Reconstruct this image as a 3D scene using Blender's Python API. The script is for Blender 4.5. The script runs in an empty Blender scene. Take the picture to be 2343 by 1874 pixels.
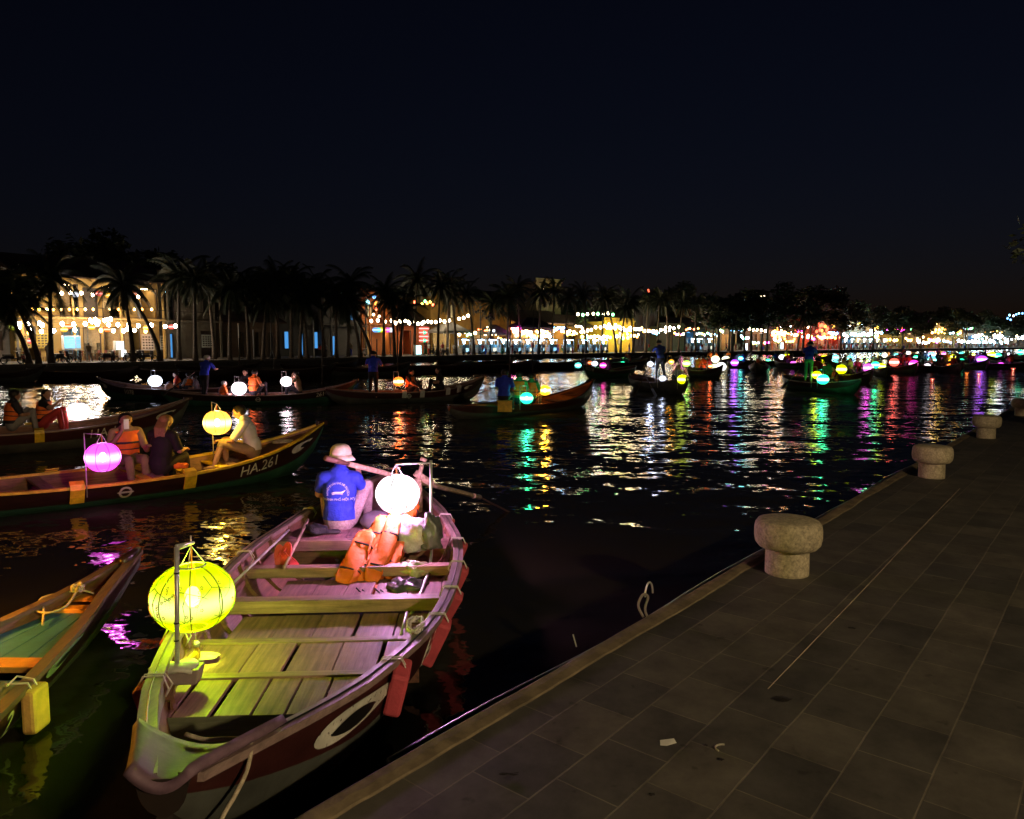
import bpy, bmesh, math, random
from mathutils import Vector, Matrix, Quaternion
random.seed(11)
R = math.radians
scene = bpy.context.scene
col = scene.collection

# ---------------------------------------------------------------- camera
FPX = 1685.0; PITCH = math.atan(152 / 1685.0); CAMZ = 2.25
cam_d = bpy.data.cameras.new('camera'); cam = bpy.data.objects.new('camera', cam_d); col.objects.link(cam)
cam.location = (0, 0, CAMZ); cam.rotation_euler = (R(90) - PITCH, 0, 0)
cam_d.sensor_width = 36; cam_d.lens = 36 * FPX / 2343; cam_d.clip_end = 3000; cam_d.clip_start = 0.05
scene.camera = cam

# ---------------------------------------------------------------- night sky, exposure
world = bpy.data.worlds.new("World"); scene.world = world; world.use_nodes = True
wn = world.node_tree; bg = wn.nodes['Background']
sky = wn.nodes.new('ShaderNodeTexSky'); sky.sky_type = 'NISHITA'; sky.sun_disc = False
sky.sun_elevation = R(4); sky.sun_rotation = R(205); sky.altitude = 0; sky.air_density = 1; sky.dust_density = 0.6; sky.ozone_density = 3
tint = wn.nodes.new('ShaderNodeVectorMath'); tint.operation = 'MULTIPLY'; tint.inputs[1].default_value = (1.38, .80, 1.08)   # city glow over the river
wn.links.new(sky.outputs[0], tint.inputs[0]); wn.links.new(tint.outputs[0], bg.inputs[0]); bg.inputs[1].default_value = 0.0026
sun_d = bpy.data.lights.new('moon', 'SUN'); sun_d.energy = 0.004; sun_d.angle = R(10); sun_d.color = (.7, .8, 1)
sun = bpy.data.objects.new('moon', sun_d); sun.rotation_euler = (R(35), 0, R(-30)); col.objects.link(sun)
scene.view_settings.view_transform = 'Standard'; scene.view_settings.look = 'None'
scene.view_settings.exposure = 0; scene.view_settings.gamma = 1
scene.render.engine = 'CYCLES'
scene.cycles.max_bounces = 7; scene.cycles.diffuse_bounces = 2; scene.cycles.glossy_bounces = 3
scene.cycles.transparent_max_bounces = 10; scene.cycles.transmission_bounces = 2
scene.cycles.sample_clamp_indirect = 6; scene.cycles.caustics_reflective = False; scene.cycles.caustics_refractive = False
scene.cycles.use_denoising = True

def ray(px, py):
    a = (px - 1171.5) / FPX; b = (937 - py) / FPX; c, s = math.cos(PITCH), math.sin(PITCH)
    return Vector((a, c + b * s, -s + b * c))
def at_z(px, py, z):
    r = ray(px, py); return Vector((0, 0, CAMZ)) + r * ((z - CAMZ) / r.z)
def at_y(px, py, y):
    r = ray(px, py); return Vector((0, 0, CAMZ)) + r * (y / r.y)

# ---------------------------------------------------------------- materials
MATS = {}
def mat(name, color, rough=.6, metal=0, var=.25, scale=6, bump=0, bscale=40, stretch=None, spec=.5, coat=0, emit=None, estr=0):
    if name in MATS: return MATS[name]
    m = bpy.data.materials.new(name); m.use_nodes = True; nt = m.node_tree; b = nt.nodes['Principled BSDF']
    b.inputs['Roughness'].default_value = rough; b.inputs['Metallic'].default_value = metal
    b.inputs['Specular IOR Level'].default_value = spec; b.inputs['Coat Weight'].default_value = coat
    c = (*color, 1)
    if var > 0 or bump > 0:
        tc = nt.nodes.new('ShaderNodeTexCoord'); mp = nt.nodes.new('ShaderNodeMapping')
        nt.links.new(tc.outputs['Object'], mp.inputs[0])
        if stretch: mp.inputs['Scale'].default_value = stretch
        nz = nt.nodes.new('ShaderNodeTexNoise'); nz.inputs['Scale'].default_value = scale
        nz.inputs['Detail'].default_value = 5; nz.inputs['Roughness'].default_value = .65
        nt.links.new(mp.outputs[0], nz.inputs['Vector'])
        rmp = nt.nodes.new('ShaderNodeValToRGB')
        rmp.color_ramp.elements[0].position = .3; rmp.color_ramp.elements[1].position = .72
        rmp.color_ramp.elements[0].color = tuple(x * (1 - var) for x in color) + (1,)
        rmp.color_ramp.elements[1].color = tuple(min(1, x * (1 + var)) for x in color) + (1,)
        nt.links.new(nz.outputs[0], rmp.inputs[0])
        n4 = nt.nodes.new('ShaderNodeTexNoise'); n4.inputs['Scale'].default_value = scale * .32; n4.inputs['Detail'].default_value = 7; n4.inputs['Roughness'].default_value = .75
        nt.links.new(tc.outputs['Object'], n4.inputs['Vector'])          # broad dirt and wear
        r4 = nt.nodes.new('ShaderNodeMapRange'); r4.inputs[1].default_value = .35; r4.inputs[2].default_value = .6; r4.inputs[3].default_value = 1 - var * .9; r4.inputs[4].default_value = 1 + var * .12
        nt.links.new(n4.outputs[0], r4.inputs[0]); oi = nt.nodes.new('ShaderNodeObjectInfo')
        r5 = nt.nodes.new('ShaderNodeMapRange'); r5.inputs[3].default_value = 1 - var * .38; r5.inputs[4].default_value = 1 + var * .25; nt.links.new(oi.outputs['Random'], r5.inputs[0])
        mm = nt.nodes.new('ShaderNodeMath'); mm.operation = 'MULTIPLY'; nt.links.new(r4.outputs[0], mm.inputs[0]); nt.links.new(r5.outputs[0], mm.inputs[1])
        vm = nt.nodes.new('ShaderNodeVectorMath'); vm.operation = 'SCALE'; nt.links.new(rmp.outputs[0], vm.inputs[0]); nt.links.new(mm.outputs[0], vm.inputs['Scale'])
        nt.links.new(vm.outputs[0], b.inputs['Base Color'])
        if bump > 0:
            n2 = nt.nodes.new('ShaderNodeTexNoise'); n2.inputs['Scale'].default_value = bscale; n2.inputs['Detail'].default_value = 4
            nt.links.new(mp.outputs[0], n2.inputs['Vector'])
            bp = nt.nodes.new('ShaderNodeBump'); bp.inputs['Strength'].default_value = 1; bp.inputs['Distance'].default_value = bump
            nt.links.new(n2.outputs[0], bp.inputs['Height']); nt.links.new(bp.outputs[0], b.inputs['Normal'])
    else:
        b.inputs['Base Color'].default_value = c
    if emit:
        b.inputs['Emission Color'].default_value = (*emit, 1); b.inputs['Emission Strength'].default_value = estr
    MATS[name] = m; return m

def wood(name, color, axis='x', rough=.62, var=.45):
    st = {'x': (.6, 9, 9), 'y': (9, .6, 9), 'z': (9, 9, .6)}[axis]
    return mat(name, color, rough, 0, var, 4, .0015, 9, st)

def worn_paint(name, c1, c2, scale=34, cut=.60):
    m = mat(name, c1, .6, 0, .25, 9); nt = m.node_tree; b = nt.nodes['Principled BSDF']; src = b.inputs['Base Color'].links[0].from_socket
    tc = nt.nodes.new('ShaderNodeTexCoord'); nz = nt.nodes.new('ShaderNodeTexNoise'); nz.inputs['Scale'].default_value = scale; nz.inputs['Detail'].default_value = 6; nz.inputs['Roughness'].default_value = .7
    nt.links.new(tc.outputs['Object'], nz.inputs['Vector']); r = nt.nodes.new('ShaderNodeMapRange'); r.inputs[1].default_value = cut; r.inputs[2].default_value = cut + .04; nt.links.new(nz.outputs[0], r.inputs[0])
    mx = nt.nodes.new('ShaderNodeMix'); mx.data_type = 'RGBA'; mx.inputs[7].default_value = (*c2, 1); nt.links.new(r.outputs[0], mx.inputs[0]); nt.links.new(src, mx.inputs[6]); nt.links.new(mx.outputs[2], b.inputs['Base Color'])
    return m

def emitter(name, color, strength, sampling='AUTO'):
    if name in MATS: return MATS[name]
    m = bpy.data.materials.new(name); m.use_nodes = True; nt = m.node_tree; nt.nodes.clear()
    e = nt.nodes.new('ShaderNodeEmission'); e.inputs[0].default_value = (*color, 1); e.inputs[1].default_value = strength
    o = nt.nodes.new('ShaderNodeOutputMaterial'); nt.links.new(e.outputs[0], o.inputs[0])
    if sampling == 'NONE': m.cycles.emission_sampling = 'NONE'
    MATS[name] = m; return m

def shade_mat(name, color, strength, clear=.35):
    """lit lantern cloth: glows and lets part of its bulb's light through"""
    if name in MATS: return MATS[name]
    m = bpy.data.materials.new(name); m.use_nodes = True; nt = m.node_tree; nt.nodes.clear()
    e = nt.nodes.new('ShaderNodeEmission'); e.inputs[1].default_value = strength
    tc = nt.nodes.new('ShaderNodeTexCoord')
    nz = nt.nodes.new('ShaderNodeTexNoise'); nz.inputs['Scale'].default_value = 5; nz.inputs['Detail'].default_value = 3
    nt.links.new(tc.outputs['Object'], nz.inputs['Vector'])
    mx = nt.nodes.new('ShaderNodeMix'); mx.data_type = 'RGBA'
    mx.inputs[6].default_value = tuple(x * .82 for x in color) + (1,); mx.inputs[7].default_value = tuple(min(1, x * 1.1) for x in color) + (1,)
    nt.links.new(nz.outputs[0], mx.inputs[0])
    # bright pale middle band painted into the glow, as if from the bulb inside
    sp_ = nt.nodes.new('ShaderNodeSeparateXYZ'); nt.links.new(tc.outputs['Generated'], sp_.inputs[0])
    w1 = nt.nodes.new('ShaderNodeValToRGB'); cr = w1.color_ramp; cr.interpolation = 'EASE'
    cr.elements[0].position = .26; cr.elements[0].color = (0, 0, 0, 1); cr.elements[1].position = .52; cr.elements[1].color = (.95, .95, .95, 1); q_ = cr.elements.new(.74); q_.color = (0, 0, 0, 1)
    nt.links.new(sp_.outputs[2], w1.inputs[0])
    mw = nt.nodes.new('ShaderNodeMix'); mw.data_type = 'RGBA'; mw.blend_type = 'ADD'; mw.inputs[7].default_value = tuple(.60 + .4 * x for x in color) + (1,)
    nt.links.new(w1.outputs[0], mw.inputs[0]); nt.links.new(mx.outputs[2], mw.inputs[6]); nt.links.new(mw.outputs[2], e.inputs[0])
    t = nt.nodes.new('ShaderNodeBsdfTransparent'); t.inputs[0].default_value = (*[min(1, x + .1) for x in color], 1)
    mix = nt.nodes.new('ShaderNodeMixShader'); mix.inputs[0].default_value = clear
    o = nt.nodes.new('ShaderNodeOutputMaterial')
    nt.links.new(e.outputs[0], mix.inputs[1]); nt.links.new(t.outputs[0], mix.inputs[2]); nt.links.new(mix.outputs[0], o.inputs[0])
    m.cycles.emission_sampling = 'AUTO'
    MATS[name] = m; return m

# ---------------------------------------------------------------- mesh builder
class MB:
    def __init__(s): s.v = []; s.f = []; s.m = []
    def add(s, vs, fs, mi=0):
        o = len(s.v); s.v += [tuple(p) for p in vs]; s.f += [tuple(i + o for i in f) for f in fs]; s.m += [mi] * len(fs); return s
    def box(s, c, d, rz=0, mi=0, rot=None, top=1.0):
        x, y, z = d[0] / 2, d[1] / 2, d[2] / 2
        vs = [Vector(p) for p in ((-x, -y, -z), (x, -y, -z), (x, y, -z), (-x, y, -z), (-x * top, -y * top, z), (x * top, -y * top, z), (x * top, y * top, z), (-x * top, y * top, z))]
        q = rot if rot else Matrix.Rotation(rz, 3, 'Z')
        return s.add([q @ p + Vector(c) for p in vs], [(3, 2, 1, 0), (4, 5, 6, 7), (0, 1, 5, 4), (1, 2, 6, 5), (2, 3, 7, 6), (3, 0, 4, 7)], mi)
    def beam(s, a, b, w, h, mi=0, up=(0, 0, 1)):
        a, b = Vector(a), Vector(b); d = (b - a); L = d.length; d.normalize()
        sd = d.cross(Vector(up)).normalized(); u = sd.cross(d)
        vs = [a + sd * i * w / 2 + u * j * h / 2 for i, j in ((-1, -1), (1, -1), (1, 1), (-1, 1))]
        vs += [p + d * L for p in vs]
        return s.add(vs, [(0, 1, 2, 3), (7, 6, 5, 4), (4, 5, 1, 0), (5, 6, 2, 1), (6, 7, 3, 2), (7, 4, 0, 3)], mi)
    def tube(s, pts, r, n=8, mi=0, cap=True):
        pts = [Vector(p) for p in pts]; k = len(pts); rs = r if isinstance(r, (list, tuple)) else [r] * k
        ref = None; vs = []
        for i, p in enumerate(pts):
            d = (pts[min(i + 1, k - 1)] - pts[max(i - 1, 0)]).normalized()
            if ref is None: ref = Vector((0, 0, 1)) if abs(d.z) < .9 else Vector((1, 0, 0))
            a = (ref - d * ref.dot(d)).normalized(); ref = a; b = d.cross(a)
            for j in range(n):
                t = 2 * math.pi * j / n; vs.append(p + (a * math.cos(t) + b * math.sin(t)) * rs[i])
        fs = [(i * n + j, i * n + (j + 1) % n, (i + 1) * n + (j + 1) % n, (i + 1) * n + j) for i in range(k - 1) for j in range(n)]
        if cap: fs += [tuple(range(n))[::-1], tuple((k - 1) * n + j for j in range(n))]
        return s.add(vs, fs, mi)
    def lathe(s, prof, c=(0, 0, 0), n=24, mi=0, sx=1, sy=1):
        vs = []; c = Vector(c)
        for r, z in prof:
            for j in range(n):
                t = 2 * math.pi * j / n; vs.append(c + Vector((r * math.cos(t) * sx, r * math.sin(t) * sy, z)))
        fs = [(i * n + j, i * n + (j + 1) % n, (i + 1) * n + (j + 1) % n, (i + 1) * n + j) for i in range(len(prof) - 1) for j in range(n)]
        fs.append(tuple(range(n))[::-1]); fs.append(tuple((len(prof) - 1) * n + j for j in range(n)))
        return s.add(vs, fs, mi)
    def ball(s, c, r, n=8, mi=0, sz=1):
        pr = [(max(1e-4, r * math.sin(math.pi * i / (n // 2 + 1))), -r * sz * math.cos(math.pi * i / (n // 2 + 1))) for i in range(n // 2 + 2)]
        return s.lathe(pr, c, n, mi)
    def build(s, name, mats, parent=None, smooth=False, bevel=0):
        me = bpy.data.meshes.new(name); me.from_pydata(s.v, [], s.f)
        ms = mats if isinstance(mats, (list, tuple)) else [mats]
        for m in ms: me.materials.append(m)
        if any(s.m): me.polygons.foreach_set('material_index', s.m)
        if smooth: me.polygons.foreach_set('use_smooth', [True] * len(me.polygons))
        me.update(); o = bpy.data.objects.new(name, me); col.objects.link(o)
        if parent: o.parent = parent
        if bevel:
            b = o.modifiers.new('bevel', 'BEVEL'); b.width = bevel; b.segments = 2; b.limit_method = 'ANGLE'
        return o

def tag(o, label=None, cat=None, group=None, kind=None):
    if label: o['label'] = label
    if cat: o['category'] = cat
    if group: o['group'] = group
    if kind: o['kind'] = kind
    return o
def thing(name, label, cat, loc=(0, 0, 0), rz=0, group=None):
    o = bpy.data.objects.new(name, None); o.empty_display_size = .1; col.objects.link(o)
    o.location = loc; o.rotation_euler = (0, 0, rz); return tag(o, label, cat, group)
def copy_tree(o, parent=None, colors=None):
    c = o.copy(); col.objects.link(c); c.parent = parent
    if colors:
        k = o.name.split('.')[0]
        if k in colors and c.type == 'MESH' and c.material_slots:
            c.material_slots[0].link = 'OBJECT'; c.material_slots[0].material = colors[k]
    for ch in list(o.children): copy_tree(ch, c, colors)
    return c
def in_boat(B, px, yl, z):
    """world point in boat B, yl metres to the left of its middle line, in the sight line of picture column px"""
    a = B.rotation_euler[2]; c, s = math.cos(a), math.sin(a); k = (px - 1171.5) / FPX * 1.004; ox, oy = B.location.x - s * yl, B.location.y + c * yl
    t = (k * oy - ox) / (c - k * s); return Vector((ox + c * t, oy + s * t, z))
def W2L(root):
    inv = (Matrix.Translation(root.location) @ root.rotation_euler.to_matrix().to_4x4() @ Matrix.Scale(root.scale[0], 4)).inverted()
    return lambda p: inv @ Vector(p)
ORD = ['first', 'second', 'third', 'fourth', 'fifth', 'sixth', 'seventh', 'eighth', 'ninth', 'tenth', 'eleventh', 'twelfth', 'thirteenth', 'fourteenth', 'fifteenth', 'sixteenth', 'seventeenth', 'eighteenth', 'nineteenth', 'twentieth']
def ordn(i):
    return ORD[i] if i < 20 else (['twenty', 'thirty', 'forty', 'fifty', 'sixty', 'seventy'][(i + 1) // 10 - 2] + '-' + ORD[i % 10] if (i + 1) % 10 else ['twentieth', 'thirtieth', 'fortieth', 'fiftieth', 'sixtieth'][(i + 1) // 10 - 2])
def lerp(a, b, t): return a + (b - a) * t
def interp(tab, x):
    """smooth interpolation of rows (x, a, b, ...)"""
    if x <= tab[0][0]: return tab[0][1:]
    if x >= tab[-1][0]: return tab[-1][1:]
    for i in range(len(tab) - 1):
        if x <= tab[i + 1][0]:
            p1, p2 = tab[i], tab[i + 1]; p0 = tab[max(i - 1, 0)]; p3 = tab[min(i + 2, len(tab) - 1)]
            h = p2[0] - p1[0]; t = (x - p1[0]) / h; out = []
            for k in range(1, len(p1)):
                m1 = (p2[k] - p0[k]) / (p2[0] - p0[0]) * h; m2 = (p3[k] - p1[k]) / (p3[0] - p1[0]) * h
                out.append((2*t**3 - 3*t*t + 1) * p1[k] + (t**3 - 2*t*t + t) * m1 + (-2*t**3 + 3*t*t) * p2[k] + (t**3 - t*t) * m2)
            return out

def text_mesh(s, size, ext=0):
    """flat lettering as (vertices, faces), baseline at 0, starting at x = 0"""
    cu = bpy.data.curves.new('t', 'FONT'); cu.body = s; cu.size = size; cu.extrude = ext; cu.resolution_u = 3
    o = bpy.data.objects.new('t', cu); col.objects.link(o); bpy.context.view_layer.update()
    me = bpy.data.meshes.new_from_object(o.evaluated_get(bpy.context.evaluated_depsgraph_get()))
    vs = [v.co.copy() for v in me.vertices]; fs = [tuple(p.vertices) for p in me.polygons]
    bpy.data.objects.remove(o); bpy.data.curves.remove(cu); bpy.data.meshes.remove(me)
    return vs, fs

M = dict(
    deck=wood('deck_wood', (.29, .14, .145), 'x', .6), thwart=wood('thwart_wood', (.33, .19, .15), 'y', .55),
    rail=wood('rail_wood', (.23, .16, .145), 'x', .5, .35), inner=wood('inner_wood', (.20, .09, .055), 'x', .6, .5),
    hull=mat('hull_brown', (.026, .010, .008), .35, 0, .35, 3, .001, 30, (.4, 3, 3), coat=.2),
    hull_red=mat('hull_red', (.042, .011, .010), .4, 0, .35, 3, .001, 30, (.4, 3, 3)),
    under_grey=mat('under_grey', (.075, .08, .07), .55, 0, .4, 3, .002, 12), under_green=mat('under_green', (.022, .085, .05), .5, 0, .4, 3, .001, 12),
    white=mat('white_paint', (.62, .61, .56), .5, 0, .18, 9), worn=worn_paint('worn_white_paint', (.58, .57, .50), (.05, .03, .025)), black=mat('black_paint', (.012, .012, .012), .4, 0, .3),
    yellow=mat('yellow_paint', (.75, .5, .02), .5, 0, .3, 8, .001, 30), yellowrail=mat('yellow_rail', (.72, .48, .03), .5, 0, .3, 8),
    foam=mat('red_foam', (.55, .075, .10), .75, 0, .18, 8, .003, 60), foam_y=mat('yellow_foam', (.7, .42, .10), .8, 0, .2, 8, .003, 60),
    steel=mat('steel', (.6, .6, .6), .42, .55, .15, 12), rope=mat('rope', (.45, .38, .27), .9, 0, .3, 40, .002, 120),
    rail_dark=wood('rail_dark', (.13, .085, .055), 'x', .5, .35), plastic_cord=mat('plastic_cord', (.6, .55, .5), .6, 0, .1), darkwood=wood('dark_wood', (.06, .035, .022), 'x', .6),
    skin=mat('skin', (.42, .24, .16), .5, 0, .08, 12), skin2=mat('skin_pale', (.38, .21, .14), .5, 0, .08, 12),
    hair=mat('hair_dark', (.015, .011, .009), .5, 0, .3, 30, .004, 90, (8, 8, 1)), hair_b=mat('hair_blonde', (.30, .17, .06), .5, 0, .4, 24, .004, 90, (8, 8, 1)),
    orange=mat('vest_orange', (.95, .19, .02), .65, 0, .14, 6, .006, 14), strap=mat('strap_dark', (.03, .02, .04), .6, 0, .2),
    blue=mat('shirt_blue', (.018, .045, .60), .8, 0, .2, 5, .03, 9), shirtw=mat('shirt_white', (.72, .72, .72), .85, 0, .1, 6, .008, 12),
    blackc=mat('cloth_black', (.012, .010, .012), .85, 0, .3, 8, .004, 14), tan=mat('cloth_tan', (.26, .19, .11), .85, 0, .15, 8, .004, 14),
    darkc=mat('cloth_dark', (.03, .03, .045), .85, 0, .3, 8, .004, 14), greyc=mat('cloth_grey', (.25, .25, .26), .85, 0, .2, 8, .004, 14),
    redc=mat('cloth_red', (.45, .04, .04), .85, 0, .2), greenc=mat('cloth_green', (.04, .3, .12), .85, 0, .3, 14), hat=mat('hat_beige', (.66, .6, .46), .85, 0, .15, 20, .002, 80),
)
# ---------------------------------------------------------------- people
def capsule(mb, a, b, ra, rb, side=None, flat=1.0, n=14, mi=0):
    """tapered limb with round ends; 'flat' squeezes it across 'side'"""
    a, b = Vector(a), Vector(b); d = b - a; L = max(d.length, 1e-4); d = d / L
    u = Vector(side) if side else (Vector((0, 1, 0)) if abs(d.y) < .9 else Vector((1, 0, 0)))
    u = (u - d * u.dot(d)).normalized(); w = d.cross(u)
    rows = []
    for i in range(4): t = math.pi / 2 * (i + .15) / 4; rows.append((-ra * math.cos(t), ra * math.sin(t)))
    rows.append((0, ra)); rows.append((L, rb))
    for i in range(3, -1, -1): t = math.pi / 2 * (i + .15) / 4; rows.append((L + rb * math.cos(t), rb * math.sin(t)))
    vs = []
    for h, r in rows:
        for j in range(n):
            t = 2 * math.pi * j / n; vs.append(a + d * h + u * (math.cos(t) * r) + w * (math.sin(t) * r * flat))
    k = len(rows); fs = [(i * n + j, i * n + (j + 1) % n, (i + 1) * n + (j + 1) % n, (i + 1) * n + j) for i in range(k - 1) for j in range(n)]
    fs += [tuple(range(n))[::-1], tuple((k - 1) * n + j for j in range(n))]
    mb.add(vs, fs, mi)

def hand_caps(wr, direction, palm_n, thumb_side, curl=.5, s=1.0):
    """palm, four bent fingers of different length and a thumb leaving the side of the palm"""
    d = Vector(direction).normalized(); n = Vector(palm_n); n = (n - d * n.dot(d)).normalized(); sd = Vector(d.cross(n)) * thumb_side
    wr = Vector(wr); out = []
    pc = wr + d * .045 * s
    for k in range(4):
        base = wr + d * .085 * s + sd * (.027 - .018 * k) * s
        out.append(('hand', wr + d * .01 * s + sd * (.012 - .008 * k) * s, base, .014 * s, .011 * s))
        ln = (.072, .08, .074, .058)[k] * s; p = base; ang = 0; r = .0088 * s
        for q in range(3):
            ang += curl * (.55, .8, .6)[q]; seg = ln * (.45, .32, .23)[q]
            e = p + (d * math.cos(ang) + n * math.sin(ang)) * seg; out.append(('hand', p, e, r, r * .92)); p = e; r *= .92
    t0 = wr + d * .03 * s + sd * .026 * s; t1 = t0 + (d * .6 + sd * .75 + n * .35).normalized() * .035 * s; t2 = t1 + (d * .9 + sd * .1 + n * .45 * (1 + curl)).normalized() * .032 * s
    out += [('hand', wr + d * .015 * s, t0, .014 * s, .012 * s), ('hand', t0, t1, .0115 * s, .0105 * s), ('hand', t1, t2, .0105 * s, .009 * s)]
    return out

def body_caps(J, fingers=False):
    """J: joint table in local metres, person looks along +x"""
    V = {k: Vector(v) for k, v in J.items() if not isinstance(v, (int, float))}
    pel, che, nec, hd = V['pelvis'], V['chest'], V['neck'], V['head']
    sd = (V['sL'] - V['sR']).normalized(); hs = (V['hL'] - V['hR']).normalized()
    c = []
    mid = pel.lerp(che, .5)
    c.append(('pelvis', pel + Vector((0, 0, -.02)), pel + Vector((0, 0, .05)), .165, .155, hs, .72))
    c.append(('torso', pel + Vector((0, 0, .03)), mid, .15, .145, hs, .70)); c.append(('torso', mid, che, .145, .17, sd, .66))
    c.append(('torso', che, V['sL'].lerp(V['sR'], .5), .165, .12, sd, .62))
    c.append(('torso', V['sL'] - sd * .03, V['sR'] + sd * .03, .062, .062, None, 1))
    c.append(('neck', V['sL'].lerp(V['sR'], .5), nec, .06, .052, None, 1)); c.append(('neck', nec, hd + Vector((0, 0, -.03)), .05, .05, None, 1))
    f = (Vector(J.get('look', (1, 0, 0)))).normalized(); up = (hd - nec).normalized()
    up = (up - f * up.dot(f)).normalized(); sdh = up.cross(f)
    c.append(('head', hd + up * .035 - f * .012, hd + up * .03 + f * .012, .093, .088, sdh, .95))
    c.append(('head', hd - up * .015 + f * .02, hd - up * .068 + f * .036, .067, .04, sdh, .9))
    c.append(('head', hd + f * .088 + up * .01, hd + f * .105 - up * .022, .010, .014, None, 1))
    c.append(('head', hd + f * .082 - up * .052 + sdh * .012, hd + f * .082 - up * .052 - sdh * .012, .012, .012, None, 1))
    for q in (1, -1): c.append(('head', hd + sdh * .087 * q + up * .012 - f * .01, hd + sdh * .087 * q - up * .02 - f * .004, .015, .010, f, .6))
    for q in ('L', 'R'):
        S, E, W = V['s' + q], V['e' + q], V['w' + q]
        c.append(('uarm', S, E, .056, .042, None, 1)); c.append(('farm', E, W, .042, .028, None, 1))
        Hh, K, A, T = V['h' + q], V['k' + q], V['a' + q], V['t' + q]
        c.append(('thigh', Hh, K, .088, .058, None, 1)); c.append(('shin', K, K.lerp(A, .35), .055, .055, None, 1)); c.append(('shin', K.lerp(A, .3), A, .055, .036, None, 1))
        c.append(('foot', A + (A - T) * .15 + Vector((0, 0, -.03)), T, .036, .030, None, .9))
        d = (W - E).normalized(); hdv = Vector(J['hd' + q]) if 'hd' + q in J else d
        pn = Vector(J['pn' + q]) if 'pn' + q in J else Vector((.2, 0, -1))
        if fingers: c += [(t[0], t[1], t[2], t[3], t[4], None, 1) for t in hand_caps(W, hdv, pn, J.get('ts' + q, 1 if q == 'L' else -1), J.get('curl', .6))]
        else: c.append(('hand', W + hdv * .02, W + hdv * .11, .032, .022, None, .7))
    return c, f, up, sdh

def remesh(mb, voxel, smooth=2):
    me = bpy.data.meshes.new('tmp'); me.from_pydata(mb.v, [], mb.f); o = bpy.data.objects.new('tmp', me); col.objects.link(o)
    r = o.modifiers.new('r', 'REMESH'); r.mode = 'VOXEL'; r.voxel_size = voxel; r.use_smooth_shade = True
    s = o.modifiers.new('s', 'SMOOTH'); s.factor = .5; s.iterations = smooth
    bpy.context.view_layer.update()
    out = bpy.data.meshes.new_from_object(o.evaluated_get(bpy.context.evaluated_depsgraph_get()))
    bpy.data.objects.remove(o); bpy.data.meshes.remove(me); return out

def region_mesh(me, keep, off, name, m, parent, jitter=0, thick=.006):
    """clothing: the chosen faces of the body, lifted off the skin"""
    idx = {}; vs = []; fs = []
    for p in me.polygons:
        if keep(p):
            f = []
            for v in p.vertices:
                if v not in idx:
                    idx[v] = len(vs); co = me.vertices[v].co; n = me.vertices[v].normal
                    o_ = off(co) if callable(off) else off
                    vs.append(co + n * (o_ + (jitter * math.sin(co.z * 41 + co.x * 23) * math.cos(co.y * 37) if jitter else 0)))
                f.append(idx[v])
            fs.append(f)
    if not fs: return None
    mm = bpy.data.meshes.new(name); mm.from_pydata(vs, [], fs); mm.materials.append(m)
    mm.polygons.foreach_set('use_smooth', [True] * len(fs)); mm.update()
    o = bpy.data.objects.new(name, mm); col.objects.link(o); o.parent = parent
    sm = o.modifiers.new('sm', 'SMOOTH'); sm.factor = .6; sm.iterations = 4
    so = o.modifiers.new('so', 'SOLIDIFY'); so.thickness = thick; so.offset = -1
    return o

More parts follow.
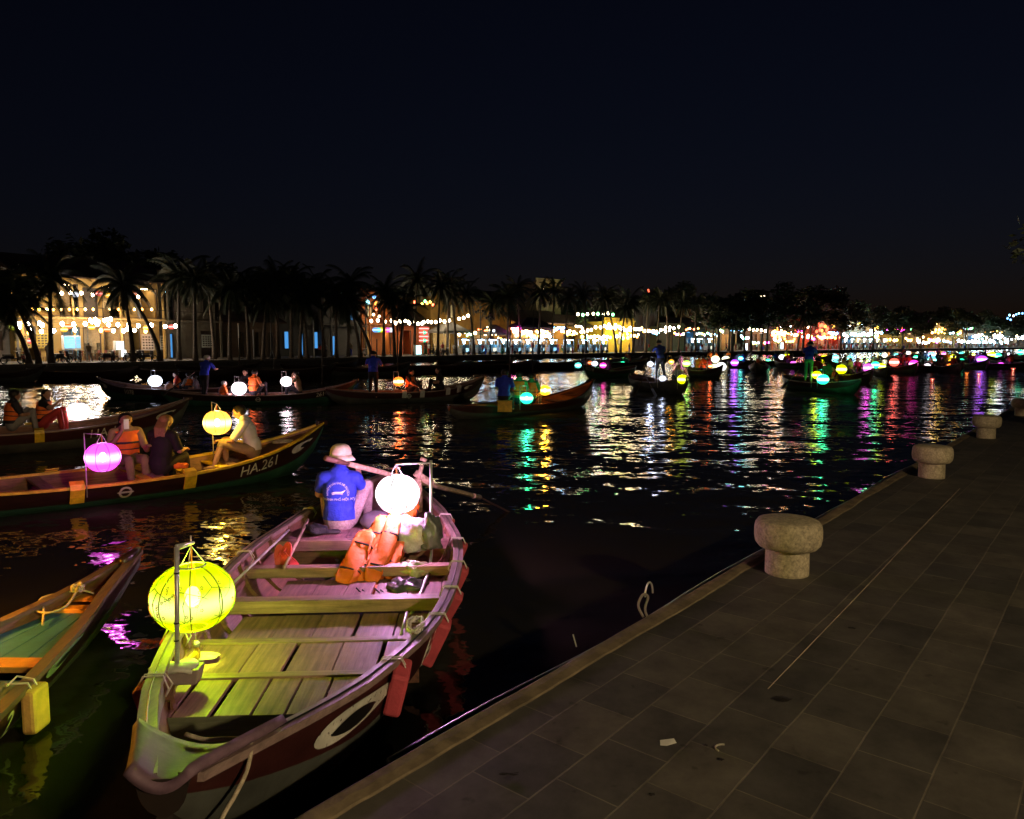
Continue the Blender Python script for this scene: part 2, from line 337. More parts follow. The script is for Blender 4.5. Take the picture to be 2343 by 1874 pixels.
def make_person(J, label, loc=(0, 0, 0), rz=0, voxel=.02, wear=(), skin=None, hair=None, hairlen=0, hat=None, fingers=False, group=None, face=False, scale=1.0):
    """wear: list of (name, material, tags, offset, limit function)"""
    root = thing('person', label, 'person', loc, rz, group); root.scale = (scale,) * 3
    caps, f, up, sdh = body_caps(J, fingers)
    mb = MB()
    for c in caps: capsule(mb, c[1], c[2], c[3], c[4], c[5], c[6])
    me = remesh(mb, voxel, 2 if voxel > .009 else 3); me.name = 'body'; me.materials.clear(); me.materials.append(skin or M['skin'])
    body = bpy.data.objects.new('body', me); col.objects.link(body); body.parent = root
    segs = [(c[0], Vector(c[1]), Vector(c[2]), max(c[3], c[4])) for c in caps]
    info = []
    for p in me.polygons:
        co = p.center; best = None
        for t, a, b, r in segs:
            d = b - a; q = max(0, min(1, (co - a).dot(d) / max(d.length_squared, 1e-9))); dist = (co - a - d * q).length / r
            if best is None or dist < best[0]: best = (dist, t, q)
        info.append((best[1], best[2], co.copy()))
    for nm, mt, tags, off, lim in wear:
        region_mesh(me, lambda p: info[p.index][0] in tags and (lim is None or lim(*info[p.index])), off, nm, mt, root, .002 if voxel < .012 else 0)
    hd = Vector(J['head'])
    if hair:
        hl = hairlen
        region_mesh(me, lambda p: info[p.index][0] == 'head' and ((info[p.index][2] - hd).dot(f) < .035 + .6 * max(0, (info[p.index][2] - hd).dot(up) - .03) ) and (info[p.index][2] - hd).dot(up) > (-.05 if (info[p.index][2] - hd).dot(f) < -.02 else .01), .014, 'hair', hair, root, .003, .012)
        if hl:
            h = MB(); back = hd - f * .06 + up * .03; nk = hd - f * .115 - up * .12
            for q in range(-3, 4):
                o = sdh * q * .018; sag = Vector((0, 0, -hl)) - f * .05
                capsule(h, back + o * 1.05, nk + o * 1.25 + up * .02, .035, .03, n=8); capsule(h, nk + o * 1.25 + up * .02, nk + o * (1.5 - .5 * abs(q) / 3) + sag * (1 - .12 * abs(q)), .034, .014, n=8)
            hm = remesh(h, max(.012, voxel), 2); hm.name = 'long_hair'; hm.materials.append(hair); ho = bpy.data.objects.new('long_hair', hm); col.objects.link(ho); ho.parent = root
    if hat:
        hm = MB(); q = Matrix((f, sdh, up)).transposed()
        prof = [(.112, .0), (.113, .03), (.106, .07), (.085, .103), (.05, .122), (.001, .127)]
        t = MB(); t.lathe(prof, (0, 0, 0), 20)
        if hat[1] == 'brim': t.lathe([(.108, -.002), (.152, -.05), (.156, -.046), (.112, .01)], (0, 0, 0), 20)
        elif hat[1] == 'cap': t.add([(.09, -.085, .012), (.09, .085, .012), (.19, .05, -.004), (.20, 0, -.006), (.19, -.05, -.004), (.09, -.085, .004), (.09, .085, .004), (.19, .05, -.012), (.20, 0, -.014), (.19, -.05, -.012)], [(0, 1, 2, 3, 4), (9, 8, 7, 6, 5), (2, 7, 8, 3), (3, 8, 9, 4), (1, 6, 7, 2), (4, 9, 5, 0)])
        t.v = [tuple(q @ Vector(v) + hd + up * .045 - f * .004) for v in t.v]
        t.build('hat', hat[0], root, True)
    if face:
        for q in (1, -1):
            e = MB(); e.ball(hd + f * .086 + sdh * .031 * q + up * .012, .010, 8); e.build('eye', M['black'], root, True)
        e = MB(); capsule(e, hd + f * .093 - up * .052 + sdh * .016, hd + f * .093 - up * .052 - sdh * .016, .005, .005, n=8); e.build('lips', M['redc'], root, True)
    return root

TORSO = ('torso',); J_Z = {}
def w_shirt(m, off=.012, sleeve=.62): return ('shirt', m, ('torso', 'uarm', 'pelvis'), off, lambda t, q, c: t == 'torso' or (t == 'uarm' and q < sleeve) or (t == 'pelvis' and (q > .02 or c.z > J_Z.get('z', 9))))
def w_trousers(m, full=True): return ('trousers' if full else 'shorts', m, ('pelvis', 'thigh') + (('shin',) if full else ()), .010, None)
def vest_w(m, J):
    z0 = J['pelvis'][2]; z1 = (J['sL'][2] + J['sR'][2]) / 2 + .02
    return [('life_vest', m, ('torso', 'pelvis'), .045, lambda t, q, c: z0 + .05 < c.z < z1),
            ('strap', M['strap'], ('torso',), .056, lambda t, q, c: abs(c.z - (z0 + .16)) < .014 or abs(c.z - (z0 + .26)) < .014)]

def pose_stand(**k):
    J = dict(pelvis=(0, 0, .92), chest=(.01, 0, 1.2), neck=(.01, 0, 1.40), head=(.03, 0, 1.515), sL=(0, .175, 1.345), sR=(0, -.175, 1.345),
             eL=(-.02, .23, 1.08), wL=(.08, .22, .86), eR=(-.02, -.23, 1.08), wR=(.08, -.22, .86), hL=(0, .085, .88), hR=(0, -.085, .88),
             kL=(.02, .10, .48), kR=(.02, -.10, .48), aL=(-.02, .11, .08), aR=(-.02, -.11, .08), tL=(.13, .13, .035), tR=(.13, -.13, .035))
    J.update(k); return J
def pose_row():   # standing boatman leaning on the oar
    return pose_stand(chest=(.09, 0, 1.18), neck=(.16, 0, 1.37), head=(.21, 0, 1.47), sL=(.13, .18, 1.32), sR=(.13, -.18, 1.32), eL=(.33, .26, 1.16), wL=(.52, .16, 1.2),
                      eR=(.28, -.28, 1.12), wR=(.5, -.22, 1.12), kL=(.12, .12, .48), aL=(.08, .13, .08), tL=(.24, .14, .035), aR=(-.2, -.12, .08), tR=(-.05, -.14, .035), kR=(-.06, -.1, .48))
def pose_walk():
    return pose_stand(eL=(-.1, .22, 1.08), wL=(0, .2, .86), eR=(.06, -.22, 1.08), wR=(.2, -.2, .92), kL=(.16, .09, .5), aL=(.2, .1, .1), tL=(.35, .11, .05), kR=(-.04, -.09, .48), aR=(-.3, -.1, .14), tR=(-.18, -.1, .05))
def pose_sit(h=.12, **k):   # sits on a low board, knees up; origin on the boat floor under the seat
    J = dict(pelvis=(0, 0, h + .12), chest=(.03, 0, h + .4), neck=(.06, 0, h + .59), head=(.09, 0, h + .7), sL=(.04, .175, h + .53), sR=(.04, -.175, h + .53),
             eL=(.12, .25, h + .3), wL=(.33, .16, h + .3), eR=(.12, -.25, h + .3), wR=(.33, -.16, h + .3), hL=(.03, .09, h + .09), hR=(.03, -.09, h + .09),
             kL=(.36, .16, h + .36), kR=(.36, -.16, h + .36), aL=(.42, .14, .08), aR=(.42, -.14, .08), tL=(.56, .15, .035), tR=(.56, -.15, .035))
    J.update(k); return J
# ---------------------------------------------------------------- boats
PROF = [(0, 1), (.22, .955), (.42, .89), (.62, .76), (.78, .58), (.9, .34), (1, 0.02)]
class Hull:
    def __init__(s, tab): s.tab = tab; s.x0, s.x1 = tab[0][0], tab[-1][0]
    def st(s, x): return interp(s.tab, x)            # half width, gunwale z, keel z
    def P(s, x, fr, side, off=0):
        hw, zg, zk = s.st(x)
        for i in range(len(PROF) - 1):
            if fr <= PROF[i + 1][0]:
                t = (fr - PROF[i][0]) / (PROF[i + 1][0] - PROF[i][0]); w = lerp(PROF[i][1], PROF[i + 1][1], t); break
        else: w = PROF[-1][1]
        return Vector((x, side * max(0.004, hw * w + off), zg + (zk - zg) * fr))
    def D(s, x, down, side, off=.008):               # point 'down' metres below the gunwale, off the skin
        hw, zg, zk = s.st(x); fr = down / (zg - zk); p = s.P(x, fr, side); e = .02
        a = s.P(x + e, fr, side) - p; b = s.P(x, min(1, fr + .03), side) - p; n = a.cross(b).normalized()
        if n.y * side < 0: n = -n
        return p + n * off
    def shell(s, band, root, m_out, m_under, m_in, n=44):
        rows = []; fr = sorted(set([0, band] + [.12, .3, .5, .65, .8, .92, 1])); xs = [lerp(s.x0, s.x1, i / n) for i in range(n + 1)]
        mb = MB(); k = len(fr)
        for side in (1, -1):
            vs = [s.P(x, f, side) for x in xs for f in fr]
            for i in range(n):
                for j in range(k - 1):
                    a, b, c, d = i * k + j, i * k + j + 1, (i + 1) * k + j + 1, (i + 1) * k + j
                    pass
            base = len(mb.v); mb.v += [tuple(v) for v in vs]
            for i in range(n):
                for j in range(k - 1):
                    q = (base + i * k + j, base + i * k + j + 1, base + (i + 1) * k + j + 1, base + (i + 1) * k + j)
                    mb.f.append(q if side > 0 else q[::-1]); mb.m.append(0 if fr[j + 1] <= band + 1e-6 else 1)
            fi = [0, .15, .3, .45, .6, .75, .88]
            vi = [s.P(x, f, side, -.03) for x in xs for f in fi]; base = len(mb.v); mb.v += [tuple(v) for v in vi]; k2 = len(fi)
            for i in range(n):
                for j in range(k2 - 1):
                    q = (base + i * k2 + j, base + (i + 1) * k2 + j, base + (i + 1) * k2 + j + 1, base + i * k2 + j + 1)
                    mb.f.append(q if side > 0 else q[::-1]); mb.m.append(2)
        return mb.build('hull', [m_out, m_under, m_in], root, True)
    def gunwale(s, side, root, m, w=.085, h=.035, xa=None, xb=None, n=36, inset=.03, lift=0.0):
        xa = s.x0 if xa is None else xa; xb = s.x1 if xb is None else xb; mb = MB(); vs = []
        for i in range(n + 1):
            x = lerp(xa, xb, i / n); hw, zg, zk = s.st(x); o = hw + .018; ii = max(.002, min(hw + .018 - .02, hw + .018 - w))
            z = zg + lift
            vs += [(x, side * o, z - h), (x, side * o, z), (x, side * ii, z + .002), (x, side * ii, z - h)]
        fs = []
        for i in range(n):
            for j in range(4):
                q = (i * 4 + j, i * 4 + (j + 1) % 4, (i + 1) * 4 + (j + 1) % 4, (i + 1) * 4 + j); fs.append(q[::-1] if side > 0 else q)
        fs += [(0, 1, 2, 3), (n * 4 + 3, n * 4 + 2, n * 4 + 1, n * 4)]
        mb.add(vs, fs); return mb.build('gunwale', m, root)
    def iw(s, x, z, gap=.03):                        # inner half width at height z
        hw, zg, zk = s.st(x); fr = max(0, min(1, (zg - z) / (zg - zk)))
        return max(.01, s.P(x, fr, 1).y - gap)
    def cross(s, x, z, w, h, root, m, name='thwart', bevel=.004, dx=0):
        mb = MB(); a = s.iw(x, z, .028)
        mb.box((x, 0, z - h / 2), (w, 2 * a, h)); return mb.build(name, m, root, bevel=bevel)
    def decal(s, vs, fs, x0, down, side, m, root, name, off=.008, flip=False):
        sg = -1 if side > 0 else 1
        if flip: sg = -sg
        mb = MB(); mb.add([s.D(x0 + v[0] * sg, down - v[1], side, off) for v in vs], fs if side < 0 else [f[::-1] for f in fs]); return mb.build(name, m, root)

def eye_shape(L, Hh, n=26, pupil=False):
    """teardrop eye: round at x=0, pointed at x=L"""
    top = []; bot = []
    for i in range(n + 1):
        t = (i / n) ** 1.5; x = t * L
        if pupil: x = L * (.09 + .46 * t); hgt = Hh * .24 * math.sin(math.pi * t) ** .7; cy = Hh * .02 - Hh * .06 * (1 - t)
        else: hgt = Hh * .5 * (math.sin(math.pi * min(1, t * 1.0) ** .62) ** .8) * (1 - t * .25); cy = Hh * .12 * t
        top.append((x, cy + hgt)); bot.append((x, cy - hgt))
    vs = top + bot; fs = [(i, n + 1 + i, n + 2 + i, i + 1) for i in range(n)]
    return vs, fs
def roundel(r, w=.028, n=28):
    vs = []; fs = []
    for i in range(n):
        t = 2 * math.pi * i / n; vs += [(r * math.cos(t), r * math.sin(t)), ((r - w) * math.cos(t), (r - w) * math.sin(t))]
    for i in range(n): a = 2 * i; b = (2 * i + 2) % (2 * n); fs.append((a, b, b + 1, a + 1))
    o = len(vs); k = 10
    for i in range(k + 1):
        x = lerp(-r * 1.3, r * 1.3, i / k); h = w * .5 * min(1, (r * 1.3 - abs(x)) / (r * .35) + .02); vs += [(x, -h), (x, h)]
    for i in range(k): a = o + 2 * i; fs.append((a, a + 2, a + 3, a + 1))
    return vs, fs

def std_tab(L, beam, gun, bz, sz, draft=.14):
    T = [(-1, .10), (-.9, .34), (-.7, .66), (-.4, .9), (0, 1), (.35, .93), (.6, .74), (.8, .44), (.93, .18), (1, .035)]
    out = []
    for t, w in T:
        zg = gun + (bz - gun) * max(0, t) ** 2.6 + (sz - gun) * max(0, -t) ** 2.6
        zk = -draft + (bz - .14 + draft) * max(0, t) ** 9 + (sz - .2 + draft) * max(0, -t) ** 9
        out.append((t * L / 2, w * beam / 2, zg, min(zk, zg - .1)))
    return out

def make_boat(label, bow, stern, beam=1.6, gun=.40, bz=.85, sz=.62, mh='hull', mu='under_grey', mr='rail', text=None, tx=None, th=.17, band=.42, eye=True,
              ring=False, pads=(), padm='yellow', floor='deck', group=None, thw=(-.5, -.1, .3, .55), eflip=False, deck=True, inner='inner', n=36, name='rowing_boat', eyel=.5):
    b, s_ = Vector((*bow, 0)), Vector((*stern, 0)); c = (b + s_) / 2; d = b - s_; L = d.length
    root = thing(name, label, 'boat', c, math.atan2(d.y, d.x), group)
    H = Hull(std_tab(L, beam, gun, bz, sz))
    H.shell(band, root, M[mh], M[mu], M[inner], n)
    for sd in (1, -1): H.gunwale(sd, root, M[mr], .075, .035, n=n)
    fl = MB(); xs = [lerp(-L * .46, L * .44, i / 16) for i in range(17)]
    vs = []
    for x in xs: w = H.iw(x, .1); vs += [(x, -w, .1), (x, w, .1)]
    fl.add(vs, [(2 * i, 2 * i + 2, 2 * i + 3, 2 * i + 1) for i in range(16)]); fl.build('floor', M[floor], root)
    for t in thw: H.cross(t * L / 2, .3, .16, .035, root, M['thwart'])
    if deck:
        for a0, a1, nm in ((.62, .9, 'bow_deck'), (-.93, -.66, 'stern_deck')):
            dk = MB(); vs = []; k = 7
            for i in range(k):
                x = lerp(a0, a1, i / (k - 1)) * L / 2; zz = H.st(x)[1] - .07; w = H.iw(x, zz); vs += [(x, -w, zz), (x, w, zz)]
            dk.add(vs, [(2 * i, 2 * i + 2, 2 * i + 3, 2 * i + 1) for i in range(k - 1)]); dk.build(nm, M[floor], root)
    xb = H.x1; cap = MB(); cap.box((xb - .02, 0, H.st(xb)[1] - .02), (.2, .09, .09)); cap.build('stem_cap', M[mh], root, bevel=.02)
    for sd in (1, -1):
        if eye:
            ex = L / 2 * (.76 if eyel > .45 else .68); vs, fs = eye_shape(eyel, eyel * .27)
            H.decal(vs, fs, ex if (sd > 0) == eflip else ex, .09 + eyel * .12, sd, M['worn'], root, 'painted_eye', .008, flip=(sd > 0) != False)
            vs, fs = eye_shape(eyel, eyel * .27, 16, True)
            vs = [(eyel * .92 - v[0] if True else v[0], v[1]) for v in vs]; fs = [f[::-1] for f in fs]
            H.decal(vs, fs, ex, .09 + eyel * .12, sd, M['black'], root, 'painted_pupil', .014, flip=(sd > 0))
        if text:
            vs, fs = text_mesh(text, th * 1.35); w = max(v.x for v in vs); vs = [(v.x * 1.0 + v.y * .12, v.y) for v in vs]
            x0 = (tx if tx is not None else .42) * L / 2
            H.decal(vs, fs, x0 if sd < 0 else x0 + w, .06 + th, sd, M['worn'], root, 'registration_number', .009)
        if ring:
            vs, fs = roundel(.085); H.decal(vs, fs, -.02 * L, .15, sd, M['worn'], root, 'round_emblem', .009)
        for t in pads:
            p = MB(); x = t * L / 2; g = []
            for dn, of in ((-.035, -.06), (-.035, .03), (.02, .045), (.12, .035), (.2, .03)):
                for dx in (-.085, .085): q = H.D(x + dx, max(dn, 0), sd, of); g.append(Vector((q.x, q.y, q.z - min(dn, 0)))) 
            fs = [(2 * i, 2 * i + 1, 2 * i + 3, 2 * i + 2) for i in range(4)]
            p.add(g, fs); o = p.build('painted_pad', M[padm], root); so = o.modifiers.new('s', 'SOLIDIFY'); so.thickness = .02
    return root, H, L

# ---------------------------------------------------------------- lanterns
LC = dict(  # cloth colour, light colour
    yellow=((.78, .93, .0), (.62, 1, .02)), white=((1, .95, 1), (1, .42, .88)), pink=((.9, .10, .8), (1, .25, .85)), magenta=((1, .03, .45), (1, .1, .6)),
    green=((.02, .8, .38), (.1, 1, .6)), cyan=((.10, .8, .7), (.4, 1, 1)), amber=((1, .50, .02), (1, .62, .1)), red=((1, .12, .08), (1, .3, .2)),
    blue=((.15, .4, 1), (.4, .6, 1)), violet=((.42, .05, .85), (.6, .3, 1)), cool=((.75, .8, 1), (.7, .75, 1)), rose=((1, .85, .9), (1, .5, .6)), gold=((1, .66, .10), (1, .68, .15)), warm=((1, .9, .6), (1, .8, .5)), orange=((1, .2, .02), (1, .4, .1)), lime=((.5, 1, .1), (.6, 1, .2)))
def make_lantern(label, c, r, key, strength=1.0, power=None, squash=.84, clear=.35, hook=None, tassel=False, ribs=8, seg=28, group=None, name='lantern', wire=True, ribm=None, post=None, turn=.2):
    """silk lantern hanging in the air at c; hook = the point it hangs from"""
    c = Vector(c); root = thing(name, label, 'lantern', c, turn, group); k, lc = LC[key]
    n = 14 if r > .1 and seg > 20 else 8; prof = []
    for i in range(n + 1):
        a = lerp(-1.3, 1.3, i / n); prof.append((r * math.cos(a) ** .85 if math.cos(a) > 0 else .01, r * squash * math.sin(a)))
    s = MB(); nn = seg
    vs = [(pr * math.cos(2 * math.pi * j / nn) * (1 - (.012 if (j * ribs / nn) % 1 == 0 else 0)), pr * math.sin(2 * math.pi * j / nn), z) for pr, z in prof for j in range(nn)]
    s.add(vs, [(i * nn + j, i * nn + (j + 1) % nn, (i + 1) * nn + (j + 1) % nn, (i + 1) * nn + j) for i in range(n) for j in range(nn)])
    s.build('shade', shade_mat('cloth_%s_%g_%g' % (key, strength, clear), k, strength, clear), root, True)
    if seg > 20:
        for j in range(ribs):
            a = 2 * math.pi * j / ribs; t = MB(); t.tube([(p * 1.004 * math.cos(a), p * 1.004 * math.sin(a), z) for p, z in prof], .0035 if r > .2 else .006, 5)
            t.build('rib', ribm or mat('rib_%s' % key, tuple(x * .35 for x in k), .6, var=0), root, True)
        rr = prof[-1][0]; zt = prof[-1][1]
        for z in (zt, -zt):
            t = MB(); t.tube([(rr * math.cos(2 * math.pi * j / 18), rr * math.sin(2 * math.pi * j / 18), z) for j in range(19)], .006, 6); t.build('rim', M['steel'], root, True)
        if hook is not None and wire:
            h = Vector(hook) - c; h.rotate(Matrix.Rotation(-turn, 3, 'Z'))
            for a in (.3, 2.4, 4.5): t = MB(); t.tube([(rr * math.cos(a), rr * math.sin(a), zt), h], .0028, 5); t.build('hanging_wire', M['steel'], root)
            t = MB(); t.tube([h, (h.x * .3, h.y * .3, zt - .03)], .005, 5); t.build('power_cord', mat('cord_orange', (.8, .2, .03), .6), root)
        if tassel:
            t = MB(); t.tube([(0, 0, -zt), (.01, 0, -zt - .09)], .003, 5); t.build('tassel_cord', M['rope'], root)
            t = MB(); t.lathe([(.014, 0), (.017, -.02), (.013, -.035)], (.01, 0, -zt - .085), 10); t.build('bead', M['steel'], root, True)
            t = MB()
            for j in range(34):
                a = j * 2.4; rr2 = .012 + .03 * (j / 34); t.tube([(.01, 0, -zt - .11), (.01 + .5 * rr2 * math.cos(a), .5 * rr2 * math.sin(a), -zt - .16), (.005 + rr2 * 1.2 * math.cos(a) - .03, rr2 * 1.2 * math.sin(a), -zt - .26 - .015 * math.sin(j * 5))], [.004, .0055, .004], 5)
            t.build('tassel', mat('tassel_yellow', (.75, .5, .03), .8), root, True)
    elif hook is not None:
        h = Vector(hook) - c; h.rotate(Matrix.Rotation(-turn, 3, 'Z')); t = MB(); t.tube([(0, 0, prof[-1][1]), h], .008, 4); t.build('hanging_wire', M['steel'], root)
    b = MB(); b.ball((0, 0, 0), min(.045, r * .3), 8, sz=1.4); bs = power or 4
    b.build('bulb', emitter('bulb_%s_%g' % (key, bs), lc, bs, 'AUTO' if power else 'NONE'), root, True)
    return root

def boat_pole(root, foot, top, arm_to, r=.012, m=None):
    """steel lantern pole of a boat; world points"""
    w = W2L(root); t = MB(); t.tube([w(foot), w(top)], r, 8); t.tube([w(top), w(arm_to)], r * .8, 8)
    return t.build('lantern_pole', m or M['steel'], root, True)
# ================================================================ the near boat
NB = thing('rowing_boat', 'nearest brown wooden boat with red foam fenders, plank deck and white painted eye', 'boat', (-1.36, 5.82, 0), math.atan2(-6.95, .38))
nl = W2L(NB)
nt = [(-3.48, .10, .60, .42), (-3.2, .26, .56, .2), (-2.88, .40, .535, -.02), (-1.88, .72, .50, -.12), (-1.28, .84, .475, -.15), (-.78, .92, .465, -.16), (-.08, .94, .465, -.16),
      (.82, .88, .475, -.16), (1.52, .77, .515, -.15), (2.32, .55, .60, -.06), (2.75, .39, .665, .12), (3.22, .19, .75, .42), (3.48, .085, .80, .66)]
NH = Hull(nt)
NH.shell(.42, NB, M['hull_red'], M['under_grey'], M['inner'], 60)
for sd in (1, -1):
    NH.gunwale(sd, NB, M['rail'], .085, .035, -3.40, 3.44, 60)
    NH.gunwale(sd, NB, M['rail'], .05, .045, -2.6, 3.0, 50, lift=.014) if False else None
    g = MB(); pts = [Vector((x, sd * (NH.st(x)[0] - .022), NH.st(x)[1] + .004)) for x in [lerp(-3.2, 3.0, i / 50) for i in range(51)]]
    g.tube(pts, .0045, 4); g.build('rail_seam', M['black'], NB)
    # inner riser under the rail
    t = MB(); vs = []
    for i in range(41):
        x = lerp(-3.1, 2.2, i / 40); z = NH.st(x)[1] - .15; w = NH.iw(x, z, .03); vs += [(x, sd * w, z - .05), (x, sd * w, z), (x, sd * (w - .03), z), (x, sd * (w - .03), z - .05)]
    fs = []
    for i in range(40):
        for j in range(4): fs.append((i * 4 + j, i * 4 + (j + 1) % 4, i * 4 + 4 + (j + 1) % 4, i * 4 + 4 + j))
    t.add(vs, fs); t.build('riser', M['inner'], NB)
    for k in range(13):                       # frames
        x = lerp(-2.5, 2.15, k / 12); t = MB(); pts = [NH.P(x, f, sd, -.045) for f in (.03, .2, .4, .6, .78, .9)]
        for a, b in zip(pts[:-1], pts[1:]): t.beam(a, b, .035, .04, 0, (1, 0, 0))
        t.build('frame', M['inner'], NB)
fl = MB(); xs = [lerp(-3.1, 3.0, i / 20) for i in range(21)]; vs = []
for x in xs: w = NH.iw(x, .04); z_ = max(.04, NH.st(x)[2] + .06); vs += [(x, -w, z_), (x, w, z_)]
fl.add(vs, [(2 * i, 2 * i + 2, 2 * i + 3, 2 * i + 1) for i in range(20)]); fl.build('bilge', M['darkwood'], NB)

# cross beams (world y -> local x = 5.82 - y)
def nthw(x, z, w=.10, h=.085, name='thwart'):
    o = NH.cross(x, z, w, h, NB, M['thwart'], name, .005); return o
TH = [(-1.03, .40, .09, .10), (-.27, .375, .105, .085), (.52, .375, .115, .095), (1.29, .375, .075, .10), (1.80, .385, .065, .09)]
for a in TH: nthw(*a)
# planks between the beams
def planks(xa, xb, z, ya, yb, widths, gap, gaps2=(), name='deck_plank', tilt=0):
    y = ya; i = 0
    while y < yb - .03:
        w = widths[i % len(widths)]; g = gap if i not in gaps2 else gap + .02
        y1 = min(y + w, yb); zz = z + random.uniform(-.004, .004)
        a0, b0 = xa, xb
        # trim to the hull
        wa, wb = NH.iw(xa, zz, .035), NH.iw(xb, zz, .035)
        def lim(yv, w_): return max(-w_, min(w_, yv))
        P4 = [(a0, lim(y, wa)), (b0, lim(y, wb)), (b0, lim(y1 - g, wb)), (a0, lim(y1 - g, wa))]
        if abs(P4[1][1] - P4[2][1]) > .01 or abs(P4[0][1] - P4[3][1]) > .01:
            t = MB(); vs = [(p[0], p[1], zz) for p in P4] + [(p[0], p[1], zz - .022) for p in P4]
            t.add(vs, [(0, 1, 2, 3), (7, 6, 5, 4), (1, 0, 4, 5), (2, 1, 5, 6), (3, 2, 6, 7), (0, 3, 7, 4)])
            t.build(name, M['deck'], NB, bevel=.003)
        y = y1; i += 1
planks(-.21, .46, .27, -.50, .90, [.27, .25, .24, .26], .006, (2,))
planks(.585, 1.06, .27, -.62, .9, [.30, .27, .29, .26, .25], .006, (2,))
planks(1.075, 1.245, .272, -.62, .9, [.22, .2, .19, .23, .2, .18], .006)
planks(1.335, 1.765, .372, -.80, .8, [.17, .33, .26, .27, .27, .22], .007, (2, 4))
planks(1.835, 2.25, .375, -.72, .7, [.24, .21, .19, .17, .17, .2], .012, (0, 1))
planks(-2.95, -1.08, .40, -.8, .8, [.3, .33, .29, .34], .006)
# bulkheads
t = MB(); w = NH.iw(-1.0, .3); t.add([(-1.07, -w, .30), (-1.07, w, .30), (-1.07, w * .93, .06), (-1.07, -w * .93, .06), (-1.1, -w, .30), (-1.1, w, .30), (-1.1, w * .93, .06), (-1.1, -w * .93, .06)],
    [(0, 1, 2, 3), (7, 6, 5, 4), (0, 4, 5, 1), (3, 2, 6, 7)]); t.build('bulkhead', wood('bulk_wood', (.30, .19, .11), 'y'), NB)
for xx, z0 in ((1.26, .27), (1.78, .29)):
    t = MB(); w = NH.iw(xx, .25); t.box((xx + .02, 0, .17), (.02, 2 * w * .97, .2)); t.build('bulkhead', M['inner'], NB)
# slanted breast board and deep bow
t = MB(); w1, w2 = NH.iw(2.27, .375), NH.iw(2.42, .22)
t.add([(2.27, -w1, .385), (2.27, w1, .385), (2.43, w2, .2), (2.43, -w2, .2), (2.25, -w1, .36), (2.25, w1, .36), (2.41, w2, .18), (2.41, -w2, .18)], [(0, 3, 2, 1), (4, 5, 6, 7), (0, 1, 5, 4)])
t.build('breast_board', wood('breast_wood', (.10, .11, .06), 'y'), NB)
# curved bow plate: a saddle across the two rails with a raised lip
t = MB(); vs = []; nx, ny = 8, 12
for i in range(nx + 1):
    x = lerp(3.02, 3.50, i / nx); hw, zg, zk = NH.st(x)
    for j in range(ny + 1):
        u = lerp(-1, 1, j / ny); vs.append((x, u * (hw + .004), zg + .03 + .03 * abs(u) ** 1.8 * (1.1 - .35 * (i / nx)) - .085 * (1 - u * u) * (1 - .55 * i / nx)))
t.add(vs, [(i * (ny + 1) + j, (i + 1) * (ny + 1) + j, (i + 1) * (ny + 1) + j + 1, i * (ny + 1) + j + 1) for i in range(nx) for j in range(ny)])
o = t.build('bow_plate', mat('bow_plate', (.17, .10, .14), .7, 0, .4, 5, .004, 14), NB, True); so = o.modifiers.new('s', 'SOLIDIFY'); so.thickness = .035; so.offset = -1
t = MB(); xb = 3.48; vs = []
for i in range(9):
    u = lerp(-1, 1, i / 8); hw, zg, zk = NH.st(xb); zt = zg - .005 - .03 * (1 - abs(u)) ** 1.2
    vs += [(xb + .02, u * hw * 1.08, zt), (xb - .16, u * hw * .2, zk - .12), (xb - .06, u * hw * 1.08, zt), (xb - .22, u * hw * .2, zk - .12)]
fs = []
for i in range(8): a = 4 * i; fs += [(a, a + 1, a + 5, a + 4), (a + 2, a + 6, a + 7, a + 3), (a, a + 4, a + 6, a + 2)]
fs += [(0, 2, 3, 1), (32, 33, 35, 34)]
t.add(vs, fs); k9 = [0, .15, .3, .45, .6, .8, 1]
cp = [NH.P(3.48, f, 1, .004) + Vector((.008, 0, 0)) for f in k9] + [NH.P(3.48, f, -1, .004) + Vector((.008, 0, 0)) for f in k9[::-1]]
t.add(cp, [tuple(range(len(cp)))]); t.tube([NH.P(x, 1, 1) for x in (3.49, 3.4, 3.22, 3.0, 2.75, 2.5, 2.32)], [.03, .03, .03, .028, .025, .02, .015], 8)
t.build('stem_board', mat('stem_shaded', (.014, .007, .005), .7), NB)  # hull red darkened to near black: shade on the bow front put into the colour
# white floor strip between bow rails
t = MB(); vs = []
for i in range(9):
    x = lerp(1.9, 2.7, i / 8); z = NH.st(x)[1] - .02; w = NH.iw(x, z, .045); vs += [(x, -w, z), (x, -w + .012, z - .13)]
t.add(vs, [(2 * i, 2 * i + 1, 2 * i + 3, 2 * i + 2) for i in range(8)]); t.build('inner_cladding', mat('grey_cladding', (.4, .37, .36), .6), NB)

# painted eye and letters on the quay side (local +y is the quay side)
vs, fs = eye_shape(.92, .15); NH.decal(vs, fs, 2.80, .150, 1, M['worn'], NB, 'painted_eye', .008, flip=False)
vs, fs = eye_shape(.88, .17, 20, True); NH.decal(vs, fs, 2.76, .15, 1, M['black'], NB, 'painted_pupil', .013, flip=False)
vs, fs = eye_shape(.92, .15); NH.decal(vs, fs, 2.80, .15, -1, M['worn'], NB, 'painted_eye', .008, flip=True)
vs, fs = text_mesh('HA.2', .27); vs = [(v.x * 1.0 + v.y * .15, v.y) for v in vs]
NH.decal(vs, fs, 1.50, .25, 1, M['worn'], NB, 'registration_number', .01)

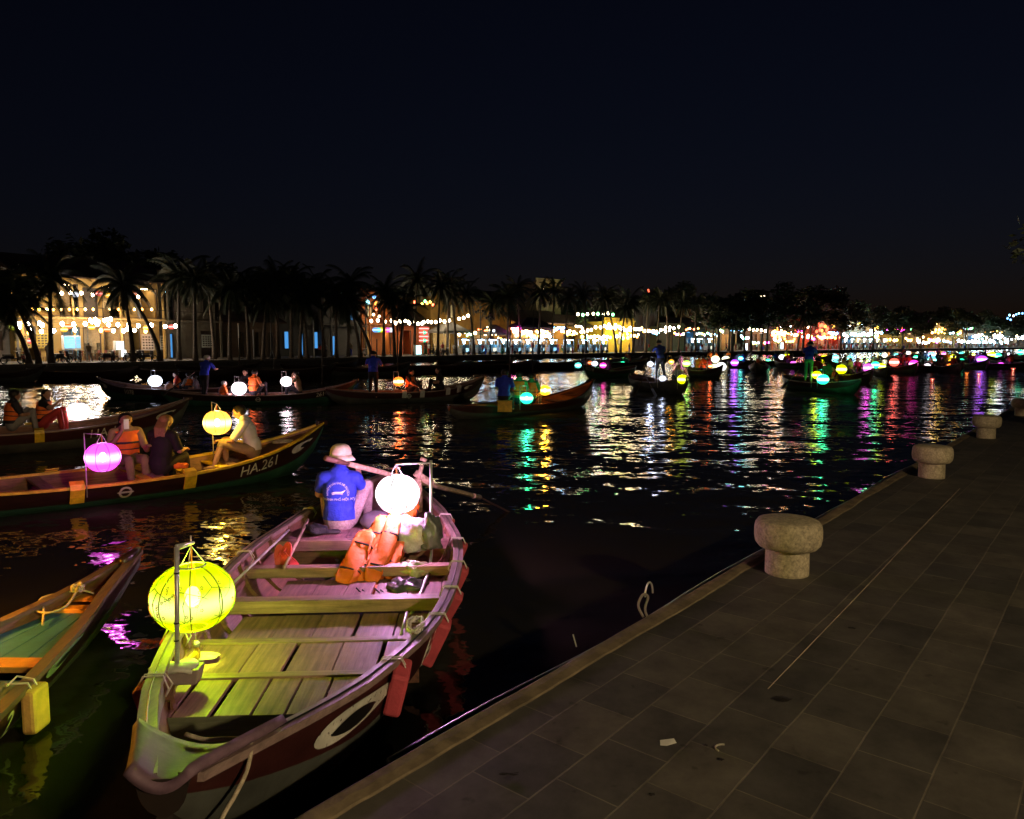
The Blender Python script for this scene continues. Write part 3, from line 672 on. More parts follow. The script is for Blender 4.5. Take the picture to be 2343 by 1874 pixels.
# foam fenders tied along both rails
def fender(x, side, L=.30, w=.13, th=.06, tilt=.18, drop=.03):
    a = NH.D(x, drop, side, .045); b = NH.D(x, drop + L, side, .05); b = Vector((x + tilt * L, b.y, a.z - L * .97)); 
    d = (b - a); Ln = d.length; d.normalize(); sx = Vector((1, 0, 0)); sx = (sx - d * sx.dot(d)).normalized(); sy = d.cross(sx)
    q = Matrix((sx, sy, d)).transposed(); t = MB(); t.box(tuple((a + b) / 2), (w, th, Ln), rot=q); o = t.build('fender', M['foam'], NB, bevel=.018)
    hw, zg, zk = NH.st(x); t = MB()
    for dx in (-.012, .014):
        t.tube([(x + dx, side * (hw + .055), zg - .05), (x + dx, side * (hw + .03), zg + .006), (x + dx, side * (hw - .07), zg + .01), (x + dx * 2, side * (hw - .10), zg - .05), (x - .03, side * (hw - .06), zg - .12)], .004, 5)
    t.build('fender_cord', M['plastic_cord'], NB)
for x, L, w, tl in ((2.06, .245, .19, .10), (1.22, .30, .13, .15), (.62, .30, .12, .2), (-.02, .24, .12, .1), (-.75, .22, .11, .1), (-1.6, .2, .1, 0)): fender(x, 1, L, w, .095, -tl)
for x in (2.25, 1.42, .30, -.42, -1.9): fender(x, -1, .22, .12, .07, -.1)

# lantern pole near the bow with its wooden socket
pf = at_z(404, 1518, .53); pt = at_y(404, 1252, pf.y + .02); pa = at_y(437, 1245, pf.y + .35)
w_ = nl
t = MB(); t.tube([w_(pf + Vector((0, 0, -.12))), w_(pt)], .0125, 10); t.build('lantern_pole', M['steel'], NB, True)
t = MB()
for dz in (0, .028): t.tube([w_(pt + Vector((0, 0, -.01 + dz * .6))), w_(pa + Vector((dz * .5, 0, dz * .3)))], .009, 8)
t.tube([w_(pa), w_(pa + Vector((0, 0, .05)))], .004, 6); t.build('pole_arm', M['steel'], NB, True)
t = MB()
for k in (0.2, .35, .78):
    t = MB(); c = w_(pf.lerp(pt, k)); t.lathe([(.0145, -.004), (.0145, .004)], c, 10); t.build('cable_tie', M['black'], NB)
t = MB(); c = w_(pf); t.box((c.x, c.y + .03, c.z - .06), (.09, .17, .085), top=1.2); t.build('pole_socket', mat('socket_wood', (.3, .24, .22), .6), NB, bevel=.006)
t = MB(); n = 26; ring = []
for i in range(n):
    a = 2 * math.pi * i / n; rr = .13 + .02 * math.sin(3 * a); ring.append((c.x + rr * .55 * math.cos(a), c.y + rr * math.sin(a), c.z - .012 + .012 * math.sin(5 * a)))
t.add([(c.x, c.y, c.z + .01)] + ring, [(0, 1 + i, 1 + (i + 1) % n) for i in range(n)]); o = t.build('wrapping_cloth', mat('pale_cloth', (.6, .6, .5), .8), NB, True); so = o.modifiers.new('s', 'SOLIDIFY'); so.thickness = .018
lc = at_y(441, 1365, pf.y + .36); r_ = 95 / FPX * lc.y * .985
make_lantern('large yellow-green lantern with painted blossoms over the bow of the near boat', lc, r_, 'yellow', 1.35, 950, .83, .36, hook=pa + Vector((0, 0, -.01)), tassel=True, turn=.35)
LANT = [o for o in bpy.data.objects if o.name == 'lantern'][0]
def on_shade(az, h, r=r_, sq=.83, off=1.012):    # painted decoration on the silk
    a = math.asin(max(-1, min(1, h / (r * sq)))); rr = r * math.cos(a) ** .85
    return Vector((rr * off * math.cos(az), rr * off * math.sin(az), h * off))
pm = mat('branch_ink', (.16, .3, .02), .7, var=0); pr = mat('blossom_ink', (.45, .12, .02), .7, var=0)
br = MB()
def stroke(pts, w=.0014):
    out = []
    for (a0, h0), (a1, h1) in zip(pts[:-1], pts[1:]):
        for q in range(5): out.append(on_shade(lerp(a0, a1, q / 5), lerp(h0, h1, q / 5)))
    out.append(on_shade(*pts[-1])); br.tube(out, [w * (1.6 - 1.1 * i / len(out)) for i in range(len(out))], 4)
rng = random.Random(4)
for base in (-1.95, -1.1, -2.8, -.3):
    stroke([(base, r_ * .66), (base + .1, r_ * .42), (base + .35, r_ * .36), (base + .62, r_ * .28), (base + .8, r_ * .18)], .0017)
    stroke([(base + .1, r_ * .42), (base - .15, r_ * .25), (base - .4, r_ * .12)], .0014); stroke([(base + .3, r_ * .36), (base + .22, r_ * .1), (base + .26, -r_ * .2)], .0022)
    for k in range(5): stroke([(base + .25, -r_ * .34), (base + .25 + .22 * math.cos(k * .8), -r_ * .36 + .04 * math.sin(k * .8))], .0014)
br.build('painted_branch', pm, LANT)
bl = MB()
for k in range(44):
    az = rng.uniform(-3.3, .4); h = rng.uniform(-.28, .55) * r_
    for q in range(5):
        a = q * 1.257; p = on_shade(az + .028 * math.cos(a) / 1, h + .007 * math.sin(a), off=1.014); bl.ball(p, .0032, 4)
    for q in range(3): bl.ball(on_shade(az + rng.uniform(-.03, .03), h - .022 - q * .012, off=1.014), .0018, 4)
bl.build('painted_blossom', pr, LANT)

# stern lantern pole and the white lantern
sp = Vector((at_y(987, 1237, 6.62).x, 6.62, .42)); stp = at_y(986, 1054, 6.6); sa = at_y(906, 1062, 6.58)
bt = [w_(sp + Vector((0, 0, .02))), w_(stp)]
t = MB(); t.tube(bt, .0135, 10); t.tube([w_(stp + Vector((0, 0, -.02))), w_(sa)], .008, 8); t.tube([w_(sa), w_(sa + Vector((0, 0, -.03)))], .005, 6); t.build('lantern_pole', M['steel'], NB, True)
t = MB(); cv = [at_y(987, 1234, 6.62), at_y(987, 1270, 6.42), at_y(982, 1305, 6.15), at_y(968, 1345, 5.8), at_y(951, 1385, 5.45), at_y(940, 1408, 5.25)]
t.tube([w_(p) for p in cv], .014, 10); t.build('curved_tube', M['steel'], NB, True)
t = MB(); t.tube([w_(at_y(931, 1402, 5.0)), w_(at_y(918, 1455, 4.72))], .012, 8); t.build('short_tube', M['steel'], NB, True)
wc = at_y(910, 1130, 6.58)
make_lantern('brilliant white lantern beside the seated boatman of the near boat', wc, 52 / FPX * 6.58 * .985, 'white', 2.2, 2500, .86, .4, hook=sa, turn=.6, ribm=mat('rib_pale', (.25, .22, .2), .6, var=0))

# loose gear inside
def rod(a, b, r, m, label, cat, name, n=8, rb=None):
    t = MB(); t.tube([Vector(a), Vector(b)], [r, rb or r], n); o = t.build(name, m, None, True); return tag(o, label, cat)
rod(at_y(661, 1213, 6.75), at_y(534, 1334, 5.35) + Vector((0, 0, .0)), .010, M['steel'], 'thin steel rod leaning over the left rail of the near boat', 'rod', 'steel_rod')
rod(at_y(704, 1190, 7.15), at_y(650, 1300, 5.95), .017, wood('pale_pole', (.4, .27, .2), 'y'), 'short wooden pole leaning against the stern deck of the near boat', 'pole', 'wooden_pole', rb=.013)

# folded life vests, standing in a leaning row
def folded_vest(i, base, topp, w, th, lab):
    base, topp = Vector(base), Vector(topp); d = topp - base; L = d.length; d.normalize()
    root = thing('life_vest', lab, 'life vest', base, 0, 'orange life vests piled in the near boat')
    side = Vector((1, .25, 0)).normalized(); side = (side - d * side.dot(d)).normalized(); nn = d.cross(side)
    for q, (o0, sc) in enumerate(((-th * .55, 1.0), (th * .5, .93))):
        t = MB(); vs = []; nu, nv = 8, 12
        for a in range(nu * 2):
            ang = 2 * math.pi * a / (nu * 2)
            for b in range(nv + 1):
                v = b / nv; ww = w * .5 * (1 - .28 * v ** 3 - .2 * (1 - v) ** 6) * (1 if v < .93 else .7); tt = th * .5 * (1 - (2 * v - 1) ** 16 * .6)
                ww *= (1 - .25 * abs(2 * v - 1) ** 14); cx = math.copysign(abs(math.cos(ang)) ** .35, math.cos(ang)) * ww; cy = math.copysign(abs(math.sin(ang)) ** .4, math.sin(ang)) * tt
                wr = .009 * math.sin(9 * v + i * 2 + 3 * ang) + .006 * math.sin(23 * v + ang * 5 + i)
                vs.append(side * (cx + wr) + nn * (cy + o0 + wr * 1.5) + d * (L * v * sc))
        k = nv + 1; fs = [(a * k + b, ((a + 1) % (nu * 2)) * k + b, ((a + 1) % (nu * 2)) * k + b + 1, a * k + b + 1) for a in range(nu * 2) for b in range(nv)]
        fs += [tuple(a * k for a in range(nu * 2))[::-1], tuple(a * k + nv for a in range(nu * 2))]
        t.add(vs, fs); t.build('foam_panel', M['orange'], root, True)
    for v in (.22, .7):
        t = MB(); ring = []
        for a in range(17):
            ang = 2 * math.pi * a / 16; ring.append(side * math.copysign(abs(math.cos(ang)) ** .5, math.cos(ang)) * w * .5 + nn * math.copysign(abs(math.sin(ang)) ** .5, math.sin(ang)) * th * 1.08 + d * L * v)
        t.tube(ring, .009, 5); t.build('strap', M['strap'], root)
    t = MB(); t.tube([d * L * .96 - side * .06, d * (L + .05) - side * .02, d * (L + .05) + side * .03, d * L * .96 + side * .07], .006, 5); t.build('loop', M['orange'], root)
VV = [((786, 1342, 5.95), (846, 1222, 6.45), .19, .07, 'leftmost folded orange life vest of the pile, leaning on the thwart'), ((816, 1338, 6.02), (880, 1190, 6.62), .19, .07, 'tall folded orange life vest standing second in the pile'),
      ((848, 1340, 6.0), (908, 1188, 6.6), .16, .07, 'folded orange life vest in the middle of the pile, right under the white lantern'), ((878, 1328, 6.1), (930, 1196, 6.7), .14, .07, 'rightmost folded orange life vest, against the plastic bag')]
for i, (a, b, w, th, lab) in enumerate(VV): folded_vest(i, at_y(*a), at_y(*b), w, th, lab)
folded_vest(7, at_y(905, 1195, 7.3), at_y(945, 1150, 7.5), .25, .08, 'red-orange life vest lying behind the white lantern on the stern deck')
# vest ends and straps under the thwart
def crumple(c, r, m, name, label, cat, sz=.7, seed=1, amp=.25, seg=20, sx=1, sy=1, group=None):
    rg = random.Random(seed); t = MB(); t.ball((0, 0, 0), r, seg, sz=sz); ph = [rg.uniform(0, 6) for _ in range(8)]
    vs = []
    for v in t.v:
        p = Vector(v); n = p.normalized(); k = 1 + amp * (math.sin(5 * n.x + ph[0] + 3 * n.z) * math.cos(4 * n.y + ph[1]) + .5 * math.sin(11 * n.z + ph[2] + 5 * n.x) + .35 * math.sin(17 * n.x + 13 * n.y + ph[3]))
        p = p * k; vs.append((p.x * sx, p.y * sy, max(p.z, -r * sz * .6)))
    t.v = vs; o = t.build(name, m, None, True); o.location = c; return tag(o, label, cat, group)
crumple(at_y(845, 1345, 5.95), .12, M['orange'], 'life_vest', 'flattened orange life vest under the second thwart of the near boat', 'life vest', .28, 3, .3, sx=1.7)
crumple(at_y(770, 1338, 6.0), .06, M['orange'], 'strap_bundle', 'small orange strap bundle left of the piled vests under the thwart', 'straps', .3, 5, .3, sx=1.6)
t = MB()
for k in range(7):
    p = at_y(815 + 14 * k, 1345 + (k % 3) * 4, 5.75); t.tube([p, p + Vector((.05, -.04, -.03)), p + Vector((.03, -.10, -.035)), p + Vector((-.03, -.08, -.03))], .006, 5)
tag(t.build('loose_straps', M['strap'], None), 'tangle of dark buckled straps hanging out below the life vests', 'straps')
t = MB()
for k in range(6):
    p = at_y(795 - 9 * k, 1268 + 13 * k, 6.25); t.tube([p, p + Vector((-.05, 0, -.02)), p + Vector((-.06, -.04, -.05)), p + Vector((-.1, 0, -.05))], .011, 5)
tag(t.build('black_strap', M['strap'], None), 'black webbing straps trailing from the left side of the vest pile', 'straps')
plast = mat('bag_plastic', (.55, .5, .55), .28, 0, .35, 4, .02, 9, spec=.7); plast2 = mat('bag_grey', (.16, .17, .16), .3, 0, .5, 5, .02, 10, spec=.7)
crumple(at_y(948, 1228, 6.55), .19, plast, 'plastic_bag', 'pale translucent plastic bag glowing beside the life vests', 'bag', 1.0, 8, .16, 28, .95, .8)
crumple(at_y(985, 1225, 6.5), .135, plast2, 'plastic_bag', 'crumpled grey plastic bag draped round the foot of the lantern pole', 'bag', 1.35, 12, .2, 28, .75, .8)
crumple(at_y(945, 1302, 6.15), .115, mat('bag_yellow', (.4, .42, .2), .3, 0, .4, 6, .02, 12), 'plastic_bag', 'small yellowish plastic bag on the thwart under the grey bag', 'bag', .55, 21, .25, 24, 1.3)
crumple(at_y(930, 1345, 5.85), .13, mat('bag_dark', (.07, .075, .07), .3, 0, .4, 6, .02, 12), 'plastic_bag', 'dark plastic sack under the second thwart beside the right side', 'bag', .5, 31, .25, 24, 1.2)
crumple(at_y(862, 1192, 7.25), .14, mat('sack_grey', (.14, .12, .15), .5, 0, .3), 'sack', 'dark grey rounded sack between the boatman and the vests', 'sack', .75, 41, .08, 20, 1.2)
cap_o = crumple(at_z(722, 1212, .455), .10, mat('fur_black', (.01, .01, .013), .75, 0, .4, 30, .01, 80), 'cloth_cap', 'black crumpled cap lying left of the boatman', 'cap', .55, 51, .2, 22, 1.2)
b_ = crumple(at_z(757, 1216, .42), .06, mat('cloth_char', (.04, .035, .04), .8), 'rag', 'small charcoal rag between the black cap and the boatman', 'rag', .25, 55, .3, 16, 1.7)
# red flip-flops
for i, (px, py, rot) in enumerate(((640, 1278, .3), (655, 1272, -.2), (668, 1290, .9))):
    p = at_y(px, py, 6.2); root = thing('flip_flop', ['red flip-flop standing leftmost against the side of the near boat', 'red flip-flop upright in the middle of the three', 'red flip-flop lying rightmost beside the wooden pole'][i], 'sandal', p, rot)
    t = MB(); n = 18; ol = [(.045 * math.cos(2 * math.pi * j / n) * (1 + .15 * math.sin(2 * math.pi * j / n)), .12 * math.sin(2 * math.pi * j / n)) for j in range(n)]
    q = Matrix.Rotation(R(62 if i < 2 else 25), 3, 'X'); vs = [q @ Vector((x, y, 0)) for x, y in ol] + [q @ Vector((x, y, .018)) for x, y in ol]
    t.add(vs, [tuple(range(n))[::-1], tuple(range(n, 2 * n))] + [(j, (j + 1) % n, n + (j + 1) % n, n + j) for j in range(n)]); t.build('sole', mat('flip_red', (.6, .06, .05), .5), root)
    t = MB(); t.tube([q @ Vector((-.035, -.01, .02)), q @ Vector((0, .03, .05)), q @ Vector((0, .07, .02)), q @ Vector((0, .03, .05)), q @ Vector((.035, -.01, .02))], .006, 5); t.build('thong', mat('flip_red', (.6, .06, .05), .5), root)
# yellow cloth with a white scrap below the tassel
crumple(at_z(470, 1505, .385) + Vector((0, 0, .01)), .055, mat('pale_scrap', (.55, .58, .5), .8), 'paper_scrap', 'pale crumpled scrap on the deck under the yellow tassel', 'scrap', .16, 61, .2, 16, 1.6)

# oar with its post
oa, ob = at_y(745, 1048, 7.02), at_y(1098, 1138, 9.3); od = (ob - oa).normalized()
oroot = thing('oar', 'long wooden oar behind the neck of the boatman in the near boat', 'oar', oa)
t = MB(); t.tube([Vector((0, 0, 0)), od * .33], [.028, .024], 10); t.build('grip', mat('grip_dark', (.16, .08, .06), .6), oroot, True)
t = MB(); t.tube([od * .32, (ob - oa) * .5, (ob - oa)], [.026, .028, .03], 10); t.tube([(ob - oa) * .94, (ob - oa) + od * .05], [.034, .008], 10); t.build('shaft', wood('oar_wood', (.6, .42, .32), 'x'), oroot, True)
oc = at_y(1190, 1168, 9.9); t = MB(); t.beam(ob - oa, oc - oa + Vector((0, 0, -.1)), .05, .015); t.build('blade', M['darkwood'], oroot)
pb = Vector((at_y(955, 1140, 7.9).x, 7.9, .42)); pt2 = at_y(966, 1064, 7.9)
t = MB(); t.tube([w_(pb), w_(at_y(957, 1095, 7.9))], [.055, .045], 8); t.tube([w_(at_y(957, 1095, 7.9)), w_(pt2)], [.03, .02], 8); t.tube([w_(at_y(962, 1049, 7.9)), w_(at_y(976, 1055, 7.9))], .022, 8)
t.beam(w_(at_y(950, 1082, 7.9)), w_(at_y(990, 1108, 7.95)), .06, .07); t.build('oar_post', wood('oar_wood', (.6, .42, .32), 'x'), NB, True)

# ropes
t = MB(); pts = []
for i in range(90):
    a = i * .55; rr = .085 + .02 * math.sin(i * 1.3); pts.append(Vector((1.50 + rr * math.cos(a) * 1.2, NH.iw(1.5, .45) + .01 + rr * .5 * math.sin(a) - .05, NH.st(1.5)[1] + .01 + .015 * math.sin(i * 2.1) + .0003 * i)))
t.tube(pts, .006, 5); t.build('rope_coil', M['plastic_cord'], NB, True)
bow_r = [at_z(425, 1680, .70), at_z(470, 1692, .69), at_z(520, 1690, .70), at_y(556, 1692, 2.74), at_y(574, 1702, 2.66), at_y(566, 1760, 2.58), at_y(538, 1820, 2.5), at_y(505, 1880, 2.44), at_y(480, 1980, 2.4)]
def smooth_pts(p, k=6):
    out = []; T = [(i, v.x, v.y, v.z) for i, v in enumerate(p)]
    for i in range((len(p) - 1) * k + 1): out.append(Vector(interp(T, i / k) if 0 < i / k < len(p) - 1 else T[0 if i == 0 else -1][1:]))
    return out
t = MB(); t.tube(smooth_pts(bow_r), .0085, 8); tag(t.build('mooring_rope', M['rope'], None, True), 'beige mooring rope hanging from the bow of the near boat', 'rope')

# the boatman, seen from behind
mp = at_z(778, 1207, .40); mp.z = .40
J = pose_sit(.0, pelvis=(0, 0, .12), chest=(.02, 0, .40), neck=(.045, 0, .60), head=(.08, -.01, .715), look=(.96, -.28, -.05), sL=(.03, .17, .53), sR=(.03, -.17, .53),
             hL=(.04, .09, .10), hR=(.04, -.10, .10), kL=(.24, .20, .40), kR=(.16, -.27, .42), aL=(.42, .10, .06), aR=(.34, -.24, .05), tL=(.54, .11, .02), tR=(.48, -.25, .02),
             eL=(.12, .24, .34), wL=(.30, .14, .42), eR=(.16, -.24, .36), wR=(.36, -.16, .46), hdL=(.7, -.3, .3), hdR=(.7, .2, .3), pnL=(0, 0, 1), pnR=(0, 0, 1))
pat = mat('patterned_cloth', (.42, .33, .33), .85, 0, .35, 60, .004, 30)
BM = make_person(J, 'boatman in blue printed shirt and beige hat, sitting back to camera in the near boat', mp, R(93), .0095,
    [w_shirt(M['blue'], .016, .75), w_trousers(pat)], M['skin'], None, 0, (M['hat'], 'brim'), True, scale=.95)
# print on the back of the shirt: curved line of words, boat mark, straight line
def on_back(u, v):
    """u metres to the right, v metres up from the middle of the back, laid on the shirt"""
    import mathutils
    return u, v
def back_print(person, items, z0, m, lean=0, d=.5):
    sh = [c for c in person.children if c.name.startswith('shirt')][0]; bpy.context.view_layer.update()
    dg = bpy.context.evaluated_depsgraph_get(); ev = sh.evaluated_get(dg); me = ev.to_mesh()
    from mathutils.bvhtree import BVHTree
    bvh = BVHTree.FromPolygons([v.co.copy() for v in me.vertices], [tuple(p.vertices) for p in me.polygons]); ev.to_mesh_clear()
    mb = MB()
    for vs, fs in items:
        out = []
        for (u, v) in vs:
            h = bvh.ray_cast(Vector((-d, -u, z0 + v)), Vector((1, 0, 0))); out.append((h[0].x - .006, -u, z0 + v) if h[0] else (-.15, -u, z0 + v))
        mb.add(out, fs)
    return mb.build('shirt_print', m, person)
def arc_text(s, size, rad, span):
    vs, fs = text_mesh(s, size); w = max(v.x for v in vs); out = []
    for v in vs:
        a = math.pi / 2 + span / 2 - span * v.x / w; r = rad + v.y; out.append((r * math.cos(a), r * math.sin(a)))
    return out, fs
def flat_text(s, size, y):
    vs, fs = text_mesh(s, size); w = max(v.x for v in vs); return [(v.x - w / 2, v.y + y) for v in vs], fs
boatmark = ([(-.07, .005), (-.035, 0), (.05, 0), (.085, .035), (.04, .02), (-.03, .02), (-.06, -.012), (.06, -.012), (.045, -.005), (-.055, -.004)], [(0, 1, 5), (1, 2, 4, 5), (2, 3, 4), (6, 7, 8, 9)])
prt = mat('print_white', (.6, .62, .75), .8, var=0)
back_print(BM, [arc_text('NGHIỆP ĐOÀN GHE BƠI DU LỊCH', .030, .098, 3.6), flat_text('THÀNH PHỐ HỘI AN', .036, -.075), boatmark], .385, prt)

# ================================================================ promenade, bollards
E1 = Vector((-.73, 2.46, 0)); ED = (Vector((8.6, 13.73, 0)) - E1).normalized(); EN = Vector((ED.y, -ED.x, 0))   # EN points inland
def quay_at(s, o, z=.6): p = E1 + ED * s + EN * o; return Vector((p.x, p.y, z))
def paving_mat():
    m = bpy.data.materials.new('paving'); m.use_nodes = True; nt = m.node_tree; b = nt.nodes['Principled BSDF']
    tc = nt.nodes.new('ShaderNodeTexCoord'); mp = nt.nodes.new('ShaderNodeMapping'); mp.inputs['Rotation'].default_value = (0, 0, 0); nt.links.new(tc.outputs['Object'], mp.inputs[0])
    nz0 = nt.nodes.new('ShaderNodeTexNoise'); nz0.inputs['Scale'].default_value = 1.3; nt.links.new(mp.outputs[0], nz0.inputs['Vector'])
    va = nt.nodes.new('ShaderNodeVectorMath'); va.operation = 'MULTIPLY_ADD'; va.inputs[1].default_value = (.02, .02, 0); nt.links.new(nz0.outputs['Color'], va.inputs[0]); nt.links.new(mp.outputs[0], va.inputs[2])
    bk = nt.nodes.new('ShaderNodeTexBrick'); bk.inputs['Scale'].default_value = 1; bk.inputs['Brick Width'].default_value = .37; bk.inputs['Row Height'].default_value = .275
    bk.inputs['Mortar Size'].default_value = .004; bk.inputs['Mortar Smooth'].default_value = .3; bk.inputs['Bias'].default_value = -.1; bk.offset = .45
    bk.inputs['Color1'].default_value = (.095, .085, .068, 1); bk.inputs['Color2'].default_value = (.05, .048, .044, 1); bk.inputs['Mortar'].default_value = (.15, .13, .095, 1)
    nt.links.new(va.outputs[0], bk.inputs['Vector'])
    nz = nt.nodes.new('ShaderNodeTexNoise'); nz.inputs['Scale'].default_value = 3.2; nz.inputs['Detail'].default_value = 8; nz.inputs['Roughness'].default_value = .7; nt.links.new(mp.outputs[0], nz.inputs['Vector'])
    rp = nt.nodes.new('ShaderNodeValToRGB'); rp.color_ramp.elements[0].position = .32; rp.color_ramp.elements[0].color = (.45, .45, .45, 1); rp.color_ramp.elements[1].position = .7; rp.color_ramp.elements[1].color = (1.35, 1.35, 1.35, 1)
    nt.links.new(nz.outputs[0], rp.inputs[0])
    mx = nt.nodes.new('ShaderNodeMix'); mx.data_type = 'RGBA'; mx.blend_type = 'MULTIPLY'; mx.inputs[0].default_value = 1; nt.links.new(bk.outputs[0], mx.inputs[6]); nt.links.new(rp.outputs[0], mx.inputs[7])
    n3 = nt.nodes.new('ShaderNodeTexNoise'); n3.inputs['Scale'].default_value = 9; n3.inputs['Detail'].default_value = 3; nt.links.new(mp.outputs[0], n3.inputs['Vector'])
    r3 = nt.nodes.new('ShaderNodeValToRGB'); r3.color_ramp.elements[0].position = .66; r3.color_ramp.elements[0].color = (1, 1, 1, 1); r3.color_ramp.elements[1].position = .73; r3.color_ramp.elements[1].color = (.35, .33, .3, 1); nt.links.new(n3.outputs[0], r3.inputs[0])
    m2 = nt.nodes.new('ShaderNodeMix'); m2.data_type = 'RGBA'; m2.blend_type = 'MULTIPLY'; m2.inputs[0].default_value = .8; nt.links.new(mx.outputs[2], m2.inputs[6]); nt.links.new(r3.outputs[0], m2.inputs[7])
    nt.links.new(m2.outputs[2], b.inputs['Base Color']); b.inputs['Roughness'].default_value = .68
    bp = nt.nodes.new('ShaderNodeBump'); bp.inputs['Distance'].default_value = .004; bp.invert = True
    ad = nt.nodes.new('ShaderNodeMath'); ad.operation = 'MULTIPLY_ADD'; ad.inputs[1].default_value = .35; nt.links.new(nz.outputs[0], ad.inputs[0]); nt.links.new(bk.outputs['Fac'], ad.inputs[2])
    nt.links.new(ad.outputs[0], bp.inputs['Height']); nt.links.new(bp.outputs[0], b.inputs['Normal'])
    return m
# promenade slab in a frame whose x runs along the edge
pr_ang = math.atan2(ED.y, ED.x)
mb = MB(); S0, S1 = -14, 420
mb.box(((S0 + S1) / 2, -(.10 + 30), -.35 + .0), (S1 - S0, 60, .7))
pv = mb.build('pavement', paving_mat()); pv.location = (E1.x, E1.y, .6); pv.rotation_euler = (0, 0, pr_ang); tag(pv, kind='structure')
# worn concrete coping with an uneven inner edge
mb = MB(); vs = []; fs = []; n = 900; rg = random.Random(9); wob = 0
for i in range(n + 1):
    s = lerp(S0, 60, i / n); wob = wob * .82 + rg.uniform(-.004, .004); oo = .004 * math.sin(s * 3.1) + wob * .5
    vs += [(s, oo, -.5), (s, oo, .0), (s, -.02 + oo, .012), (s, -.06 + wob, .012), (s, -.105 + wob * 1.5, .006), (s, -.14, -.02)]
for i in range(n):
    for j in range(5): fs.append((i * 6 + j, i * 6 + j + 1, i * 6 + 6 + j + 1, i * 6 + 6 + j))
mb.add(vs, fs); o = mb.build('kerb', mat('coping', (.165, .125, .075), .85, 0, .45, 7, .006, 30)); o.location = (E1.x, E1.y, .6); o.rotation_euler = (0, 0, pr_ang); tag(o, kind='structure')
mb = MB(); mb.box(((60 + S1) / 2, -.05, -.25), (S1 - 60, .12, .53)); o = mb.build('kerb', MATS['coping']); o.location = (E1.x, E1.y, .6); o.rotation_euler = (0, 0, pr_ang); tag(o, kind='structure')
# dark stone river wall under it
mb = MB(); mb.box(((S0 + S1) / 2, -.16, -.9), (S1 - S0, .2, 1.2)); o = mb.build('quay_wall', mat('wall_stone', (.045, .04, .035), .8, 0, .4, 4, .01, 9)); o.location = (E1.x, E1.y, .48); o.rotation_euler = (0, 0, pr_ang); tag(o, kind='structure')
# black hose along the outside edge
mb = MB(); pts = []
for i in range(80):
    s = lerp(.45, 12, i / 79); pts.append(quay_at(s, -.055 - .012 * math.sin(s * 1.7), .535 + .012 * math.sin(s * 2.3)))
mb.tube(pts, .03, 10); tag(mb.build('black_pipe', mat('black_rubber', (.012, .012, .013), .35, 0, .2), None, True), 'thick black pipe running along the outside of the quay edge', 'pipe')
# iron loops and rope end by the pipe
p = at_z(1512, 1372, .6); mb = MB(); mb.tube([p + ED * (.05 * math.cos(a)) + Vector((-.02, .02, .01 + .085 * math.sin(a))) - EN * .06 for a in [math.pi * i / 12 for i in range(13)]], .006, 6)
tag(mb.build('mooring_ring', M['steel'], None, True), 'thin iron hoop standing at the quay edge left of the first stone bollard', 'hoop')
p = at_z(1472, 1412, .58); mb = MB(); mb.tube(smooth_pts([p, p + Vector((-.03, .01, .07)), p + Vector((.0, .03, .13)), p + Vector((.03, .02, .12)), p + Vector((.01, .0, .05)), p + Vector((.03, -.02, -.01))]), .008, 6)
tag(mb.build('rope_end', mat('rope_grey', (.2, .17, .16), .9), None, True), 'knotted grey rope end sticking up from the black pipe', 'rope')
p = at_z(1319, 1480, .5); mb = MB(); mb.tube([p, p + Vector((-.02, .01, .07))], .004, 6); tag(mb.build('iron_spike', M['steel'], None), 'short thin iron spike rising from the water by the quay', 'spike')
# bollards
stone = mat('granite', (.43, .37, .25), .8, 0, .42, 55, .004, 70)
BP = [(1.33 + 2.41 - 1.33 - .42, 5.2)]
bw = []
for i, (px, py, sc) in enumerate(((1800, 1310, 1.0), (2131, 1092, .97), (2256, 1002, .95), (2338, 951, .95), (2420, 905, .95))):
    p = at_z(px, py, .6)
    mb = MB(); R1, R2 = .232 * sc, .15 * sc
    mb.lathe([(R2, -.01), (R2 * 1.01, .02), (R2, .17), (R2 * 1.0, .19)], (0, 0, 0), 40)
    root = thing('bollard', ['granite mushroom bollard nearest the camera, warm light on its side', 'granite bollard second from the camera on the quay edge', 'granite bollard third from the camera, small and pale against the water', 'granite bollard fourth from the camera, cut by the right edge of the photo', 'farthest granite bollard beyond the right edge'][i], 'bollard', p, i * .7, 'stone mooring bollards on the quay')
    if i == 4: bpy.data.objects.remove(root); continue
    mb.build('shaft', stone, root, True)
    mb = MB(); pr2 = [(R2 * .98, .18), (R1 * .86, .195), (R1 * .965, .225), (R1, .27), (R1, .325), (R1 * .975, .36), (R1 * .90, .385), (R1 * .78, .393), (.001, .398)]
    mb.lathe(pr2, (0, 0, 0), 48); mb.build('cap', stone, root, True)
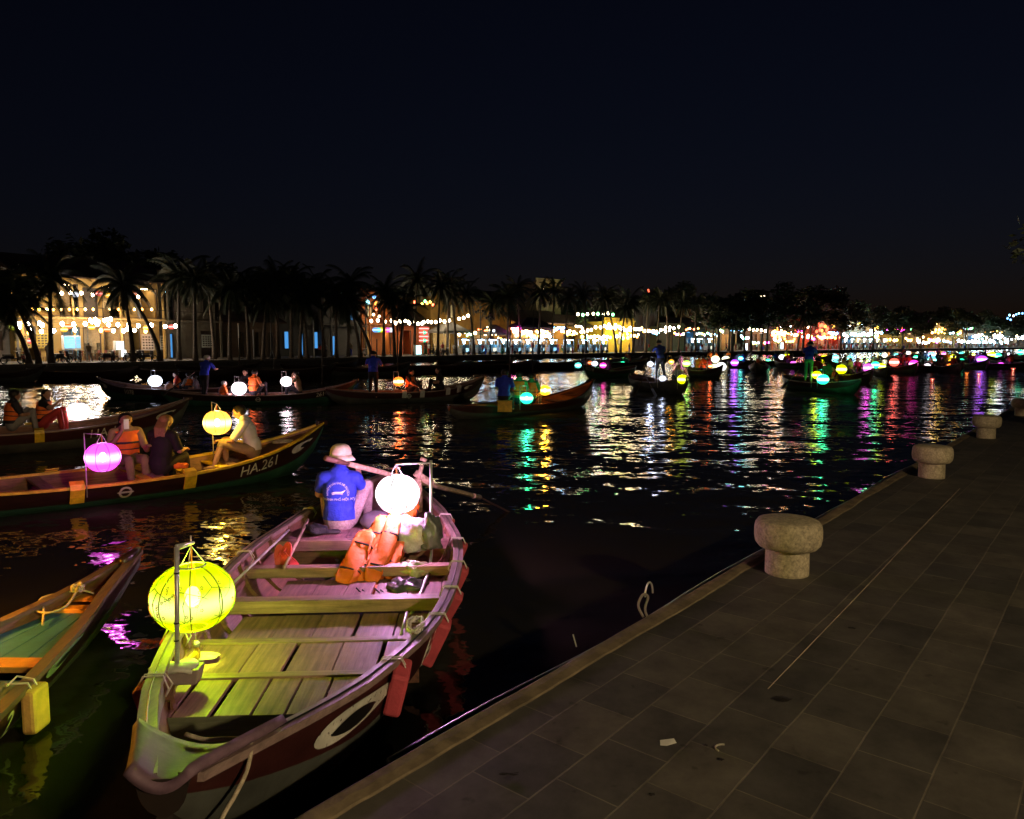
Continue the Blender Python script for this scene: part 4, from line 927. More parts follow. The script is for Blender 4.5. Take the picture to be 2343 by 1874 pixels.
# cable in the paving seam, litter, stains
mb = MB(); a, b = at_z(1757, 1576, .601), at_z(2196, 1118, .601); mb.tube([a, a.lerp(b, .3) + Vector((.004, 0, 0)), a.lerp(b, .6) - Vector((.006, 0, 0)), b], .002, 5)
tag(mb.build('cable', mat('pale_cable', (.42, .33, .24), .6), None), 'thin pale cable lying in a seam of the dark paving', 'cable')
p = at_z(1528, 1699, .603); mb = MB(); mb.add([(-.035, -.02, 0), (-.01, -.03, .004), (.035, -.005, .002), (.03, .022, .006), (.0, .018, .002), (-.03, .012, .004)], [(0, 1, 2, 3, 4, 5)])
o = mb.build('paper_scrap', mat('paper', (.62, .6, .56), .8, var=.05)); o.location = p; so = o.modifiers.new('s', 'SOLIDIFY'); so.thickness = .001; tag(o, 'torn white paper scrap lying on the dark paving', 'paper')
for k, (px, py, sx, sy, lab) in enumerate(((1790, 1600, .05, .03, 'dark wet leaf litter beside the pale cable on the paving'), (1950, 1437, .03, .02, 'small dark leaf on the paving far right of the cable'), (1613, 1705, .013, .012, 'round dark spot of litter right of the paper scrap'), (1651, 1738, .018, .012, 'dark leaf below the curled straw on the paving'), (1168, 1772, .05, .012, 'thin dark twig litter near the bottom of the paving'), (1490, 1818, .014, .012, 'dark leaf fragment near the lower edge of the photo'))):
    p = at_z(px, py, .603); rg = random.Random(k); mb = MB(); n = 14
    ring = [(sx * math.cos(2 * math.pi * j / n) * rg.uniform(.5, 1.1), sy * math.sin(2 * math.pi * j / n) * rg.uniform(.5, 1.1), rg.uniform(0, .004)) for j in range(n)]
    mb.add([(0, 0, .006)] + ring, [(0, 1 + j, 1 + (j + 1) % n) for j in range(n)]); o = mb.build('leaf_litter', mat('wet_leaf', (.015, .012, .01), .6), None); o.location = p; tag(o, lab, 'litter')
p = at_z(1657, 1712, .605); mb = MB(); mb.tube([p + Vector((.035 * math.cos(a), .03 * math.sin(a), 0)) for a in [lerp(1.3, 3.8, i / 8) for i in range(9)]], .004, 5)
tag(mb.build('drinking_straw', mat('straw_pale', (.4, .38, .3), .6), None), 'short curled pale straw on the paving right of the paper scrap', 'straw')
# street lamp behind the camera that lights the promenade
root = thing('street_lamp', 'tall warm street lamp standing on the promenade behind the camera', 'street lamp', (6.8, -5.2, .6))
mb = MB(); mb.lathe([(.16, 0), (.14, .3), (.07, .5), (.05, 4.6), (.03, 4.7)], (0, 0, 0), 16); mb.build('post', M['darkwood'], root, True)
mb = MB(); mb.ball((0, 0, 4.9), .17, 14); mb.build('globe', emitter('globe_glow', (1, .74, .40), 2800), root, True)
# ================================================================ boat with the yellow rail, left
B3, H3, L3 = make_boat('long wooden boat with yellow rail and yellow pads, three passengers, number HA.261', (-3.36, 13.0), (-8.25, 8.55), 1.66, .335, .86, .48, 'hull', 'under_green', 'yellowrail',
                       'HA.261', .46, .17, .5, ring=True, pads=(-.62, -.22, .22), floor='inner', thw=(-.3, .12, .5), eflip=True, inner='inner', eyel=.5)
w3 = W2L(B3)
# yellow painted benches along the inside
mb = MB()
for x in (.3, .9, 1.5): a = H3.iw(x, .28); mb.box((x, 0, .27), (.2, 2 * a, .03))
mb.build('bench', M['yellow'], B3, bevel=.004)
mb = MB(); pts = []
for i in range(60): a = i * .5; pts.append(Vector((2.55 + .18 * math.cos(a), .0 + .1 * math.sin(a), H3.st(2.55)[1] - .04 + i * .0004)))
mb.tube(pts, .012, 5); mb.build('rope_coil', M['rope'], B3, True)
# its people
def sit_at(px, py, y, z): p = at_y(px, py, y); return Vector((p.x, y, z))
yb = 10.25
J = pose_sit(.34, eR=(.16, -.26, .66), wR=(.30, -.11, .92), hdR=(.1, .25, .9), pnR=(-1, 0, 0), eL=(.17, .26, .58), wL=(.38, .22, .67), hdL=(.9, -.1, .3), pnL=(0, 0, -1), look=(.98, -.05, 0.05),
             kL=(.40, .16, .48), kR=(.40, -.06, .49), aL=(.36, .2, .08), aR=(.36, -.02, .08), tL=(.5, .22, .03), tR=(.5, -.02, .03))
top_tan = mat('blouse_tan', (.34, .25, .13), .85, 0, .2)
WP = make_person(J, 'dark-haired woman in orange life vest holding a phone before her face', in_boat(B3, 283, .28, .06), R(-48), .0095,
                 [w_shirt(top_tan, .014, .8), w_trousers(M['tan'])] + vest_w(M['orange'], J), M['skin2'], M['hair'], .3, None, True, face=True, scale=.98)
mb = MB(); ph = Vector(J['wR']) + Vector((.045, .05, .10)); mb.box(tuple(ph), (.010, .075, .15), .15)
o = mb.build('phone', mat('phone_white', (.6, .58, .56), .3, emit=(1, .9, .8), estr=.12), None, bevel=.004); o.parent = None
o.matrix_world = Matrix.Translation(WP.location) @ Matrix.Rotation(R(-48), 4, 'Z') @ Matrix.Scale(.98, 4); tag(o, 'pale smartphone held up in front of the woman in the orange vest', 'phone')
J = pose_sit(.28, chest=(.05, 0, .69), sL=(.07, .175, .82), sR=(.07, -.175, .82), neck=(.09, 0, .89), head=(.14, 0, .99), look=(.9, .2, -.25), eL=(.18, .27, .62), wL=(.36, .16, .64), kL=(.4, .16, .46), kR=(.4, -.1, .46))
make_person(J, 'woman in black top with long blonde hair sitting with her back to the camera', in_boat(B3, 362, -.28, .06), R(75), .0095,
            [w_shirt(M['blackc'], .02, .95), w_trousers(M['blackc'])], M['skin2'], M['hair_b'], .38, None, True)
J = pose_sit(.22, pelvis=(-.02, 0, .32), chest=(.05, 0, .61), neck=(.11, 0, .80), head=(.17, 0, .91), look=(.95, .0, -.2), sL=(.09, .18, .74), sR=(.09, -.18, .74), eL=(.26, .24, .48), wL=(.46, .09, .47), eR=(.26, -.24, .48), wR=(.46, -.07, .46),
             hL=(.0, .1, .30), hR=(.0, -.1, .30), kL=(.43, .17, .44), kR=(.43, -.13, .44), aL=(.56, .17, .08), aR=(.42, -.10, .08), tL=(.7, .18, .03), tR=(.56, -.11, .03), hdL=(.8, -.5, 0), hdR=(.8, .5, 0), curl=.9)
MW = make_person(J, 'man in white short-sleeved shirt and tan shorts sitting forward with hands together', in_boat(B3, 573, -.05, .20), R(192), .0095,
                 [w_shirt(M['shirtw'], .022, .95), w_trousers(M['tan'], False)], M['skin2'], M['hair'], 0, None, True, face=True, scale=1.0)
tag(crumple(in_boat(B3, 405, -.35, .40), .10, M['orange'], 'life_vest', 'orange life vest lying beside the blonde woman in the boat', 'life vest', .5, 71, .2, 20, 1.3))
c3 = at_y(235, 1046, 9.55)
hk = c3 + Vector((0, 0, .30)); pole3 = c3 + Vector((-.3, .12, 0))
boat_pole(B3, Vector((pole3.x, pole3.y, .2)), Vector((pole3.x, pole3.y, hk.z)), hk, .008)
make_lantern('round pink-violet lantern hanging over the side of the boat with the yellow rail', c3, 38 / FPX * 9.55, 'pink', 3.2, 300, .88, .45, hook=hk, turn=.9, ribm=mat('rib_violet', (.25, .01, .3), .6, var=0))
c3 = at_y(497, 967, 11.6); hk = c3 + Vector((0, 0, .3)); boat_pole(B3, Vector((c3.x - .2, c3.y + .3, .2)), Vector((c3.x - .2, c3.y + .3, hk.z)), hk, .008)
make_lantern('bright yellow lantern half hidden behind the man in the white shirt', c3, 31 / FPX * 11.6, 'gold', 2.6, 900, .9, .4, hook=hk, ribm=mat('rib_amber', (.4, .2, .01), .6, var=0))

# ================================================================ boat behind it at the left edge
B4, H4, L4 = make_boat('brown boat with grey bottom behind the yellow-railed boat, two passengers in orange vests', (-7.75, 17.6), (-13.2, 13.2), 1.7, .44, .95, .7, 'hull_red', 'under_grey', 'rail', 'HA 10', .36, .19, .40, ring=False, pads=(.1,), floor='inner', eflip=True, eyel=.5)
vs, fs = roundel(.1); H4.decal(vs, fs, -.75, .19, -1, M['worn'], B4, 'round_emblem', .009)
J = pose_sit(.2); JA = pose_sit(.2, eR=(.24, -.30, .62), wR=(.46, -.34, .80), hdR=(.7, -.1, .5), look=(.9, -.4, .1))
make_person(J, 'passenger in orange life vest and dark shirt at the left edge of the photo', (at_y(28, 978, 16.0).x, 16.0, .2), R(50), .013, [w_shirt(M['darkc'], .014, .95), w_trousers(M['greyc'])] + vest_w(M['orange'], J), M['skin'], M['hair'], scale=1.0)
make_person(JA, 'passenger in orange life vest reaching an arm over the white lantern', (at_y(100, 968, 16.4).x, 16.4, .2), R(15), .013, [w_shirt(M['blackc'], .014, .8), w_trousers(M['redc'])] + vest_w(M['orange'], JA), M['skin'], M['hair'], scale=1.0)
c4 = at_y(179, 942, 16.9); hk = c4 + Vector((0, 0, .33)); boat_pole(B4, Vector((c4.x - .3, c4.y, .2)), Vector((c4.x - .3, c4.y, hk.z)), hk, .008)
make_lantern('glaring white-pink lantern over the boat at the left edge', c4, 24 / FPX * 16.9, 'rose', 4, 420, .85, .4, hook=hk)

# ================================================================ boat at lower left
B2 = thing('rowing_boat', 'boat with blue deck and orange cross boards cut off by the lower left corner', 'boat', (0, 0, 0), 0)
b2bow, b2st = Vector((-3.26, 6.15, 0)), Vector((-3.32, -.20, 0)); d2 = b2bow - b2st; B2.location = (b2bow + b2st) / 2; B2.rotation_euler = (0, 0, math.atan2(d2.y, d2.x))
H2 = Hull([(t * 3.3, w, zg, zk) for t, w, zg, zk in ((-1, .15, .45, .2), (-.8, .4, .36, 0), (-.4, .62, .31, -.14), (0, .66, .30, -.15), (.17, .60, .30, -.15), (.345, .49, .305, -.14), (.6, .31, .33, -.1), (.79, .15, .375, -.02), (1, .03, .46, .3))])
H2.shell(.45, B2, M['hull'], M['under_grey'], M['inner'], 40)
for sd in (1, -1): H2.gunwale(sd, B2, M['rail_dark'], .075, .035, n=50)
w2 = W2L(B2)
for wy, mname in ((5.36, 'orange_board'), (4.40, 'orange_board')):
    x = w2((0, wy, 0)).x; H2.cross(x, .27, .10 if wy > 5 else .14, .04, B2, mat('orange_board', (.55, .25, .05), .5, 0, .3, 6), 'cross_board')
bd = mat('blue_deck', (.035, .15, .36), .45, 0, .35, 3, .001, 20)
mb = MB(); x0, x1 = w2((0, 4.48, 0)).x, w2((0, 5.30, 0)).x; k = 4
for i in range(k):
    vs = []
    for x in (x0, x1):
        a = H2.iw(x, .245, .03); vs += [(x, lerp(-a, a, i / k) + .004, .245), (x, lerp(-a, a, (i + 1) / k) - .004, .245)]
    mb.add(vs + [(v[0], v[1], v[2] - .02) for v in vs], [(0, 2, 3, 1), (0, 1, 5, 4), (1, 3, 7, 5), (3, 2, 6, 7), (2, 0, 4, 6)])
mb.build('blue_deck', bd, B2)
mb = MB(); x0, x1 = w2((0, 5.42, 0)).x, w2((0, 5.9, 0)).x; vs = []
for i in range(6): x = lerp(x0, x1, i / 5); a = H2.iw(x, .285, .02); vs += [(x, -a, .288), (x, a, .288)]
mb.add(vs, [(2 * i, 2 * i + 2, 2 * i + 3, 2 * i + 1) for i in range(5)]); mb.build('bow_deck', mat('orange_board', (.55, .25, .05)), B2)
mb = MB(); xx = w2((0, 4.3, 0)).x; vs = []
for i in range(6): x = lerp(-2.6, xx, i / 5); a = H2.iw(x, .2, .03); vs += [(x, -a, .2), (x, a, .2)]
mb.add(vs, [(2 * i, 2 * i + 2, 2 * i + 3, 2 * i + 1) for i in range(5)]); mb.build('floor', bd, B2)
mb = MB(); mb.tube([b2bow - B2.location.copy() * 1 if False else w2(b2bow + Vector((0, -.15, .42))), w2(b2bow + Vector((.01, .05, .46))), w2(b2bow + Vector((.01, .14, .47)))], [.05, .035, .015], 8); mb.build('stem', M['hull'], B2, True)
vs, fs = eye_shape(.62, .085); ex = w2((0, 4.45, 0)).x; H2.decal(vs, fs, ex - .15, .085, -1, mat('eye_pale', (.22, .28, .26), .5), B2, 'painted_eye', .008, flip=False)
vs, fs = eye_shape(.5, .03, 16); H2.decal(vs, fs, ex - .02, .085, -1, M['black'], B2, 'painted_pupil', .013, flip=False)
vs, fs = text_mesh('HA.2', .2); tw = max(v.x for v in vs); vs = [(v.x + .12 * v.y, v.y) for v in vs]; H2.decal(vs, fs, w2((0, 3.9, 0)).x - tw, .21, -1, M['worn'], B2, 'registration_number', .009)
# yellow foam fender + rope
xf = w2((0, 4.05, 0)).x; a = H2.D(xf, .03, -1, .045); mb = MB(); mb.box((xf - .0, a.y, a.z - .11), (.15, .08, .26)); mb.build('fender', M['foam_y'], B2, bevel=.02)
mb = MB(); hw, zg, zk = H2.st(xf)
for dx in (-.03, .02): mb.tube([(xf + dx, -(hw + .05), zg - .05), (xf + dx, -(hw + .02), zg + .012), (xf + dx * 2, -(hw - .09), zg + .02), (xf - .1, -(hw - .05), zg + .03)], .006, 5)
mb.build('fender_cord', M['plastic_cord'], B2)
kn = at_z(178, 1350, .36); mb = MB(); pts = [kn + Vector((.03 * math.sin(i * 1.9), .035 * math.cos(i * 1.3), .02 + .03 * math.sin(i * 2.7))) for i in range(16)]
mb.tube(smooth_pts(pts, 4), .011, 6); mb.tube(smooth_pts([kn, kn + Vector((-.2, -.12, -.02)), at_z(100, 1395, .31), at_z(98, 1430, .27)], 5), .009, 6)
mb.tube(smooth_pts([kn, at_z(150, 1388, .32), at_z(110, 1402, .31), at_z(80, 1398, .31)], 5), .009, 6); mb.tube(smooth_pts([kn, at_z(195, 1352, .34), at_z(215, 1358, .31)], 4), .008, 6)
o = mb.build('tie_rope', M['rope'], None, True); tag(o, 'knotted beige rope lying over the bow boards of the lower left boat', 'rope')
make_lantern('amber lantern just outside the left edge lighting the lower left boat', (-4.0, 4.70, .85), .23, 'amber', 3, 3200, .85, .4, hook=(-4.0, 4.70, 1.2), ribm=MATS['rib_amber'])
boat_pole(B2, Vector((-3.72, 4.2, .25)), Vector((-3.72, 4.2, 1.2)), Vector((-4.0, 4.70, 1.2)), .011)

# ================================================================ boats in the middle distance
SEAT = {}; ST = {}
def template(key, J, voxel, hat=None, vest=False, trous=True, hairlen=0, sleeve=.8):
    r = make_person(J, 'x', (0, -60, -30), 0, voxel, [w_shirt(M['blue'], .014, sleeve), w_trousers(M['darkc'], trous)] + (vest_w(M['orange'], J) if vest else []), M['skin'], M['hair'] if not hat else None, hairlen, hat)
    SEAT[key] = r; return r
template('row', pose_row(), .018, (M['hat'], 'cap'))
template('stand', pose_stand(), .022, None); template('walk', pose_walk(), .022, None); template('standlong', pose_stand(eL=(.1, .2, 1.12), wL=(.22, .05, 1.2)), .022, None, False, True, .22)
template('sitvest', pose_sit(.18), .018, None, True); template('sit', pose_sit(.18), .018, None, False, True, 0)
template('sitreach', pose_sit(.18, eR=(.22, -.28, .5), wR=(.44, -.34, .42)), .018, None, True)
template('sitphone', pose_sit(.18, eR=(.2, -.24, .62), wR=(.2, -.10, .83), eL=(.2, .24, .62), wL=(.2, .10, .83)), .018, None, False)
template('chair', pose_sit(.32, hL=(.03, .09, .42), hR=(.03, -.09, .42), kL=(.42, .12, .47), kR=(.42, -.12, .47), aL=(.42, .12, .08), aR=(.42, -.12, .08), tL=(.55, .12, .03), tR=(.55, -.12, .03)), .022)
def put(key, label, x, y, z, rz, colors=None, sc=1.0, group=None):
    c = copy_tree(SEAT[key], None, colors); c.location = (x, y, z); c.rotation_euler = (0, 0, rz); c.scale = (sc,) * 3; c['label'] = label
    if group: c['group'] = group
    return c
def putp(key, label, px, y, z, rz, colors=None, sc=1.0, group=None):
    return put(key, label, at_y(px, 800, y).x, y, z, rz, colors, sc, group)
def lant(label, px, py, y, rpx, key, st=1.6, power=None, hook=.28, boat=None, seg=20, side=.2, group=None):
    c = at_y(px, py, y); r = rpx / FPX * y; hk = c + Vector((0, 0, r + hook * .6))
    if boat is not None: boat_pole(boat, Vector((c.x - side, c.y + .1, .25)), Vector((c.x - side, c.y + .1, hk.z)), hk, .012)
    return make_lantern(label, c, r, key, st, power, .88, .3, hook=hk, seg=seg, group=group)
C = lambda **k: {a: (M[b] if isinstance(b, str) else b) for a, b in k.items()}
def oar(label, px0, py0, y0, px1, py1, y1, r=.02):
    a, b = at_y(px0, py0, y0), at_y(px1, py1, y1); root = thing('oar', label, 'oar', a); d = b - a
    t = MB(); t.tube([Vector((0, 0, 0)), d * .7], r, 6); t.build('shaft', M['darkwood'], root, True); t = MB(); t.beam(d * .7, d, .12, .02); t.build('blade', M['darkwood'], root); return root

B5, H5, L5 = make_boat('green-bottomed boat pointing left with a bluish white lantern near its bow', (-17.0, 30.2), (-10.6, 28.6), 1.5, .46, .85, .6, 'hull', 'under_green', 'rail', '1078', .30, .19, .42, eflip=False, eyel=.6, n=28)
lant('bluish white lantern glowing over the green-bottomed boat', 355, 872, 29.0, 15, 'cool', 3.5, 900, boat=B5)
putp('sitvest', 'child in orange vest sitting in the green-bottomed boat', 405, 29.4, .15, R(200), C(shirt='redc'), .95)
putp('sitreach', 'passenger in orange vest beside the green-bottomed boat lantern, arm out', 432, 29.0, .12, R(150), C(shirt='greyc'), .98)
putp('sit', 'pale-clothed passenger sitting low at the stern of the green-bottomed boat', 448, 28.8, .05, R(190), C(shirt='greyc'), .95)
tag(crumple(at_y(388, 886, 28.9), .17, mat('bag_peach', (.6, .3, .2), .7), 'bag', 'small round peach-coloured bag on the rail of the green-bottomed boat', 'bag', .9, 81, .1, 14))

B6, H6, L6 = make_boat('dark boat with green bottom carrying two bright white-pink lanterns and a standing boatman', (-6.0, 28.4), (-12.6, 26.4), 1.5, .36, .85, .6, 'hull', 'under_green', 'rail', '2610', .55, .16, .42, ring=True, eflip=True, eyel=.4, n=28)
putp('row', 'standing boatman in blue shirt and white cap stretching his arm to the right', 465, 26.7, .18, R(80), C(trousers='blackc', hat='white'), 1.0)
oar('oar crossing in front of the standing boatman on the left', 445, 852, 26.2, 372, 905, 25.2)
lant('white-pink lantern in front of the orange-vested passenger, left of two', 547, 889, 27.0, 17, 'rose', 4, 900, boat=B6)
lant('white-pink lantern before the man with the phone, right of two', 655, 873, 28.0, 13, 'rose', 4, 600, boat=B6)
putp('sitvest', 'passenger in orange vest behind the left white-pink lantern', 577, 27.6, .15, R(60), C(shirt='orange'), 1.1)
putp('sitvest', 'passenger in orange vest bending down beside the standing boatman', 505, 27.0, -.08, R(40), C(shirt='orange', hair='white'), .95)
putp('sit', 'dark-clothed passenger sitting behind the left white-pink lantern', 563, 28.2, .2, R(250), C(shirt='blackc'), 1.05)
putp('sitphone', 'man in dark green vest looking at his phone by the right white-pink lantern', 681, 28.3, .1, R(190), C(shirt='tan'), 1.08)
B7, H7, L7 = make_boat('brown mid-river boat with pale side pads and a standing boatman in blue', (-1.1, 29.4), (-6.9, 27.2), 1.5, .42, .98, .6, 'hull_red', 'under_grey', 'rail', None, 0, .17, .42, ring=True, eflip=True, pads=(-.1, .12, .45, .6), padm='white', eyel=.4, n=28)
putp('row', 'standing boatman in dark blue shirt seen from behind at the stern in mid river', 853, 27.5, .2, R(95), C(trousers='blackc', hat='blackc'), 1.08)
lant('round red-white lantern in front of the passenger in orange', 912, 873, 27.7, 12, 'orange', 3.5, 420, boat=B7)
putp('sitreach', 'passenger in orange vest leaning an arm on the rail in mid river', 936, 28.2, .2, R(-20), C(shirt='blackc'), 1.05)
putp('sit', 'dark-clothed passenger sitting near the bow in mid river', 1008, 28.7, .22, R(190), C(shirt='blackc', trousers='blackc'), 1.08)
M['orange_paint'] = mat('orange_paint', (.5, .15, .03), .5, 0, .35, 4)
B8, H8, L8 = make_boat('red-brown boat with lit orange interior, boatman on a yellow crate and a green lantern', (2.95, 26.6), (-1.85, 21.4), 1.6, .34, .95, .46, 'hull_red', 'under_grey', 'hull_red', 'HA 071', .66, .17, .45, eflip=True, eye=False, floor='orange_paint', inner='orange_paint', thw=(.1, .45), n=30)
putp('chair', 'boatman in blue shirt with round print sitting on the yellow crate', 1153, 21.75, .22, R(75), C(shirt='blue', trousers='blackc'), 1.1)
mb = MB(); mb.box((0, 0, .15), (.42, .3, .3)); mb.box((0, 0, .31), (.44, .32, .03)); mb.box((0, -.156, .15), (.36, .01, .18)); o = mb.build('crate', M['yellow']); o.location = (at_y(1155, 800, 21.6).x, 21.55, .25); tag(o, 'yellow plastic crate under the boatman with the round print', 'crate')
putp('sitvest', 'left of two passengers in green and orange vests behind the green lantern', 1187, 22.7, .25, R(80), C(shirt='greenc'), 1.12)
putp('sitvest', 'right of two passengers in green and orange vests behind the green lantern', 1215, 23.1, .22, R(70), C(shirt='greenc'), 1.08)
lant('green lantern at the side of the boat in the centre of the river', 1205, 911, 21.9, 15, 'green', 3.5, 400, boat=B8)
lant('amber lantern over the lit orange interior of the centre boat', 1247, 893, 23.2, 13.5, 'amber', 3, 900, boat=B8)
oar('oar slanting left from the boatman on the yellow crate', 1138, 885, 21.6, 1072, 908, 21.4)
B9, H9, L9 = make_boat('small dark boat end-on with cyan, orange, white and pink lanterns', (4.5, 46.5), (8.6, 51.5), 1.7, .5, .9, .7, 'hull', 'under_green', 'rail', '0218', .8, .2, .42, eye=False, n=20)
lant('cyan lantern at the left of the four-lantern boat', 1323, 836, 48.0, 7, 'cyan', 3.5, 160, boat=B9); lant('orange lantern, second of the four-lantern boat', 1350, 830, 49.5, 5, 'orange', 1.5, None, boat=B9)
lant('bluish white lantern, third of the four-lantern boat', 1361, 832, 49.2, 7, 'cool', 2.2, 300, boat=B9); lant('pink lantern at the right of the four-lantern boat', 1380, 836, 49.0, 7, 'magenta', 3.5, 160, boat=B9)
for px, lab in ((1337, 'passenger sitting left in the four-lantern boat'), (1394, 'passenger sitting right in the four-lantern boat')): putp('sit', lab, px, 49.6, .3, R(120), C(shirt='darkc'), 1.05)
B10, H10, L10 = make_boat('pale end-on boat with a standing boatman and a yellow lantern at its bow', (7.55, 31.6), (6.2, 38.2), 1.6, .46, .8, .7, 'under_grey', 'under_grey', 'rail', None, eye=False, n=24)
putp('row', 'boatman in navy shirt standing in the pale end-on boat', 1512, 33.6, .55, R(100), C(trousers='blackc', hat='blackc', shirt=mat('navy', (.02, .04, .25), .8)), 1.12)
putp('sitphone', 'passenger in the pale end-on boat with both hands at the head', 1553, 34.0, .2, R(250), C(shirt='greyc'), 1.05)
lant('yellow lantern at the bow of the pale end-on boat', 1562, 868, 31.9, 12, 'yellow', 3, 160, boat=B10); lant('cold white lantern left of the navy-shirted boatman', 1488, 833, 33.4, 7, 'cool', 2.5, 500, boat=B10, side=-.25)
lant('orange-yellow lantern behind the passenger with raised hands', 1536, 828, 39, 6.5, 'amber', 1.8, 200, boat=B10)
lant('pale violet-white lantern beside the legs of the navy-shirted boatman', 1516, 866, 33.0, 8, 'cool', 1.6, 150, boat=B10)
oar('left crossing oar of the pale end-on boat', 1486, 836, 33.3, 1450, 905, 31.5); oar('right crossing oar of the pale end-on boat', 1474, 855, 33.3, 1500, 905, 31.8)
B12, H12, L12 = make_boat('greenish boat end-on at right with a cyan lantern and a standing boatman', (15.0, 31.6), (14.2, 38.4), 1.7, .44, .72, .62, 'hull', 'under_green', 'rail', None, eye=False, n=24)
putp('row', 'boatman in blue shirt and green trousers standing in the greenish end-on boat', 1852, 33.4, .5, R(60), C(trousers='greenc', hat='blackc'), 1.12)
lant('cyan-green lantern at the front of the greenish end-on boat', 1883, 868, 32.0, 13, 'green', 4, 300, boat=B12); lant('yellow lantern peeking out left of the cyan-green lantern', 1869, 858, 33.0, 10, 'yellow', 3, 150, boat=B12)
putp('sit', 'green-clothed passenger behind the cyan-green lantern', 1898, 34.2, .3, R(60), C(shirt='greenc'), 1.15); putp('sitvest', 'orange-vested passenger at the right of the greenish end-on boat', 1915, 33.6, .2, R(160), C(shirt='redc'), 1.0)
putp('sit', 'passenger in red behind the greenish end-on boat', 1870, 36.5, .5, R(60), C(shirt='redc'), 1.05)
oar('oar of the greenish end-on boat reaching to the left', 1828, 845, 33.2, 1788, 890, 32)
# farther boats: (bow px, stern px, depth bow, depth stern, label, people, lanterns)
FB = [
 ((1655, 47.5), (1575, 50.5), 'long low boat with orange-vested passengers left of centre right', [(1598, 'orange'), (1610, 'orange'), (1625, 'redc')], [(1571, 832, 6, 'lime'), (1650, 839, 8.5, 'white'), (1625, 838, 3.5, 'orange')]),
 ((1722, 66), (1665, 68), 'dark boat with a standing boatman and a pale violet lantern', [(1690, 'greyc'), (1702, 'blue')], [(1681, 830, 6.5, 'violet'), (1695, 820, 4, 'cyan')]),
 ((1685, 80), (1615, 84), 'distant boat carrying two warm yellow lanterns', [(1625, 'orange'), (1640, 'orange'), (1668, 'orange')], [(1637, 822, 7, 'warm'), (1661, 823, 7, 'warm')]),
 ((2000, 41), (1912, 44), 'dark boat crowded with passengers at right with yellow and pink lanterns', [(1935, 'greyc'), (1950, 'shirtw'), (1963, 'redc'), (1975, 'shirtw')], [(1925, 845, 9, 'yellow'), (1987, 842, 8.5, 'pink'), (2003, 835, 7, 'green')]),
 ((2102, 54), (2030, 58), 'dark boat with red-clothed passengers and a magenta lantern', [(2060, 'redc'), (2070, 'redc'), (2079, 'orange')], [(2046, 829, 8, 'red'), (2091, 833, 8, 'magenta')]),
 ((2150, 78), (2112, 74), 'boat with two blue-white lanterns one above the other', [(2113, 'greyc'), (2121, 'greyc')], [(2132, 812, 6, 'blue'), (2132, 824, 7, 'cyan')]),
 ((2195, 69), (2155, 73), 'boat with an amber lantern and a small yellow lantern above', [(2168, 'orange'), (2176, 'tan')], [(2181, 829, 8, 'amber'), (2181, 816, 4, 'yellow')]),
 ((2262, 64), (2212, 68), 'boat with a violet lantern and white-shirted passengers', [(2222, 'redc'), (2232, 'shirtw'), (2240, 'shirtw')], [(2247, 823, 8, 'violet')]),
 ((2300, 88), (2262, 94), 'distant boat with a yellow and a green lantern', [(2275, 'darkc')], [(2269, 812, 6, 'yellow'), (2282, 816, 7, 'green')]),
 ((2348, 96), (2318, 101), 'distant boat at the right edge with green and pale lanterns', [(2330, 'darkc')], [(2335, 806, 5, 'green'), (2338, 822, 6, 'lime')]),
 ((1905, 95), (1868, 99), 'distant boat with small yellow and cyan lanterns', [(1895, 'darkc')], [(1886, 819, 5.5, 'yellow'), (1912, 818, 5.5, 'cyan')]),
 ((2062, 100), (2015, 104), 'distant boat with a warm lantern and a teal lantern', [(2040, 'darkc')], [(2024, 813, 4.5, 'warm'), (2051, 813, 4, 'cyan')]),
 ((2212, 112), (2180, 118), 'distant boat with a single teal lantern', [(2195, 'darkc')], [(2201, 811, 5, 'cyan')]),
 ((1815, 98), (1778, 102), 'distant boat with paired white and yellow lanterns', [(1800, 'darkc')], [(1789, 817, 5, 'cool'), (1801, 816, 5.5, 'yellow')]),
]
FBS = ['long low orange-vested boat', 'violet-lantern boat with a boatman', 'distant boat of two warm lanterns', 'crowded yellow and pink lantern boat', 'magenta lantern boat', 'blue-white lantern boat', 'amber lantern boat', 'violet lantern boat at right', 'yellow and green lantern boat', 'green lantern boat at the right edge', 'distant yellow and cyan lantern boat', 'distant warm and teal lantern boat', 'single teal lantern boat', 'distant white and yellow lantern boat']
for i, ((bp, by), (sp_, sy), lab, ppl, lns) in enumerate(FB):
    a, b = at_y(bp, 800, by), at_y(sp_, 800, sy); B, Hh, LL = make_boat(lab, (a.x, by), (b.x, sy), 1.5, .45, .85, .65, 'hull' if i % 2 else 'hull_red', 'under_grey', 'rail', None, eye=i == 3, n=14, deck=False, thw=(0,), group='boats far out on the river')
    lab = FBS[i]; ym = (by + sy) / 2
    for k, (px, cl) in enumerate(ppl):
        putp('sit' if cl != 'orange' else 'sitvest', '%s passenger in %s in the %s' % (ordn(k), {'orange': 'an orange vest', 'redc': 'red', 'blue': 'blue', 'greyc': 'grey', 'shirtw': 'white', 'tan': 'tan', 'darkc': 'dark clothes'}[cl], lab), px, ym + .2, .3, R(30 + 67 * k + 31 * i), C(shirt=cl), 1.1)
    for k, (px, py, rp, key) in enumerate(lns):
        kn_ = dict(yellow='yellow', white='white', orange='orange', cool='cold white', cyan='cyan', violet='violet', warm='warm white', green='green', pink='pink', red='red-white', magenta='magenta', blue='blue-white', amber='amber', lime='lime')[key]
        lant('%s%s lantern of the %s' % ('left ' if k == 0 and len(lns) > 1 else 'right ' if len(lns) > 1 else '', kn_, lab) if len(lns) < 3 else '%s %s lantern of the %s' % (ordn(k), kn_, lab), px, py, ym - .5, rp * 1.3, key, 3.6, 240, boat=B, seg=14)
